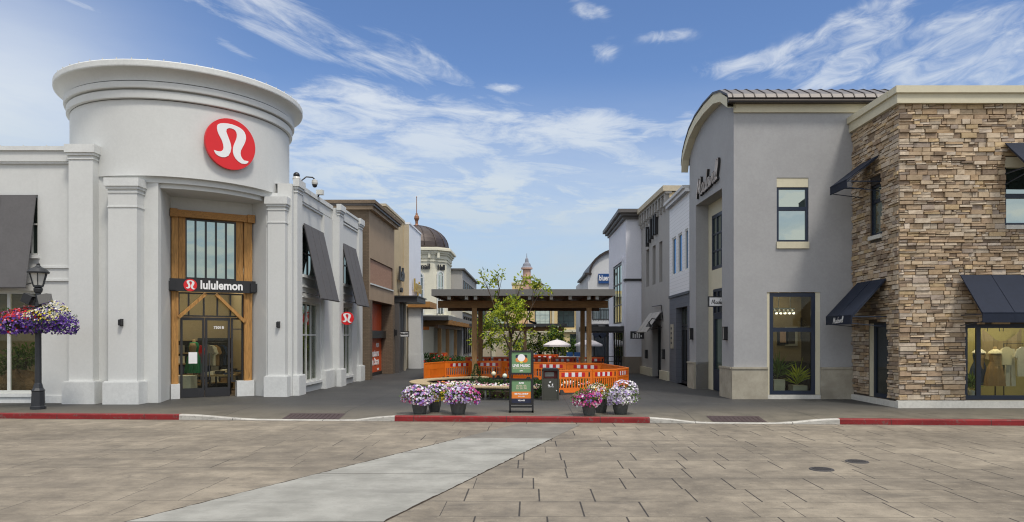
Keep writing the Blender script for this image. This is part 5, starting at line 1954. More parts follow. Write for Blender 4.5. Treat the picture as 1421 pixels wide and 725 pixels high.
mb = MB(); FLf.box(mb, -.07, 1.2, 0, .06, 0, 1.06, M['plinth_taupe']); FLs.box(mb, FLs.L - 1.1, FLs.L - .01, 0, .06, 0, 1.06, M['plinth_taupe']); mb.build('plinth', lb)
a, b = FLs.L - 4.9, FLs.L - .9
mb = MB()
FLs.box(mb, a - .1, b + .2, 0, .1, 6.5, 6.75, M['lavender'])
mb.build('window_hood', lb)
window(lb, FLs, a + .1, b - .1, 2.95, 6.45, .06, DF, M['mirror_glass'], .09, vs=[a + 1.4, b - 1.4], hs=[4.05, 5.3], bar=.08, name='great_window')
mb = MB(); FLs.box(mb, a - .12, a + .09, 0, .1, 2.8, 6.5, M['white_wall']); FLs.box(mb, b - .09, b + .12, 0, .1, 2.8, 6.5, M['white_wall']); FLs.box(mb, a + .09, b - .09, 0, .12, 2.78, 2.94, M['white_wall']); mb.build('window_casing', lb)
window(lb, FLs, a, b, PAVE, 2.6, .05, DF, M['dark_glass'], .1, vs=[a + 1, a + 2, a + 3], name='shop_window')
mb = MB(); mb.box(3.15, 5.4, 41.0, 46.0, 2.5, 2.77, M['fascia_dark']); mb.box(3.25, 5.4, 41.1, 45.9, 2.42, 2.5, M['fascia_dark']); mb.build('canopy', lb)
for x, y in ((3.35, 41.3), (3.35, 45.6), (4.45, 41.3)):
    mb = MB(); mb.box(x - .05, x + .05, y - .05, y + .05, PAVE, 2.42, M['fascia_dark']); mb.build('canopy_post', lb)
mb = MB()
for z in (.45, .75, 1.05):
    mb.tube([(3.35, 41.3, z), (5.3, 41.3, z)], .02, M['black_metal'], 6)
mb.build('railing', lb)

# arched gable with the blue sign
ab = thing('arched_gable_building', 'pale building with a rounded gable and a blue sign behind the lavender block', 'building', (7, 54, PAVE))
FA = Facade((4.25, 52.5), (10.0, 52.5))
cxA, rA = 6.95, 2.5
mb = MB()
arc = [(cxA - 4.25 - 0 + rA * math.cos(t), 6.75 + 1.75 * math.sin(t)) for t in [PI * k / 16 for k in range(17)]]
mb.face([FA.p(0, 0, 0), FA.p(5.75, 0, 0), FA.p(5.75, 0, 6.75)] + [FA.p(s, 0, z) for s, z in arc] + [FA.p(0, 0, 6.75)], M['grey_white'])
mb.face([(4.25, 52.5, 0), (4.25, 52.5, 6.75), (4.25, 66, 6.75), (4.25, 66, 0)], M['grey_white'])
mb.build('wall', ab)
mb = MB()
for k in range(16):
    (s0, z0), (s1, z1) = arc[k], arc[k + 1]
    k0 = 1.06
    c0 = cxA - 4.25
    o = lambda s, z: (c0 + (s - c0) * 1.06, 6.75 + (z - 6.75) * 1.08 + .05)
    A_, B_ = o(s0, z0), o(s1, z1)
    mb.hexa([FA.p(s0, .2, z0), FA.p(s1, .2, z1), FA.p(s1, -8, z1), FA.p(s0, -8, z0), FA.p(A_[0], .2, A_[1]), FA.p(B_[0], .2, B_[1]), FA.p(B_[0], -8, B_[1]), FA.p(A_[0], -8, A_[1])], M['gutter'])
FA.box(mb, -.25, .25, -8, .22, 6.68, 6.82, M['gutter'])
mb.build('roof', ab)
window(ab, FA, .3, 2.4, 3.4, 4.9, .06, M['black_metal'], M['mirror_glass'], .06, vs=[.9, 1.7], name='balcony_door')
mb = MB()
FA.box(mb, .1, 2.6, 0, .7, 3.1, 3.28, M['grey_white'])
for k in range(14):
    FA.box(mb, .15 + k * .18, .17 + k * .18, .64, .66, 3.28, 4.1, M['black_metal'])
FA.box(mb, .1, 2.6, .63, .67, 4.1, 4.14, M['black_metal'])
mb.build('balcony', ab)
window(ab, FA, .4, 3.4, PAVE, 2.5, .05, DF, M['dark_glass'], .1, vs=[1.2, 2.2], name='shop_window')
mb = MB()
for k in range(6):
    c = .5 + k * .5
    mb.face([FA.p(c - .25, .8, 2.55), FA.p(c + .25, .8, 2.55), FA.p(c + .25, .8, 2.3), FA.p(c, .8, 2.05), FA.p(c - .25, .8, 2.3)], M['navy'])
    mb.face([FA.p(c - .25, .8, 2.55), FA.p(c + .25, .8, 2.55), FA.p(c + .25, .1, 3.0), FA.p(c - .25, .1, 3.0)], M['white' if k % 2 else 'navy'])
mb.build('scalloped_awning', ab)
bsg = thing('blue_sign', 'blue sign with white letters on the rounded gable', 'sign', FA.p(1.9, .1, 6.3))
mb = MB(); FA.box(mb, .75, 4.0, .02, .12, 6.05, 6.75, M['sign_blue']); mb.build('panel', bsg)
mb = text_mb('bluemercury', .56, M['lit_white'], lambda x, y, dd: FA.p(.80 + x, .125 + dd, 6.43 + y), .01, .012, align='LEFT', sx=.62); mb.build('lettering', bsg)

# far end of the street
fb_ = thing('far_yellow_building', 'pale yellow building with gridded windows closing the far end of the street', 'building', (1, 95, PAVE))
FF = Facade((-8.5, 95), (9.5, 95))
mb = MB()
FF.wall(mb, 0, 18, 0, 8.2, M['pale_yellow'], rev=.2)
mb.build('wall', fb_)
for s, w in ((1.0, 1.8), (3.4, 1.8), (9.2, 2.0), (12.2, 2.2), (15.2, 2.2)):
    window(fb_, FF, s, s + w, 3.4, 6.6, .06, DF, M['mirror_glass'], .1, vs=[s + w / 3, s + 2 * w / 3], hs=[4.2, 5.0, 5.8], name='gridded_window')
for s in (.6, 3.0, 5.6, 8.4, 11.6, 14.8, 17.6):
    mb = MB(); FF.box(mb, s - .15, s + .15, 0, .2, 0, 7.4, M['cream']); mb.build('pilaster', fb_)
mb = MB(); FF.box(mb, 0, 18, 0, .35, 2.75, 3.1, M['cream']); FF.box(mb, 0, 18, 0, .45, 7.4, 7.8, M['cream']); mb.build('string_course', fb_)
for s in (1.0, 4.2, 7.4, 10.6, 13.8):
    window(fb_, FF, s, s + 2.4, PAVE, 2.5, .05, DF, M['dark_glass'], .1, vs=[s + .8, s + 1.6], name='shop_window')
mb = MB(); FF.box(mb, 7.2, 9.4, 0, 1.2, 3.15, 3.3, M['refl_red']); FF.box(mb, 7.2, 9.4, 1.1, 1.2, 3.3, 3.7, M['refl_red']); mb.build('red_awning', fb_)
tw = thing('spire_tower', 'yellow and rose tower with a tiered spire far down the street', 'tower', (-.4, 100, PAVE))
mb = MB()
mb.box(-2.4, -.95, 99, 102, 0, 9.6, M['pale_yellow']); mb.box(.15, 1.6, 99, 102, 0, 9.6, M['pale_yellow'])
mb.box(-2.5, -.9, 98.9, 102.1, 9.3, 9.6, M['cream']); mb.box(.1, 1.7, 98.9, 102.1, 9.3, 9.6, M['cream'])
mb.build('shoulder', tw)
mb = MB()
mb.box(-.95, .15, 99.2, 102, 0, 9.2, M['rose_stone'])
mb.lathe((-.4, 100.5), [(.9, 9.2), (.9, 9.5), (.62, 9.55), (.62, 10.4), (.82, 10.45), (.82, 10.6), (.55, 10.65), (.55, 11.5), (.8, 11.55), (.8, 11.75)], M['rose_stone'], 16)
mb.build('shaft', tw)
mb = MB(); mb.lathe((-.4, 100.5), [(.8, 11.75), (.6, 11.95), (.5, 12.3), (.28, 12.5), (.2, 13.0), (.05, 13.2), (.03, 13.7), (0, 13.8)], M['spire_grey'], 16); mb.build('spire', tw)
# ================================================================== pavilion and pergolas
pv = thing('timber_pavilion', 'flat roofed timber pavilion with dark metal fascia over the middle of the street', 'pavilion', (0, 36.5, PAVE))
mb = MB()
X0, X1, Y0, Y1 = -4.5, 3.93, 33.0, 40.3
mb.box(X0, X1, Y0, Y0 + .1, 4.06, 4.36, M['fascia']); mb.box(X0, X1, Y1 - .1, Y1, 4.06, 4.36, M['fascia'])
mb.box(X0, X0 + .1, Y0 + .1, Y1 - .1, 4.06, 4.36, M['fascia']); mb.box(X1 - .1, X1, Y0 + .1, Y1 - .1, 4.06, 4.36, M['fascia'])
mb.box(X0 + .1, X1 - .1, Y0 + .1, Y1 - .1, 4.25, 4.33, M['fascia'])
mb.build('roof', pv)
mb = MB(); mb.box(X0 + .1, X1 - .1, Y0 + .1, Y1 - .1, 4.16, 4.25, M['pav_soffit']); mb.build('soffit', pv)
for x in (-3.72, -2.92, -2.5, -1.7, -.85, 0, 1.0, 1.87, 2.74, 3.12):
    mb = MB()
    mb.box(x - .07, x + .07, Y0 + .3, Y1 - .2, 3.92, 4.16, M['pav_soffit'])
    mb.box(x - .075, x + .075, Y0 + .28, Y0 + .3, 3.9, 4.15, M['frost'])
    mb.build('rafter', pv)
for y in (34.5, 38.7):
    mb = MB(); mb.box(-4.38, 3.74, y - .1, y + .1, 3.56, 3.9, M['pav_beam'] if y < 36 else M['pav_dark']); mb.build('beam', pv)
for x in (-2.64, 2.84):
    for y in (34.5, 38.7):
        mb = MB()
        mb.box(x - .115, x + .115, y - .115, y + .115, PAVE, 3.56, M['pav_post'])
        mb.box(x - .15, x + .15, y - .15, y + .15, PAVE, PAVE + .22, M['fascia_dark'])
        mb.build('post', pv)
mb = MB(); mb.tube([(.0, 36.5, 4.1), (.0, 36.5, 2.9)], .04, M['black_metal'], 6); mb.tube([(0, 36.5, 2.95), (.35, 36.5, 2.85)], .06, M['black_metal'], 6)
tag(mb.build('hanging_heater'), 'black heater rod hanging from the middle of the pavilion roof', 'heater')


def pergola(label, x0, x1, y0, y1, z, posts, grp=None, fas=.28):
    t = thing('pergola', label, 'pergola', ((x0 + x1) / 2, (y0 + y1) / 2, PAVE))
    mb = MB()
    mb.box(x0, x1, y0, y1, z - .02, z + .06, M['fascia'])
    mb.box(x0, x1, y0, y0 + .1, z - fas, z - .02, M['fascia_dark']); mb.box(x1 - .1, x1, y0 + .1, y1, z - fas, z - .02, M['fascia'])
    mb.build('roof', t)
    k = y0 + .6
    while k < y1:
        mb = MB(); mb.box(x0 + .2, x1 + .25, k - .1, k + .1, z - fas - .3, z - fas, M['pav_beam']); mb.build('rafter', t)
        k += 2.6
    mb = MB(); mb.box(x1 - .95, x1 - .75, y0 + .3, y1 - .3, z - fas - .55, z - fas - .3, M['pav_dark']); mb.build('beam', t)
    for x, y in posts:
        mb = MB(); mb.box(x - .13, x + .13, y - .13, y + .13, PAVE, z - fas - .55, M['pav_post']); mb.build('post', t)
    return t


pergola('long timber pergola with dark roof edge along the left shops', -9.6, -5.65, 50, 71, 3.6, [(-6.5, 52), (-6.5, 57), (-6.5, 63), (-6.5, 69)])
pg = thing('pergola', 'far dark beamed pergola behind the young tree in the middle of the street', 'pergola', (-1.5, 64, PAVE))
mb = MB(); mb.box(-5.2, 3.2, 62, 67, 3.05, 3.3, M['fascia_dark']); mb.build('roof', pg)
mb = MB(); mb.box(-5, 3, 62.4, 62.7, 2.65, 3.0, M['pav_beam']); mb.build('beam', pg)
for x in (-4.6, -1.7, -.4, 2.4):
    mb = MB(); mb.box(x - .14, x + .14, 62.4, 62.7, PAVE, 2.65, M['pav_dark']); mb.build('post', pg)
for k in range(8):
    mb = MB(); mb.box(-4.6 + k * 1.0, -4.5 + k * 1.0, 61.9, 66, 2.98, 3.1, M['frost' if k % 2 else 'pav_dark']); mb.build('rafter', pg)
wl = thing('garden_wall', 'low beige rendered wall with pale columns beyond the pergolas', 'wall', (-2, 74, PAVE))
mb = MB(); mb.box(-6.0, 2.2, 74, 74.3, 0, 2.6, M['tan_light']); mb.build('panel', wl)
for x in (-5.6, -3.7, -2.0, -.2, 1.7):
    mb = MB(); mb.box(x - .2, x + .2, 73.8, 74, 0, 2.75, M['cream']); mb.build('column', wl)

# ================================================================== lamp post with two hanging baskets
LX, LY = -13.98, 20.5
lp = thing('lamp_post', 'black street lamp with lantern, two speakers and a cross arm before the left shop window', 'street lamp', (LX, LY, PAVE))
LM = M['lamp_metal']
mb = MB()
mb.lathe((LX, LY, PAVE), [(.2, 0), (.2, .08), (.175, .1), (.16, .5), (.175, .53), (.13, .6), (.1, .72)], LM, 8, smooth=False)
mb.build('base', lp)
mb = MB()
mb.lathe((LX, LY, PAVE), [(.1, .7), (.085, .75), (.075, 2.9), (.1, 2.93), (.1, 3.0), (.07, 3.03), (.07, 3.3), (.1, 3.33), (.12, 3.42), (.06, 3.5)], LM, 14)
mb.build('pole', lp)
lan = MB()
for k in range(6):
    a = 2 * PI * k / 6
    lan.bar((LX + .13 * math.cos(a), LY + .13 * math.sin(a), PAVE + 3.5), (LX + .23 * math.cos(a), LY + .23 * math.sin(a), PAVE + 3.87), .025, .025, LM)
lan.lathe((LX, LY, PAVE), [(.14, 3.47), (.14, 3.51), (.0, 3.52)], LM, 6, smooth=False)
lan.lathe((LX, LY, PAVE), [(.0, 3.86), (.27, 3.86), (.28, 3.9), (.2, 3.99), (.08, 4.05), (.04, 4.1), (.05, 4.13), (.0, 4.17)], LM, 12)
ln = lan.build('lantern_frame', lp)
mb = MB(); mb.lathe((LX, LY, PAVE), [(.12, 3.52), (.21, 3.86)], M['frost'], 6, smooth=False); mb.build('lantern_glass', ln)
mb = MB(); mb.tube([(LX - .5, LY, PAVE + 2.88), (LX + .47, LY, PAVE + 2.88)], .022, LM, 8)
for q in (-.47, .44):
    mb.tube([(LX + q, LY, PAVE + 2.88), (LX + q, LY, PAVE + 2.78)], .012, LM, 6)
mb.build('cross_arm', lp)
for sgn, rz in ((-1, R(-25)), (1, R(12))):
    mb = MB()
    c = Vector((LX + sgn * .23, LY - .05, PAVE + 3.13))
    ax = Vector((math.cos(rz), 0, math.sin(rz))) * .13
    az_ = Vector((-math.sin(rz), 0, math.cos(rz))) * .13
    mb.obox(c, ax, Vector((0, .12, 0)), az_, M['black_metal' if sgn < 0 else 'fascia'])
    mb.bar((LX, LY, PAVE + 3.08), c, .03, .03, LM)
    mb.build('speaker', lp)  # boxy loudspeaker clamped to the pole


# ------------------------------------------------------------------ flowers and leaves
def petals(mb, c, r, mat, nrm, rnd, n=5):
    nrm = Vector(nrm).normalized()
    s = nrm.cross(Vector((0, 0, 1)))
    s = s.normalized() if s.length > 1e-3 else Vector((1, 0, 0))
    t = nrm.cross(s)
    a0 = rnd.random() * 6.28
    c = Vector(c)
    v = rnd.uniform(.75, 1.2)
    col = (v, v, v)
    ring = []
    for k in range(n * 2):
        a = a0 + PI * k / n
        rr = r if k % 2 == 0 else r * .72
        ring.append(c + (s * math.cos(a) + t * math.sin(a)) * rr + nrm * (r * .25))
    for k in range(n):
        i = 2 * k
        mb.face([c, ring[i - 1], ring[i], ring[(i + 1) % (2 * n)]], mat, col=col)


def leaf(mb, c, L, W, mat, d, rnd, v=None, up=None):
    d = Vector(d).normalized()
    q = Vector((rnd.uniform(-1, 1), rnd.uniform(-1, 1), rnd.uniform(-.3, 1.2)))
    if up is not None:
        q = Vector(up) + q * .4
    s = d.cross(q)
    if s.length < 1e-3:
        s = Vector((1, 0, 0))
    s.normalize()
    n = s.cross(d)
    c = Vector(c)
    v = rnd.uniform(.6, 1.3) if v is None else v
    w = rnd.uniform(-.12, .12)
    col = (v * (1 + w), v, v * (1 - w))
    m1 = c + d * L * .5 - n * L * .08
    mb.face([c, m1 + s * W / 2, c + d * L - n * L * .2, m1 - s * W / 2], mat, col=col)


def rvec(rnd):
    while True:
        v = Vector((rnd.uniform(-1, 1), rnd.uniform(-1, 1), rnd.uniform(-1, 1)))
        if .05 < v.length < 1:
            return v.normalized()


def flower_mass(root, c, rad, rnd, nfl, palette, r=.035, nleaf=160, leafm='leaf_mid', bias=None, lower=-.5, local=False, trail=0.0):
    """mounded bedding plants: palette maps a direction to a petal material"""
    fb_, lb_ = MB(), MB()
    c = Vector(c)
    R3 = Vector(rad)
    # inner leaf mass
    for _ in range(nleaf):
        u = rvec(rnd)
        if u.z < lower:
            continue
        k = rnd.uniform(.5, 1.12)
        p = c + Vector((u.x * R3.x, u.y * R3.y, u.z * R3.z)) * k
        leaf(lb_, p, rnd.uniform(.05, .1), .035, M[leafm], u + rvec(rnd) * .7, rnd)
    bumps = [(rvec(rnd), rnd.uniform(-.22, .26)) for _ in range(30)]
    for _ in range(nfl):
        u = rvec(rnd)
        if u.z < lower:
            continue
        k = 1.0 + sum(a * max(0, u.dot(b) - .75) * 4 for b, a in bumps) + rnd.uniform(-.09, .04)
        p = c + Vector((u.x * R3.x, u.y * R3.y, u.z * R3.z)) * k
        p.z -= trail * rnd.random() * (1 - abs(u.z)) if u.z < .2 else 0
        petals(fb_, p, r * rnd.uniform(.75, 1.2), M[palette(u, rnd)], u + Vector((0, -.3, .2)) + rvec(rnd) * .45, rnd)
    lb_.build('foliage', root, local)
    fb_.build('blossoms', root, local)


def basket(label, c, pal, seed, tilt):
    rnd = random.Random(seed)
    t = thing('hanging_basket', label, 'flower basket', (c[0], c[1], c[2] - .3), 0)
    mb = MB()
    for a in (0, 2.09, 4.19):
        mb.tube([(c[0], c[1], c[2] + .42), (c[0] + .2 * math.cos(a), c[1] + .2 * math.sin(a), c[2] + .12)], .006, M['black_metal'], 4)
    mb.build('chain', t)
    mb = MB(); mb.lathe(c, [(.05, -.2), (.22, -.1), (.28, .08), (.02, .1)], M['soil'], 14); mb.build('liner', t)
    flower_mass(t, c, (.60, .52, .46), rnd, 1500, pal, .033, 620, 'shrub', lower=-.62)


def pal_right(u, rnd):
    if u.z + rnd.uniform(-.25, .25) > .15 and u.x < .65:
        return rnd.choice(('bloom_cream', 'bloom_white', 'bloom_cream', 'bloom_yellow', 'purple', 'purple'))
    return rnd.choice(('purple', 'bloom_deep', 'purple', 'violet', 'bloom_deep'))


def pal_left(u, rnd):
    if u.z + rnd.uniform(-.2, .2) > .28:
        return rnd.choice(('bloom_red', 'bloom_red', 'bloom_red', 'pink', 'purple'))
    return rnd.choice(('purple', 'bloom_deep', 'violet', 'purple', 'bloom_deep', 'bloom_cream' if rnd.random() < .35 else 'purple', 'bloom_red' if rnd.random() < .3 else 'bloom_deep'))


basket('round basket of cream and purple flowers hanging right of the lamp pole', (LX + .44, LY - .02, EYE + (UY - 449) * .0205), pal_right, 3, 0)
basket('round basket of red and purple flowers hanging left of the lamp pole', (LX - .56, LY - .02, EYE + (UY - 450) * .0205), pal_left, 4, 0)


# ------------------------------------------------------------------ pots on the pavement edge
def pot(px, py, r, h, label, pal, seed, rad, off, nfl, fr=.036):
    x, y = ray_ground(px, py)
    y += r * .8
    x = (px - UX) / FPX * y
    rnd = random.Random(seed)
    t = thing('flower_pot', label, 'flower pot', (x, y, PAVE), 0)
    mb = MB()
    mb.lathe((x, y, PAVE), [(0, 0), (r * .68, 0), (r * .74, .03), (r * .9, h * .45), (r * 1.0, h * .9), (r * 1.02, h), (r * .93, h), (r * .9, h * .9)], M['pot'], 28)
    mb.build('pot', t)
    mb = MB(); mb.lathe((x, y, PAVE), [(r * .92, h * .9), (0, h * .93)], M['soil'], 20); mb.build('soil', t)
    flower_mass(t, (x + off[0], y + off[1], PAVE + h + off[2]), rad, rnd, int(nfl * 1.35), pal, fr * .86, 560, 'leaf_mid', lower=-.5, trail=.14)


def pa(u, rnd):
    if u.x < -.3 and u.z < -.02:
        return rnd.choice(('magenta', 'magenta', 'pink'))
    return rnd.choice(('lilac', 'violet', 'bloom_white', 'bloom_white', 'lilac', 'pink', 'violet'))


def pb(u, rnd):
    if u.x > -.5 and u.z < .35 and rnd.random() < .6:
        return 'bloom_yellow'
    return rnd.choice(('bloom_white', 'lilac', 'violet', 'pink', 'bloom_white'))


def pc(u, rnd):
    if u.x > .45 and rnd.random() < .7:
        return rnd.choice(('magenta', 'magenta', 'pink', 'violet'))
    return rnd.choice(('violet', 'lilac', 'bloom_white', 'violet', 'lilac', 'magenta'))


def pd(u, rnd):
    if u.z < -.1 or u.x < -.5:
        return rnd.choice(('pink', 'magenta', 'bloom_white', 'magenta'))
    return rnd.choice(('magenta', 'magenta', 'pink', 'violet', 'magenta', 'bloom_white'))


def pe(u, rnd):
    return rnd.choice(('bloom_white', 'bloom_orange', 'bloom_yellow', 'bloom_white', 'lilac', 'bloom_cream', 'pink'))


def pf(u, rnd):
    if u.x < -.1 and rnd.random() < .5:
        return 'lilac'
    return rnd.choice(('bloom_white', 'lilac', 'bloom_white', 'bloom_white', 'lilac', 'violet' if rnd.random() < .3 else 'bloom_white'))


pot(582.5, 575.5, .225, .42, 'charcoal pot of lilac petunias with magenta blooms trailing on its left, leftmost of the pots', pa, 21, (.40, .36, .25), (-.06, -.05, .06), 640)
pot(603, 572.5, .19, .38, 'charcoal pot with yellow and white flowers standing behind two lilac pots', pb, 22, (.36, .32, .26), (.06, -.02, .10), 520)
pot(636, 576, .235, .44, 'charcoal pot of violet petunias with magenta blooms spilling on its right', pc, 23, (.40, .36, .27), (.08, -.05, .07), 680)
pot(817.5, 577.5, .20, .42, 'charcoal pot of magenta flowers trailing low over its left side', pd, 24, (.33, .32, .25), (-.10, -.05, .02), 620)
pot(834, 573.5, .19, .40, 'charcoal pot of white, orange and yellow flowers behind the magenta one', pe, 25, (.30, .30, .22), (-.08, 0, .15), 480)
pot(861, 576, .225, .40, 'charcoal pot under a full dome of white and pale lilac flowers, rightmost of the pots', pf, 26, (.40, .36, .30), (.03, -.02, .08), 760)

# ------------------------------------------------------------------ poster stand
px0, px1 = 706.5, 740.5
yS = 19.5
X0, X1 = (px0 - UX) / FPX * yS, (px1 - UX) / FPX * yS
zz_ = lambda py, y=yS: EYE + (UY - py) * y / FPX
ps = thing('poster_stand', 'tall black metal stand holding two green event posters at the kerb', 'poster stand', ((X0 + X1) / 2, yS, PAVE))
FPp = Facade((X0, yS), (X1, yS))
W_ = X1 - X0
FB = M['frame_black']
mb = MB()
for s in (0, W_ - .045):
    FPp.box(mb, s, s + .045, -.05, 0, PAVE, zz_(489), FB)
    mb.bar(FPp.p(s + .022, .0, PAVE + .03), FPp.p(s + .022, -.55, PAVE + .03), .045, .05, FB)
for z in (PAVE + .03, PAVE + .16, PAVE + .33):
    FPp.box(mb, .045, W_ - .045, -.04, -.005, z - .02, z + .02, FB)
mb.bar(FPp.p(.02, -.04, zz_(500)), FPp.p(.02, -.5, PAVE + .05), .035, .035, FB)
mb.bar(FPp.p(W_ - .02, -.04, zz_(500)), FPp.p(W_ - .02, -.5, PAVE + .05), .035, .035, FB)
mb.build('frame', ps)


def poster(z0, z1, top):
    mb = MB()
    a, b = .055, W_ - .055
    FPp.box(mb, .02, W_ - .02, 0, .03, z0, z0 + .05, FB); FPp.box(mb, .02, W_ - .02, 0, .03, z1 - .05, z1, FB)
    FPp.box(mb, .02, .07, 0, .03, z0 + .05, z1 - .05, FB); FPp.box(mb, W_ - .07, W_ - .02, 0, .03, z0 + .05, z1 - .05, FB)
    pn = mb.build('poster_frame', ps)
    mb = MB()
    a, b = .07, W_ - .07
    z0, z1 = z0 + .05, z1 - .05
    h = z1 - z0
    if top:
        FPp.box(mb, a, b, .005, .012, z0, z1, M['poster_green'])
    else:
        FPp.box(mb, a, b, .005, .012, z0 + h * .50, z1, M['poster_green'])
        FPp.box(mb, a, b, .005, .012, z0 + h * .20, z0 + h * .50, M['poster_orange'])
        FPp.box(mb, a, b, .005, .012, z0, z0 + h * .20, M['poster_navy'])
    sh = mb.build('poster', pn)
    mb = MB()
    cx = W_ / 2
    at = lambda zc: (lambda x, y, dd: FPp.p(cx + x, .013 + dd, zc + y))
    if top:
        text_mb('LIVE MUSIC', .095, M['lit_white'], at(z0 + h * .34), .001, .004, mb=mb)
        text_mb('SATURDAYS ON THE PLAZA', .035, M['cream_plain'], at(z0 + h * .22), .001, .001, mb=mb)
        text_mb('5PM', .05, M['lit_white'], at(z0 + h * .09), .001, .002, mb=mb)
        # plain bunch of round shapes where the cartoon stands in the photograph
        for x, z, r, m_ in ((0, .73, .10, 'lit_white'), (.10, .62, .07, 'poster_orange'), (-.10, .62, .06, 'orange_plain'), (.11, .79, .05, 'frame_black'), (-.11, .79, .05, 'poster_navy'), (.0, .56, .055, 'yellow_plain')):
            mb.face([FPp.p(cx + x + r * math.cos(2 * PI * k / 20), .0135 + r * .01, z0 + h * z + r * math.sin(2 * PI * k / 20)) for k in range(20)], M[m_])
    else:
        text_mb('JUNE', .06, M['lit_white'], at(z0 + h * .88), .001, .003, mb=mb)
        for i, q in enumerate((.77, .70, .63)):
            text_mb(('FRI  6PM - 8PM', 'SAT  5PM - 8PM', 'SUN  1PM - 4PM')[i], .042, M['cream_plain'], at(z0 + h * q), .001, .001, mb=mb)
        text_mb('SEE FULL LINEUP', .05, M['lit_white'], at(z0 + h * .40), .001, .003, mb=mb)
        text_mb('SCAN HERE', .035, M['lit_white'], at(z0 + h * .29), .001, .001, mb=mb)
        text_mb('VILLAGE', .05, M['lit_white'], at(z0 + h * .11), .001, .002, mb=mb)
    mb.build('print', sh)


poster(zz_(520), zz_(486.5), True)
poster(zz_(562), zz_(525.5), False)

# ------------------------------------------------------------------ litter bin
bx, byy = ray_ground(764, 556)
lb2 = thing('litter_bin', 'olive grey litter bin with hooded top and white emblem beside the barriers', 'litter bin', (bx, byy + .27, PAVE))
mb = MB()
b0, b1 = bx - .28, bx + .28
prof_y = [byy, byy + .56]
for i in range(6):
    pass
mb.box(b0 + .02, b1 - .02, byy + .02, byy + .54, PAVE + .03, PAVE + .70, M['bin'])
mb.box(b0, b1, byy, byy + .56, PAVE, PAVE + .05, M['bin'])
mb.box(b0, b0 + .05, byy, byy + .56, PAVE + .05, PAVE + .96, M['bin']); mb.box(b1 - .05, b1, byy, byy + .56, PAVE + .05, PAVE + .96, M['bin'])
mb.box(b0 + .05, b1 - .05, byy + .3, byy + .56, PAVE + .7, PAVE + .96, M['bin'])
mb.build('body', lb2)
mb = MB()
hp = [(b0, .96), (b0 + .02, 1.0), (b0 + .07, 1.03), (b1 - .07, 1.03), (b1 - .02, 1.0), (b1, .96)]
f0 = [(x, byy - .01, PAVE + z) for x, z in hp]; f1 = [(x, byy + .57, PAVE + z) for x, z in hp]
mb.face(f0, M['frame_black']); mb.face(f1[::-1], M['frame_black'])
for i in range(6):
    j = (i + 1) % 6
    mb.face([f0[i], f1[i], f1[j], f0[j]], M['frame_black'])
mb.build('hood', lb2)
mb = MB(); mb.box(b0 + .05, b1 - .05, byy + .26, byy + .30, PAVE + .7, PAVE + .96, M['bin_inner']); mb.box(b0 + .1, b1 - .16, byy + .25, byy + .262, PAVE + .76, PAVE + .9, M['frost']); mb.build('opening_panel', lb2)
mb = MB()
for k in range(3):
    a = PI / 2 + 2 * PI * k / 3
    c = Vector((bx, byy + .012, PAVE + .53))
    q = [c + Vector((rr * math.cos(a + da), 0, rr * math.sin(a + da))) for rr, da in ((.10, -.15), (.085, .75), (.05, .6), (.05, -.3))]
    mb.face(q, M['lit_white'])
mb.face([(bx - .08, byy + .012, PAVE + .43), (bx + .1, byy + .012, PAVE + .43), (bx + .1, byy + .012, PAVE + .445), (bx - .08, byy + .012, PAVE + .445)], M['lit_white'])
mb.build('emblem', lb2)
mb = MB(); mb.box(b1 - .1, b1 - .07, byy, byy + .03, PAVE + .3, PAVE + .33, M['lit_white']); mb.build('lock', lb2)


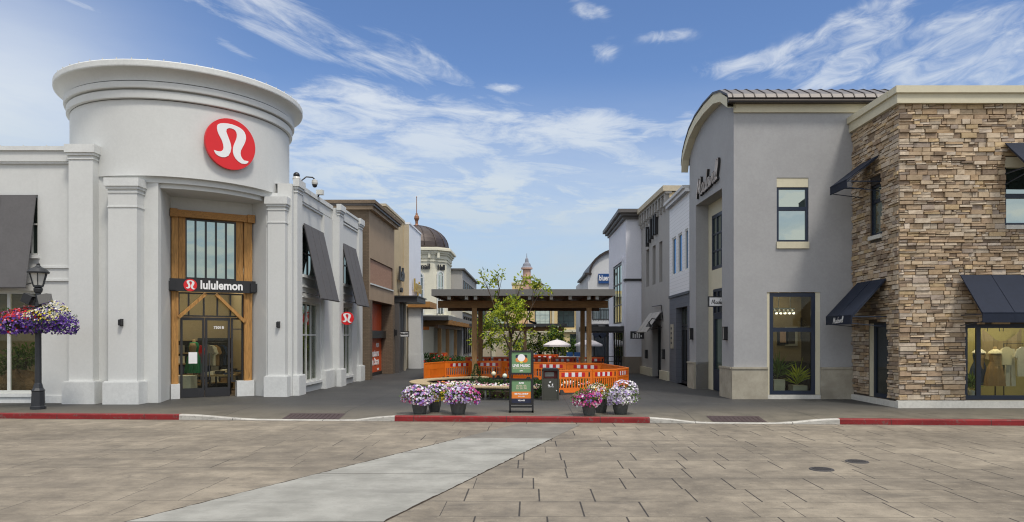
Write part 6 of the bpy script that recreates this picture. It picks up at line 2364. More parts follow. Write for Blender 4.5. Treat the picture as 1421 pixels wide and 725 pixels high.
# ------------------------------------------------------------------ orange barriers
def barrier_proto(name, label, L=1.3, far=False, strip=True, slots=True):
    t = thing(name, label, 'barrier', (0, 0, 0), 0, 'orange plastic barriers round the planting')
    O = M['barrier_far'] if far else M['barrier']
    F = Facade((-L / 2, 0), (L / 2, 0))
    mb = MB()
    H = .86
    z0 = .07
    th = .025
    F.box(mb, 0, L, -th, th, z0, z0 + .16, O)
    F.box(mb, 0, L, -th, th, H - .30, H, O)
    F.box(mb, 0, .06, -th, th, z0 + .16, H - .3, O); F.box(mb, L - .06, L, -th, th, z0 + .16, H - .3, O)
    F.box(mb, .02, L - .02, -th - .012, th + .012, H - .035, H + .015, O)
    F.box(mb, .02, L - .02, -th - .01, th + .01, z0 - .01, z0 + .04, O)
    if slots:
        n = int((L - .12) / .115)
        for k in range(n + 1):
            s = .06 + (L - .12) * (k + .5) / (n + 1)
            F.box(mb, s - .022, s + .022, -th * .8, th * .8, z0 + .16, H - .3, O)
    else:
        F.box(mb, .06, L * .3, -th * .7, th * .7, z0 + .16, H - .3, O)
        F.box(mb, L * .72, L - .06, -th * .7, th * .7, z0 + .16, H - .3, O)
        for k in range(8):
            s = L * .3 + k * L * .06
            F.box(mb, s, s + .05, -th, th, z0 + .16, H - .3, O)
    mb.build('panel', t, True)
    if strip:
        mb = MB()
        n = 7
        a, w = .14, (L - .28 - .12) / 7
        for k in range(n):
            F.box(mb, a + k * w, a + (k + 1) * w - .002, th, th + .006, H - .235, H - .085, M['refl_red' if k % 2 == 0 else 'refl_white'])
            F.box(mb, a + k * w, a + (k + 1) * w - .002, -th - .006, -th, H - .235, H - .085, M['refl_red' if k % 2 == 0 else 'refl_white'])
        mb.build('reflective_strip', t, True)
    mb = MB()
    F.box(mb, L - .13, L - .07, th, th + .005, H - .24, H - .08, M['rubber'])
    mb.build('hinge_slot', t, True)
    for s in (.14, L - .14):
        mb = MB()
        mb.hexa([F.p(s - .1, .24, 0), F.p(s + .1, .24, 0), F.p(s + .1, -.24, 0), F.p(s - .1, -.24, 0), F.p(s - .05, .04, .17), F.p(s + .05, .04, .17), F.p(s + .05, -.04, .17), F.p(s - .05, -.04, .17)], M['rubber'])
        mb.build('foot', t, True)
    return t


P0 = barrier_proto('orange_barrier', 'slatted orange barrier with red and white strip right behind the litter bin', 1.3)
P1 = barrier_proto('orange_barrier', 'solid sided orange barrier at the left end of the ring beyond the bench', 1.7, strip=False, slots=False)
P2 = barrier_proto('orange_barrier', 'faded orange barrier farthest left in the distant row behind the pavilion posts', 1.5, True)
used = {0: False, 1: False, 2: False}


def put_barrier(k, a, b, label):
    L0 = (1.3, 1.7, 1.5)[k]
    A, B_ = Vector((*a, PAVE)), Vector((*b, PAVE))
    d = B_ - A
    c = (A + B_) / 2
    rz = math.atan2(d.y, d.x)
    P = (P0, P1, P2)[k]
    if used[k]:
        t = dup(P, c, rz, label)
    else:
        t = P
        t.location = c
        t.rotation_euler = (0, 0, rz)
        t['label'] = label
        used[k] = True
    t.scale = (d.length / L0 * .985, 1, 1)


put_barrier(0, (.98, 25.6), (2.24, 25.95), 'slatted orange barrier with red and white strip right beside the litter bin')
put_barrier(0, (2.24, 25.95), (3.2, 26.5), 'slatted orange barrier behind the white and orange flowers, second from the bin')
put_barrier(0, (3.2, 26.5), (3.76, 27.5), 'orange barrier at the rounded right corner of the ring, nearest the grey store')
put_barrier(1, (3.76, 27.5), (3.55, 29.6), 'orange barrier seen edge on, running back from the right corner of the ring')
put_barrier(1, (3.55, 29.6), (3.2, 31.9), 'orange barrier seen edge on, last before the back right corner of the ring')
put_barrier(0, (3.2, 31.9), (1.7, 32.9), 'orange back barrier whose top shows over the second slatted one, under the right pavilion post')
put_barrier(0, (1.7, 32.9), (.15, 33.5), 'orange back barrier seen over the litter bin hood')
put_barrier(0, (.15, 33.5), (-1.35, 35.0), 'slatted orange back barrier partly hidden by the poster stand')
put_barrier(0, (-1.35, 35.15), (-2.86, 35.3), 'slatted orange back barrier beside the left pavilion post, behind the round shrub')
put_barrier(0, (-2.86, 35.2), (-4.05, 34.2), 'slatted orange barrier just left of the left pavilion post')
put_barrier(1, (-4.05, 34.2), (-4.75, 32.4), 'solid orange barrier at the left end of the ring beyond the bench')
for k, (x, lab) in enumerate(((-3.7, 'faded orange barrier farthest left in the distant row, by the dark pavilion post'), (-2.1, 'faded orange barrier in the distant row just left of the young tree'), (-.45, 'faded orange barrier in the distant row behind the poster stand top'),
                              (1.2, 'faded orange barrier in the distant row below the white umbrella'), (2.8, 'faded orange barrier in the distant row by the right pavilion posts'))):
    put_barrier(2, (x, 41.4 + .1 * (k % 2)), (x + 1.5, 41.5 - .1 * (k % 2)), lab)
put_barrier(2, (.2, 47.0), (1.9, 47.6), 'faded orange barrier set back beside the umbrella pole')
put_barrier(2, (-7.3, 52.4), (-6.0, 52.6), 'faded orange barrier far left among the shrubs under the long pergola')

# ------------------------------------------------------------------ curved bench and planting bed
bc = (-.35, 26.6)
bn = thing('curved_bench', 'curved bench of narrow wooden slats on metal legs round the planting bed', 'bench', (bc[0], bc[1], PAVE))
mb = MB()
A0, A1 = R(-82), R(-248)
NS = 150
for k in range(NS):
    t0 = A0 + (A1 - A0) * k / NS
    t1 = A0 + (A1 - A0) * (k + .84) / NS
    q = []
    for z in (PAVE + .385, PAVE + .43):
        for (a, bq), t in (((4.05, 3.35), t0), ((4.05, 3.35), t1), ((3.42, 2.72), t1), ((3.42, 2.72), t0)):
            q.append((bc[0] + a * math.cos(t), bc[1] + bq * math.sin(t), z))
    mb.hexa(q, M['bench_wood'])
mb.build('seat', bn)
for a, bq, nm in ((3.98, 3.28, 'rail'), (3.5, 2.8, 'rail')):
    mb = MB()
    mb.tube([(bc[0] + a * math.cos(A0 + (A1 - A0) * k / 40), bc[1] + bq * math.sin(A0 + (A1 - A0) * k / 40), PAVE + .35) for k in range(41)], .035, M['black_metal'], 6)
    mb.build(nm, bn)
for t in (-88, -106, -126, -150, -180, -210, -240):
    t = R(t)
    mb = MB()
    for a, bq in ((3.95, 3.25), (3.52, 2.82)):
        p = (bc[0] + a * math.cos(t), bc[1] + bq * math.sin(t))
        mb.tube([(p[0], p[1], PAVE), (p[0], p[1], PAVE + .36)], .035, M['fascia'], 8)
    mb.bar((bc[0] + 3.98 * math.cos(t), bc[1] + 3.28 * math.sin(t), PAVE + .03), (bc[0] + 3.5 * math.cos(t), bc[1] + 2.8 * math.sin(t), PAVE + .03), .06, .04, M['fascia'])
    mb.build('leg', bn)
bed = MB()


def bed_y(x, y):
    """right of the litter bin the bed stops behind the barriers"""
    return max(y, 26.15 + .4 * (x - .9)) if x > .45 else y


ringp = [(bc[0] + 3.3 * math.cos(2 * PI * k / 72), bc[1] + .1 + 2.6 * math.sin(2 * PI * k / 72)) for k in range(72)]
ringp = [(x, bed_y(x, y)) for x, y in ringp]
bed.prism(ringp, PAVE - .02, PAVE + .22, M['soil'])
structure('planting_bed', bed)
rg = random.Random(77)
# ground cover: green mat plus low pink-white blossoms nobody could count
gc, gf = MB(), MB()
for _ in range(5200):
    t, q = rg.uniform(0, 2 * PI), math.sqrt(rg.random())
    x, y = bc[0] + 3.25 * q * math.cos(t), bc[1] + .1 + 2.55 * q * math.sin(t)
    if bed_y(x, y) > y:
        continue
    leaf(gc, (x, y, PAVE + .2), rg.uniform(.08, .2), .05, M[rg.choice(('leaf_mid', 'shrub', 'leaf_dark'))], (rg.uniform(-.7, .7), rg.uniform(-.7, .7), 1), rg)
for t in range(700):
    a = R(rg.uniform(-200, 40))
    q = rg.uniform(1.0, 1.1)
    p = (bc[0] + 3.25 * q * math.cos(a), bc[1] + .1 + 2.55 * q * math.sin(a), PAVE + rg.uniform(.02, .25))
    if bed_y(p[0], p[1]) > p[1]:
        continue
    leaf(gc, p, rg.uniform(.1, .2), .06, M['leaf_mid'], (math.cos(a), math.sin(a), rg.uniform(-.3, .6)), rg)
tag(gc.build('ground_cover'), 'low green ground cover filling the bed inside the curved bench', 'ground cover', kind='stuff')
for _ in range(1300):
    t = rg.uniform(R(-185), R(5)); q = rg.uniform(.5, .98)
    x, y = bc[0] + 3.2 * q * math.cos(t), bc[1] + .1 + 2.5 * q * math.sin(t)
    if bed_y(x, y) > y:
        continue
    if rg.random() > .5 + .5 * math.sin(x * 3.1) * math.cos(y * 2.3) + .2:
        continue
    m_ = rg.choice(('bloom_white', 'pink', 'bloom_white', 'bloom_cream')) if x > -3.0 else rg.choice(('bloom_red', 'pink', 'bloom_orange'))
    petals(gf, (x, y, PAVE + rg.uniform(.24, .42)), rg.uniform(.03, .055), M[m_], (rg.uniform(-.5, .5), -.5, 1), rg)
tag(gf.build('bedding_flowers'), 'low pink, white and red bedding flowers inside the curved bench', 'flowers', kind='stuff')


def shrub(name, label, c, rad, n, mat, rnd, shape='round', L=.1, group=None, cat='shrub'):
    t = thing(name, label, cat, c, 0, group)
    mb = MB(); mb.tube([(c[0], c[1], c[2] - .02), (c[0], c[1], c[2] + rad[2] * .9)], .025, M['bark'], 6); mb.build('stem', t)
    mb = MB()
    for _ in range(n):
        u = rvec(rnd)
        k = rnd.uniform(.45, 1.03)
        if shape == 'cone':
            h = rnd.random() ** 1.3
            a = rnd.uniform(0, 2 * PI)
            rr = rad[0] * (1 - h) * rnd.uniform(.6, 1.08) + .02
            p = Vector((c[0] + rr * math.cos(a), c[1] + rr * math.sin(a), c[2] + .04 + h * 2 * rad[2]))
            u = Vector((math.cos(a), math.sin(a), .9))
        else:
            lump = 1 + .16 * math.sin(u.x * 7 + c[0]) * math.cos(u.z * 6 + c[1])
            p = Vector((c[0] + u.x * rad[0] * k * lump, c[1] + u.y * rad[1] * k * lump, c[2] + rad[2] + u.z * rad[2] * k * lump))
        leaf(mb, p, rnd.uniform(.6, 1.3) * L, L * .45, M[mat], u + rvec(rnd) * .7, rnd)
    mb.build('foliage', t)
    return t


shrub('cone_shrub', 'small clipped conical evergreen in the bed behind the curved bench', (-1.9, 25.5, PAVE + .2), (.26, .26, .42), 900, 'shrub', rg, 'cone', .06)
shrub('round_shrub', 'small clipped round evergreen beside the cone in the bed', (-1.5, 25.3, PAVE + .2), (.27, .27, .2), 800, 'shrub', rg, 'round', .06)
shrub('leafy_shrub', 'dark green shrub low in the bed under the slatted barriers', (1.6, 27.1, PAVE + .15), (.8, .4, .25), 700, 'leaf_mid', rg, 'round', .1)
shrub('leafy_shrub', 'dark green shrub tucked between the poster stand and the litter bin', (.15, 24.4, PAVE), (.35, .3, .3), 500, 'shrub', rg, 'round', .1)
for px, py, col, lab in ((685, 522, 'cream_plain', 'short black path light with cream globe behind the round shrub'), (700.5, 525, 'mint_plain', 'short black path light with pale green globe beside the tree trunk')):
    y = 25.6
    x = (px - UX) / FPX * y
    t = thing('path_light', lab, 'path light', (x, y, PAVE + .2))
    zt_ = EYE + (UY - py) * y / FPX + .12
    mb = MB(); mb.box(x - .035, x + .035, y - .035, y + .035, PAVE + .15, zt_ - .12, M['black_metal']); mb.build('post', t)
    mb = MB(); mb.blob((x, y, zt_ - .04), .085, M[col], 12, 7); mb.build('globe', t)


# ------------------------------------------------------------------ trees
def tree(label, base, stems, crown, nclump, per, L, mats, seed, group=None, trunk_r=.07, name='street_tree', droop=.3, spread=.42, fill=.35):
    """stems: list of polylines; crown: (centre, radii); leaves grow in sprays along twigs"""
    rnd = random.Random(seed)
    t = thing(name, label, 'tree', base, 0, group)
    mb = MB()
    tips = []
    for st in stems:
        pts = [Vector(p) for p in st]
        n = len(pts)
        mb.tube(pts, [trunk_r * (1 - .75 * i / (n - 1)) for i in range(n)], M['bark'], 7)
        tips += pts[1:]
    lf = MB()
    crowns = crown if isinstance(crown, list) else [(*crown, nclump, per)]
    for c, r3, per, k in [(Vector(cc[0]), Vector(cc[1]), cc[3], k) for cc in crowns for k in range(cc[2])]:
        u = rvec(rnd)
        q = rnd.uniform(fill, 1.0)
        p = c + Vector((u.x * r3.x, u.y * r3.y, u.z * r3.z)) * q
        src = min(tips, key=lambda s: (s - p).length + (.6 if s.z > p.z else 0))
        mid = src.lerp(p, .55) + Vector((0, 0, .12 * (p - src).length))
        mb.tube([src, mid, p], [trunk_r * .22, trunk_r * .14, .006], M['bark'], 4, caps=False)
        out = (p - src).normalized()
        v0 = rnd.uniform(.65, 1.25)
        for _ in range(per):
            f = rnd.random()
            b = mid.lerp(p + out * L * 1.5, f) + rvec(rnd) * spread * rnd.random()
            d_ = out + rvec(rnd) * .9 + Vector((0, 0, -droop))
            leaf(lf, b, L * rnd.uniform(.6, 1.2), L * .42, M[rnd.choice(mats)], d_, rnd, v0 * rnd.uniform(.75, 1.2))
    mb.build('trunk', t)
    lf.build('crown', t)
    return t


tx, ty = (710 - UX) * .0266, 26.6
tree('slender young tree with light green leaves rising from the bed behind the poster stand', (tx, ty, PAVE + .2),
     [[(tx, ty, .3), (tx + .03, ty, 1.1), (tx - .02, ty, 1.9), (tx + .06, ty, 2.7), (tx + .15, ty - .1, 3.5), (tx + .45, ty, 4.35)],
      [(tx, ty, 1.5), (tx - .3, ty + .1, 2.3), (tx - .6, ty, 3.2), (tx - .85, ty - .1, 3.9), (tx - 1.15, ty - .1, 4.5)],
      [(tx - .6, ty, 3.2), (tx - .45, ty, 3.9), (tx - .55, ty, 4.5)],
      [(tx + .02, ty, 1.8), (tx + .4, ty - .1, 2.5), (tx + .75, ty, 3.3), (tx + 1.2, ty, 4.1)],
      [(tx + .05, ty, 2.3), (tx + .25, ty + .5, 3.0), (tx + .3, ty + .7, 3.7)],
      [(tx, ty, 2.1), (tx - .2, ty - .4, 2.9), (tx - .25, ty - .6, 3.4)]],
     [((tx - .02, ty, 3.1), (.85, .8, .75), 54, 21), ((tx - .3, ty, 2.1), (.75, .6, .6), 14, 14), ((tx + .35, ty, 2.3), (.5, .6, .6), 9, 14),
      ((tx - .85, ty, 4.25), (.42, .3, .35), 11, 11), ((tx - .45, ty, 4.35), (.2, .2, .25), 5, 11), ((tx + .5, ty, 4.15), (.35, .3, .38), 11, 13), ((tx + 1.1, ty, 4.0), (.42, .3, .25), 9, 13)],
     0, 0, .15, ('leaf', 'leaf', 'leaf', 'leaf_mid'), 8, spread=.17, trunk_r=.032)
tx2, ty2 = (668 - UX) * .046, 46
tree('thin young tree with hanging green leaves beside the left pavilion posts', (tx2, ty2, PAVE),
     [[(tx2, ty2, .1), (tx2 + .05, ty2, 1.6), (tx2 + .2, ty2, 2.8), (tx2 + .3, ty2, 4.0)], [(tx2 + .05, ty2, 1.4), (tx2 + .5, ty2, 2.0), (tx2 + .9, ty2, 2.6)]],
     ((tx2 + .5, ty2, 2.5), (1.3, 1.0, 1.3)), 50, 26, .2, ('leaf', 'leaf_mid'), 12, spread=.3)
for i, (px, Y, cz, rx, rz_, n, lab, mm) in enumerate(((772, 60, 1.75, 1.25, 1.35, 60, 'bushy green tree above the white umbrella beyond the pavilion', ('leaf_mid', 'leaf', 'leaf_dark')),
                                                      (750, 66, 1.5, 1.1, 1.3, 36, 'small loose leaved tree between the poster stand and the umbrella', ('leaf', 'leaf_mid')),
                                                      (803, 68, 1.1, 1.6, 1.0, 46, 'dark spreading tree behind the right pavilion posts', ('leaf_dark', 'leaf_mid')),
                                                      (728, 72, 1.2, 1.2, 1.1, 36, 'green tree low behind the far pergola', ('leaf_mid', 'leaf_dark')))):
    x = (px - UX) / FPX * Y
    tree(lab, (x, Y, PAVE), [[(x, Y, .1), (x + .1, Y, .8), (x, Y, cz + .4)], [(x, Y, .5), (x - .5, Y, cz)], [(x, Y, .6), (x + .5, Y, cz + .1)]],
         ((x, Y, cz), (rx, 1.4, rz_)), n, 26, .26, mm, 30 + i, 'trees far down the street', trunk_r=.09, spread=.4)

# shrubs and red flowers under the long pergola
for k, (px, Y, w, h, m_, lab) in enumerate(((592, 48.5, .6, .45, 'leaf_dark', 'dark shrub nearest the white pier under the long pergola'), (604, 49.0, .65, .4, 'shrub', 'rounded shrub with red flowers under the near pergola post'),
                                            (618, 49.5, .6, .32, 'leaf_mid', 'pale green shrub between the first two pergola posts'), (634, 49.2, .6, .34, 'shrub', 'low shrub between the last two pergola posts'), (648, 50, .5, .3, 'leaf_mid', 'small shrub at the right end of the pergola planting'))):
    x = (px - UX) / FPX * Y
    t = shrub('leafy_shrub', lab, (x, Y, PAVE), (w, .5, h), 420, m_, rg, 'round', .16, 'shrubs under the long pergola')
    if k in (0, 1, 3):
        fbm = MB()
        for _ in range(7):
            u = rvec(rg)
            petals(fbm, (x + u.x * w, Y - abs(u.y) * .5, PAVE + h + u.z * h), .07, M['bloom_red'], (0, -1, .4), rg)
        fbm.build('blossoms', t)


# ------------------------------------------------------------------ cafe furniture
def umbrella(label, x, y, r, zt_, ze, group):
    t = thing('umbrella', label, 'umbrella', (x, y, PAVE), 0, group)
    mb = MB()
    n = 8
    rim = [(x + r * math.cos(2 * PI * k / n + .2), y + r * math.sin(2 * PI * k / n + .2), ze) for k in range(n)]
    for k in range(n):
        k2 = (k + 1) % n
        m_ = Vector(rim[k]).lerp(Vector(rim[k2]), .5)
        m_.z += .03
        q = Vector((x, y, zt_))
        mid0, mid1 = Vector(rim[k]).lerp(q, .5), Vector(rim[k2]).lerp(q, .5)
        mid0.z += .06; mid1.z += .06
        mb.face([rim[k], rim[k2], mid1, mid0], M['umbrella']); mb.face([mid0, mid1, q], M['umbrella'])
        mb.face([rim[k], rim[k2], (rim[k2][0], rim[k2][1], ze - .13), (rim[k][0], rim[k][1], ze - .13)], M['umbrella'])
    mb.build('canopy', t)
    mb = MB(); mb.tube([(x, y, PAVE), (x, y, zt_ + .06)], .03, M['frost'], 8); mb.build('pole', t)
    mb = MB(); mb.lathe((x, y, PAVE), [(.3, 0), (.3, .05), (.05, .1)], M['black_metal'], 16); mb.build('base', t)


umbrella('white cafe umbrella in the open behind the barriers', (773 - UX) * .05, 50, .98, 1.98, 1.62, 'white cafe umbrellas')
umbrella('white cafe umbrella half hidden by the right pavilion posts', (817 - UX) * .052, 52, 1.05, 1.98, 1.62, 'white cafe umbrellas')


def cafe_table(label, x, y, r, h, mat):
    t = thing('cafe_table', label, 'table', (x, y, PAVE), 0, 'cafe tables beyond the barriers')
    mb = MB(); mb.lathe((x, y, PAVE), [(0, h - .04), (r, h - .04), (r, h), (0, h)], M[mat], 20); mb.build('tabletop', t)
    mb = MB(); mb.tube([(x, y, PAVE), (x, y, PAVE + h - .04)], .035, M['black_metal'], 8); mb.lathe((x, y, PAVE), [(.28, 0), (.28, .03), (.04, .06)], M['black_metal'], 14); mb.build('leg', t)


cafe_table('white topped cafe table below the open umbrella', (782 - UX) * .048, 48, .42, .72, 'umbrella')
cafe_table('grey topped cafe table beside the blue chairs', (799 - UX) * .047, 47, .45, .74, 'frost')


def cafe_chair(label, x, y, rz, first=[None]):
    if first[0] is None:
        t = thing('cafe_chair', label, 'chair', (0, 0, 0), 0, 'blue cafe chairs')
        B_ = M['chair_blue']
        mb = MB(); mb.box(-.22, .22, -.22, .22, .44, .48, B_); mb.build('seat', t, True)
        mb = MB(); mb.box(-.22, .22, .2, .24, .62, .98, B_); mb.build('backrest', t, True)
        for sx_ in (-.2, .2):
            for sy_, h in ((-.2, .46), (.22, .95)):
                mb = MB(); mb.tube([(sx_, sy_, 0), (sx_, sy_, h)], .018, B_, 6); mb.build('leg', t, True)
        first[0] = t
        t.location = (x, y, PAVE)
        t.rotation_euler = (0, 0, rz)
        return
    dup(first[0], (x, y, PAVE), rz, label)


cafe_chair('blue cafe chair on the left of the pair behind the tables', (792 - UX) * .0492, 49.2, .3)
cafe_chair('blue cafe chair on the right of the pair behind the tables', (801 - UX) * .0492, 49.2, -.2)
cafe_chair('blue cafe chair standing alone between the barriers and the poster stand', (748 - UX) * .0475, 47.5, 1.4)

# ================================================================== things inside the shop windows
def display_form(label, P, dress, h=1.25, hat=None, scale=1.0):
    t = thing('dress_form', label, 'dress form', P)
    x, y, z = P
    mb = MB(); mb.tube([(x, y, z), (x, y, z + .8)], .02, M['black_metal'], 8)
    for k in range(4):
        a = PI / 4 + PI / 2 * k
        mb.bar((x, y, z + .06), (x + .22 * math.cos(a), y + .22 * math.sin(a), z + .02), .03, .03, M['black_metal'])
    mb.build('stand', t)
    mb = MB(); mb.lathe((x, y, z), [(.12, .75), (.17, .9), (.13, 1.1), (.17, 1.3), (.13, 1.42), (.055, 1.47), (.05, 1.56), (.0, 1.57)], M['table_wood'] if dress != 'cloth_white' else M['white_block'], 16, hard=False); mb.build('torso', t)
    mb = MB()
    pro = [(.30, .38), (.275, .6), (.22, .9), (.15, 1.1), (.185, 1.3), (.15, 1.43), (.1, 1.46)]
    n = 28
    for i in range(len(pro) - 1):
        for k in range(n):
            q = []
            for (r, zz__), kk in ((pro[i], k), (pro[i], k + 1), (pro[i + 1], k + 1), (pro[i + 1], k)):
                a = 2 * PI * kk / n
                f = 1 + (.1 * math.cos(a * 7) if zz__ < 1.0 else 0)
                q.append((x + r * f * math.cos(a), y + r * .75 * f * math.sin(a), z + zz__))
            mb.face(q, M[dress], True)
    mb.build('dress', t)
    if hat:
        mb = MB(); mb.lathe((x, y, z), [(.20, 1.36), (.19, 1.40), (.11, 1.46), (.07, 1.49)], M[hat], 16, hard=False); mb.build('collar', t)


def hanging(label, x, y, ztop, w, h, mat, kind='shirt'):
    t = thing('hanging_' + kind, label, 'garment', (x, y, ztop), 0)
    mb = MB(); mb.tube([(x, y, ztop + .02), (x, y, ztop - .06)], .006, M['black_metal'], 4); mb.bar((x - w * .35, y, ztop - .12), (x + w * .35, y, ztop - .12), .012, .02, M['black_metal']); mb.build('hanger', t)
    mb = MB()
    zt2 = ztop - .08
    if kind == 'shirt':
        o = [(-w * .12, 0), (w * .12, 0), (w * .38, -.08), (w * .52, -.3), (w * .38, -.36), (w * .33, -.24), (w * .34, -h), (-w * .34, -h), (-w * .33, -.24), (-w * .38, -.36), (-w * .52, -.3), (-w * .38, -.08)]
    else:
        o = [(-w * .3, 0), (w * .3, 0), (w * .38, -h), (w * .06, -h), (0, -h * .35), (-w * .06, -h), (-w * .38, -h)]
    f0 = [(x + a, y - .03, zt2 + b) for a, b in o]; f1 = [(x + a, y + .03, zt2 + b) for a, b in o]
    mb.face(f0, M[mat]); mb.face(f1[::-1], M[mat])
    for i in range(len(o)):
        j = (i + 1) % len(o)
        mb.face([f0[j], f0[i], f1[i], f1[j]], M[mat])
    mb.build('cloth', t)


yD = 21.9
xD = lambda px, y=yD: (px - UX) / FPX * y
display_form('tan dress on a dress form in the stone store window', (xD(1381), yD, .32), 'cloth_tan', hat='cream_plain', scale=1)
display_form('dark denim outfit on a dress form at the edge of the stone store window', (xD(1368.5), yD + .35, .32), 'cloth_denim', hat='cloth_white')
gr = thing('garment_rail', 'black garment rail in the stone store window', 'rail', (xD(1410), yD + .1, .32))
mb = MB(); mb.tube([(xD(1396), yD + .1, .32), (xD(1396), yD + .1, 1.98), (xD(1450), yD + .1, 1.98), (xD(1450), yD + .1, .32)], .016, M['black_metal'], 6); mb.build('rail', gr)
hanging('cream top on the garment rail', xD(1399.5), yD + .1, 1.96, .42, .55, 'cream_plain')
hanging('pale grey trousers on the garment rail', xD(1407.5), yD + .19, 1.9, .42, 1.15, 'cloth_white', 'trousers')
hanging('white top at the right end of the garment rail', xD(1420), yD + .02, 1.96, .5, .9, 'cloth_white')
drape = thing('draped_cloth', 'pale cloth draped on cords across the back of the stone store window', 'cloth', (xD(1400), yD + 1.0, 2.3))
for k, px in enumerate((1382, 1397, 1409)):
    mb = MB()
    mb.tube([(xD(px), yD + .4, 3.0), (xD(px + (0, 2, -5)[k]), yD + .4, 2.35)], .01, M['black_metal'], 4)
    mb.build('cord', drape)
dr_ = MB()
for i in range(12):
    for j in range(6):
        q = []
        for a, b in ((i, j), (i + 1, j), (i + 1, j + 1), (i, j + 1)):
            s = a / 12
            sag = .5 * (4 * s * (1 - s))
            q.append((xD(1391) + s * 1.3, yD + 1.0 + .05 * math.sin(a * 1.7), 2.55 - sag * (1 - b / 12) - b * .16))
        dr_.face(q, M['in_beige'], True)
dr_.build('cloth', drape)


def spiky_plant(label, P, n, L, mat, pot_mat, rnd, pr=.18, phh=.3, square=False):
    t = thing('potted_plant', label, 'plant', P)
    x, y, z = P
    mb = MB()
    if square:
        mb.box(x - pr, x + pr, y - pr, y + pr, z, z + phh, M[pot_mat])
    else:
        mb.lathe((x, y, z), [(0, 0), (pr * .8, 0), (pr, phh), (pr * .85, phh), (0, phh * .9)], M[pot_mat], 16)
    mb.build('pot', t)
    mb = MB()
    for _ in range(n):
        d_ = rvec(rnd); d_.z = abs(d_.z) * .9 + .25
        leaf(mb, (x, y, z + phh + rnd.uniform(.0, .35)), L * rnd.uniform(.6, 1.1), .05, M[mat], d_, rnd)
    mb.build('foliage', t)


rp = random.Random(9)
yM = 24.5
xM = lambda px, y=yM: (px - UX) / FPX * y
spiky_plant('spiky pale leaved plant in a white trough at the right of the grey store window', (xM(1107), yM, .36), 70, .62, 'leaf', 'white_block', rp, .24, .18, True)
spiky_plant('tall dark plant in a square white pot at the left of the grey store window', (xM(1079), yM, .36), 60, .8, 'leaf_mid', 'white_block', rp, .19, .38, True)
spiky_plant('small leafy plant in a blue grey pot in the corner of the stone store window', (xD(1343), yD - .2, .32), 60, .42, 'leaf_mid', 'grey_white', rp, .13, .25)
tl = thing('track_light', 'white track light with several spots hanging in the grey store window', 'light', (xM(1092), 24.6, 3.1))
mb = MB(); mb.box(xM(1073), xM(1104), 24.58, 24.62, 3.12, 3.16, M['white_frame'])
for px in (1082, 1098):
    mb.tube([(xM(px), 24.6, 3.14), (xM(px), 24.6, 3.98)], .012, M['white_frame'], 6)
mb.build('track', tl)
for k in range(5):
    x = xM(1076 + k * 6)
    mb = MB(); mb.tube([(x, 24.6, 3.12), (x + .03, 24.5, 2.98)], [.03, .055], M['white_frame'], 10); mb.build('spot', tl)
    mb = MB(); mb.lathe((x + .035, 24.485, 2.965), [(.045, 0), (0, -.01)], M['lamp_dim'], 10); mb.build('bulb', tl)
for k, (px, w, h, z, m_, lab) in enumerate(((1086, .42, .62, 2.2, 'screen_dark', 'dark portrait picture on the back wall of the grey store, left'), (1098, .45, .7, 2.2, 'white_block', 'pale framed picture on the back wall of the grey store, centre'), (1121, .55, .8, 2.5, 'screen_dark', 'dark picture high on the back wall of the grey store, right'))):
    y = 26.78
    x = (px - UX) / FPX * y
    t = thing('framed_picture', lab, 'picture', (x, y, z))
    mb = MB(); mb.box(x - w / 2, x + w / 2, y - .03, y, z - h / 2, z + h / 2, M[m_]); mb.build('print', t)
    mb = MB(); mb.box(x - w / 2 + .1, x + w / 2 - .1, y - .045, y - .03, z - h / 2 + .08, z + h / 2 - .1, M['in_dark' if m_ == 'white_block' else 'rose_stone']); mb.build('mount', t)
ct = thing('shop_counter', 'long dark counter at the back of the grey store', 'counter', (9.9, 26.2, .2))
mb = MB(); mb.box(8.4, 11.4, 25.9, 26.3, PAVE, 1.25, M['cloth_black']); mb.build('front_panel', ct)
mb = MB(); mb.box(8.35, 11.45, 25.85, 26.35, 1.25, 1.3, M['in_dark']); mb.build('top', ct)

# white store: seen through the entrance
def fsp(px, py, dd):
    s, z = FS.hit(px, py, dd)
    return FS.p(s, dd, 0)


for px, dd, lab in ((300, -1.2, 'low wooden display table inside the entrance'), (318, -3.0, 'wooden display table far inside the entrance')):
    p = fsp(px, 530, dd)
    t = thing('display_table', lab, 'table', (p.x, p.y, PAVE))
    mb = MB(); mb.box(p.x - .7, p.x + .7, p.y - .35, p.y + .35, .78, .84, M['table_wood']); mb.build('tabletop', t)
    for a in (-.62, .62):
        for b in (-.28, .28):
            mb = MB(); mb.box(p.x + a - .03, p.x + a + .03, p.y + b - .03, p.y + b + .03, PAVE, .78, M['black_metal']); mb.build('leg', t)
    for k in range(4):
        o = MB(); o.box(p.x - .55 + k * .3, p.x - .32 + k * .3, p.y - .2, p.y + .1, .84, .9 + .03 * (k % 3), M[('cloth_grey', 'cloth_white', 'cloth_black', 'cloth_denim')[k]])
        tag(o.build('folded_garment'), ('grey', 'white', 'black', 'blue')[k] + ' folded garment on the ' + ('low wooden' if dd > -2 else 'far wooden') + ' display table', 'garment')
p = fsp(257, 520, -.7)
blk = MB(); blk.box(p.x - .3, p.x + .3, p.y - .25, p.y + .25, PAVE + .02, .85, M['white_block'])
tag(blk.build('display_block'), 'pale square display block inside the left glass door', 'display block')
display_form('green dress on a dress form inside the left glass door', (p.x - .05, p.y + .75, PAVE + .4), 'cloth_green')
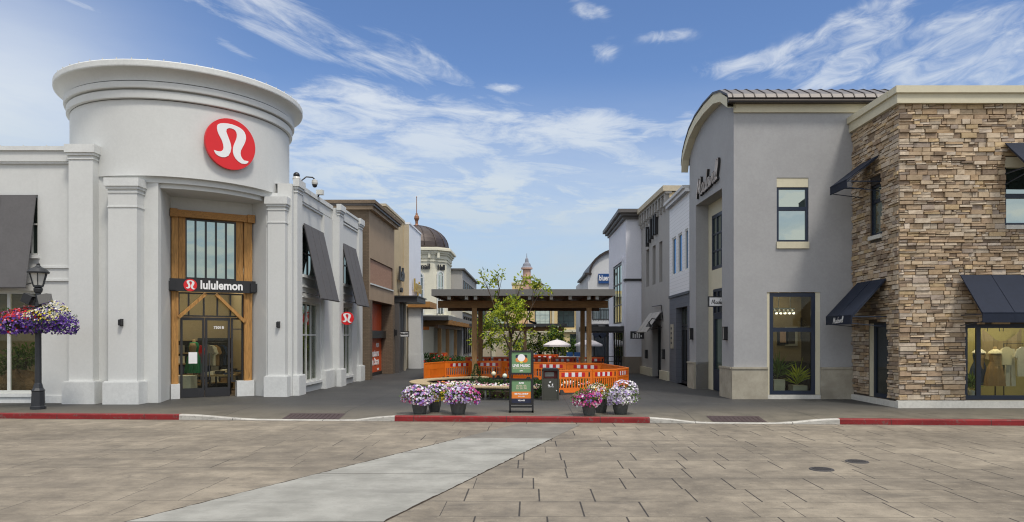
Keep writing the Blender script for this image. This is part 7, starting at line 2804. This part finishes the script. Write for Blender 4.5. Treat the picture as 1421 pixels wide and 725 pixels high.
for k, (px, m_, lab) in enumerate(((288, 'cloth_grey', 'grey top beside the door edge'), (293, 'cloth_white', 'white top between grey and tan'), (298, 'cloth_tan', 'tan top'), (303, 'cloth_black', 'black top'),
                                   (308, 'cloth_denim', 'dark blue top'), (313, 'cloth_black', 'black top nearest the right door frame'), (276, 'refl_red', 'red top'))):
    p = fsp(px, 480, -2.2)
    hanging(lab + ' hanging on the long rack inside the entrance', p.x, p.y, 1.95, .5, .75, m_)
for k, (px, py, dd, w, h, lab) in enumerate(((264, 480, -3.2, 1.1, 1.9, 'dark shelf unit far behind the left glass door'), (308, 470, -4.2, 1.7, 2.0, 'long dark shelf unit at the back of the entrance hall'))):
    p = fsp(px, py, dd)
    t = thing('shelf_unit', lab, 'shelf', (p.x, p.y, PAVE))
    q = lambda s_, d_, z_: Vector((p.x, p.y, 0)) + FS.u * s_ + FS.n * d_ + Vector((0, 0, z_))
    mb = MB(); mb.hexa([q(-w / 2, -.2, PAVE), q(w / 2, -.2, PAVE), q(w / 2, -.25, PAVE), q(-w / 2, -.25, PAVE), q(-w / 2, -.2, PAVE + h), q(w / 2, -.2, PAVE + h), q(w / 2, -.25, PAVE + h), q(-w / 2, -.25, PAVE + h)], M['cloth_black']); mb.build('back_panel', t)
    for z in (.35, .75, 1.15, 1.55):
        mb = MB(); mb.hexa([q(-w / 2, .2, z), q(w / 2, .2, z), q(w / 2, -.2, z), q(-w / 2, -.2, z), q(-w / 2, .2, z + .04), q(w / 2, .2, z + .04), q(w / 2, -.2, z + .04), q(-w / 2, -.2, z + .04)], M['table_wood']); mb.build('shelf', t)
        for j in range(int(w / .36)):
            s0_ = -w / 2 + .06 + j * .36
            hh = .12 + .05 * ((j * 7 + int(z * 20)) % 4)
            o = MB(); o.hexa([q(s0_, .15, z + .045), q(s0_ + .28, .15, z + .045), q(s0_ + .28, -.12, z + .045), q(s0_, -.12, z + .045), q(s0_, .15, z + .045 + hh), q(s0_ + .28, .15, z + .045 + hh), q(s0_ + .28, -.12, z + .045 + hh), q(s0_, -.12, z + .045 + hh)],
                             M[('cloth_grey', 'cloth_white', 'cloth_denim', 'cloth_black', 'cloth_tan')[(j * 3 + int(z * 10)) % 5]])
            tag(o.build('garment_stack'), 'folded garments stacked on the ' + ('dark shelf unit behind the left door' if k == 0 else 'long dark shelf unit at the back'), 'garments', 'folded garments on ' + ('the near' if k == 0 else 'the back') + ' shelves')
p0, p1 = fsp(272, 480, -2.2), fsp(316, 480, -2.2)
t = thing('garment_rail', 'long black garment rail inside the entrance', 'rail', (p0.x, p0.y, PAVE))
mb = MB(); mb.tube([(p0.x, p0.y, PAVE), (p0.x, p0.y, 1.96), (p1.x, p1.y, 1.96), (p1.x, p1.y, PAVE)], .016, M['black_metal'], 6); mb.build('rail', t)
# left window display of rocks and planting
rk = random.Random(31)
for k, (px, w, h, m_, lab) in enumerate(((24, .75, .55, 'rock', 'brown boulder in the left shop window beside the lamp post'), (8, .6, .4, 'rock', 'smaller brown boulder at the far left of the shop window'))):
    y = 23.5
    x = (px - UX) / FPX * y
    mb = MB()
    n, mm = 14, 9
    b = len(mb.v)
    P_ = {}
    for j in range(mm + 1):
        for i in range(n):
            th, ph = 2 * PI * i / n, PI * j / mm
            rr = 1 + .22 * math.sin(3 * th + k) * math.sin(2 * ph) + .12 * math.cos(5 * th + 2 * ph)
            P_[i, j] = (x + w * rr * math.sin(ph) * math.cos(th), y + .35 * rr * math.sin(ph) * math.sin(th), PAVE + .3 + h * rr * (math.cos(ph) * .9 + .25))
    for j in range(mm):
        for i in range(n):
            i2 = (i + 1) % n
            mb.face([P_[i, j], P_[i, j + 1], P_[i2, j + 1], P_[i2, j]], M['rock'], True)
    tag(mb.build('boulder'), lab, 'boulder')
for k, (px, z, lab) in enumerate(((18, 1.35, 'leafy plant on the boulder in the left shop window'), (30, 1.5, 'leafy plant behind the boulder near the window edge'), (5, 1.1, 'leafy plant at the far left of the shop window'))):
    y = 23.6
    x = (px - UX) / FPX * y
    shrub('display_plant', lab, (x, y + .2, z - .35), (.42, .3, .4), 260, 'leaf_mid', rk, 'round', .16, None, 'plant')
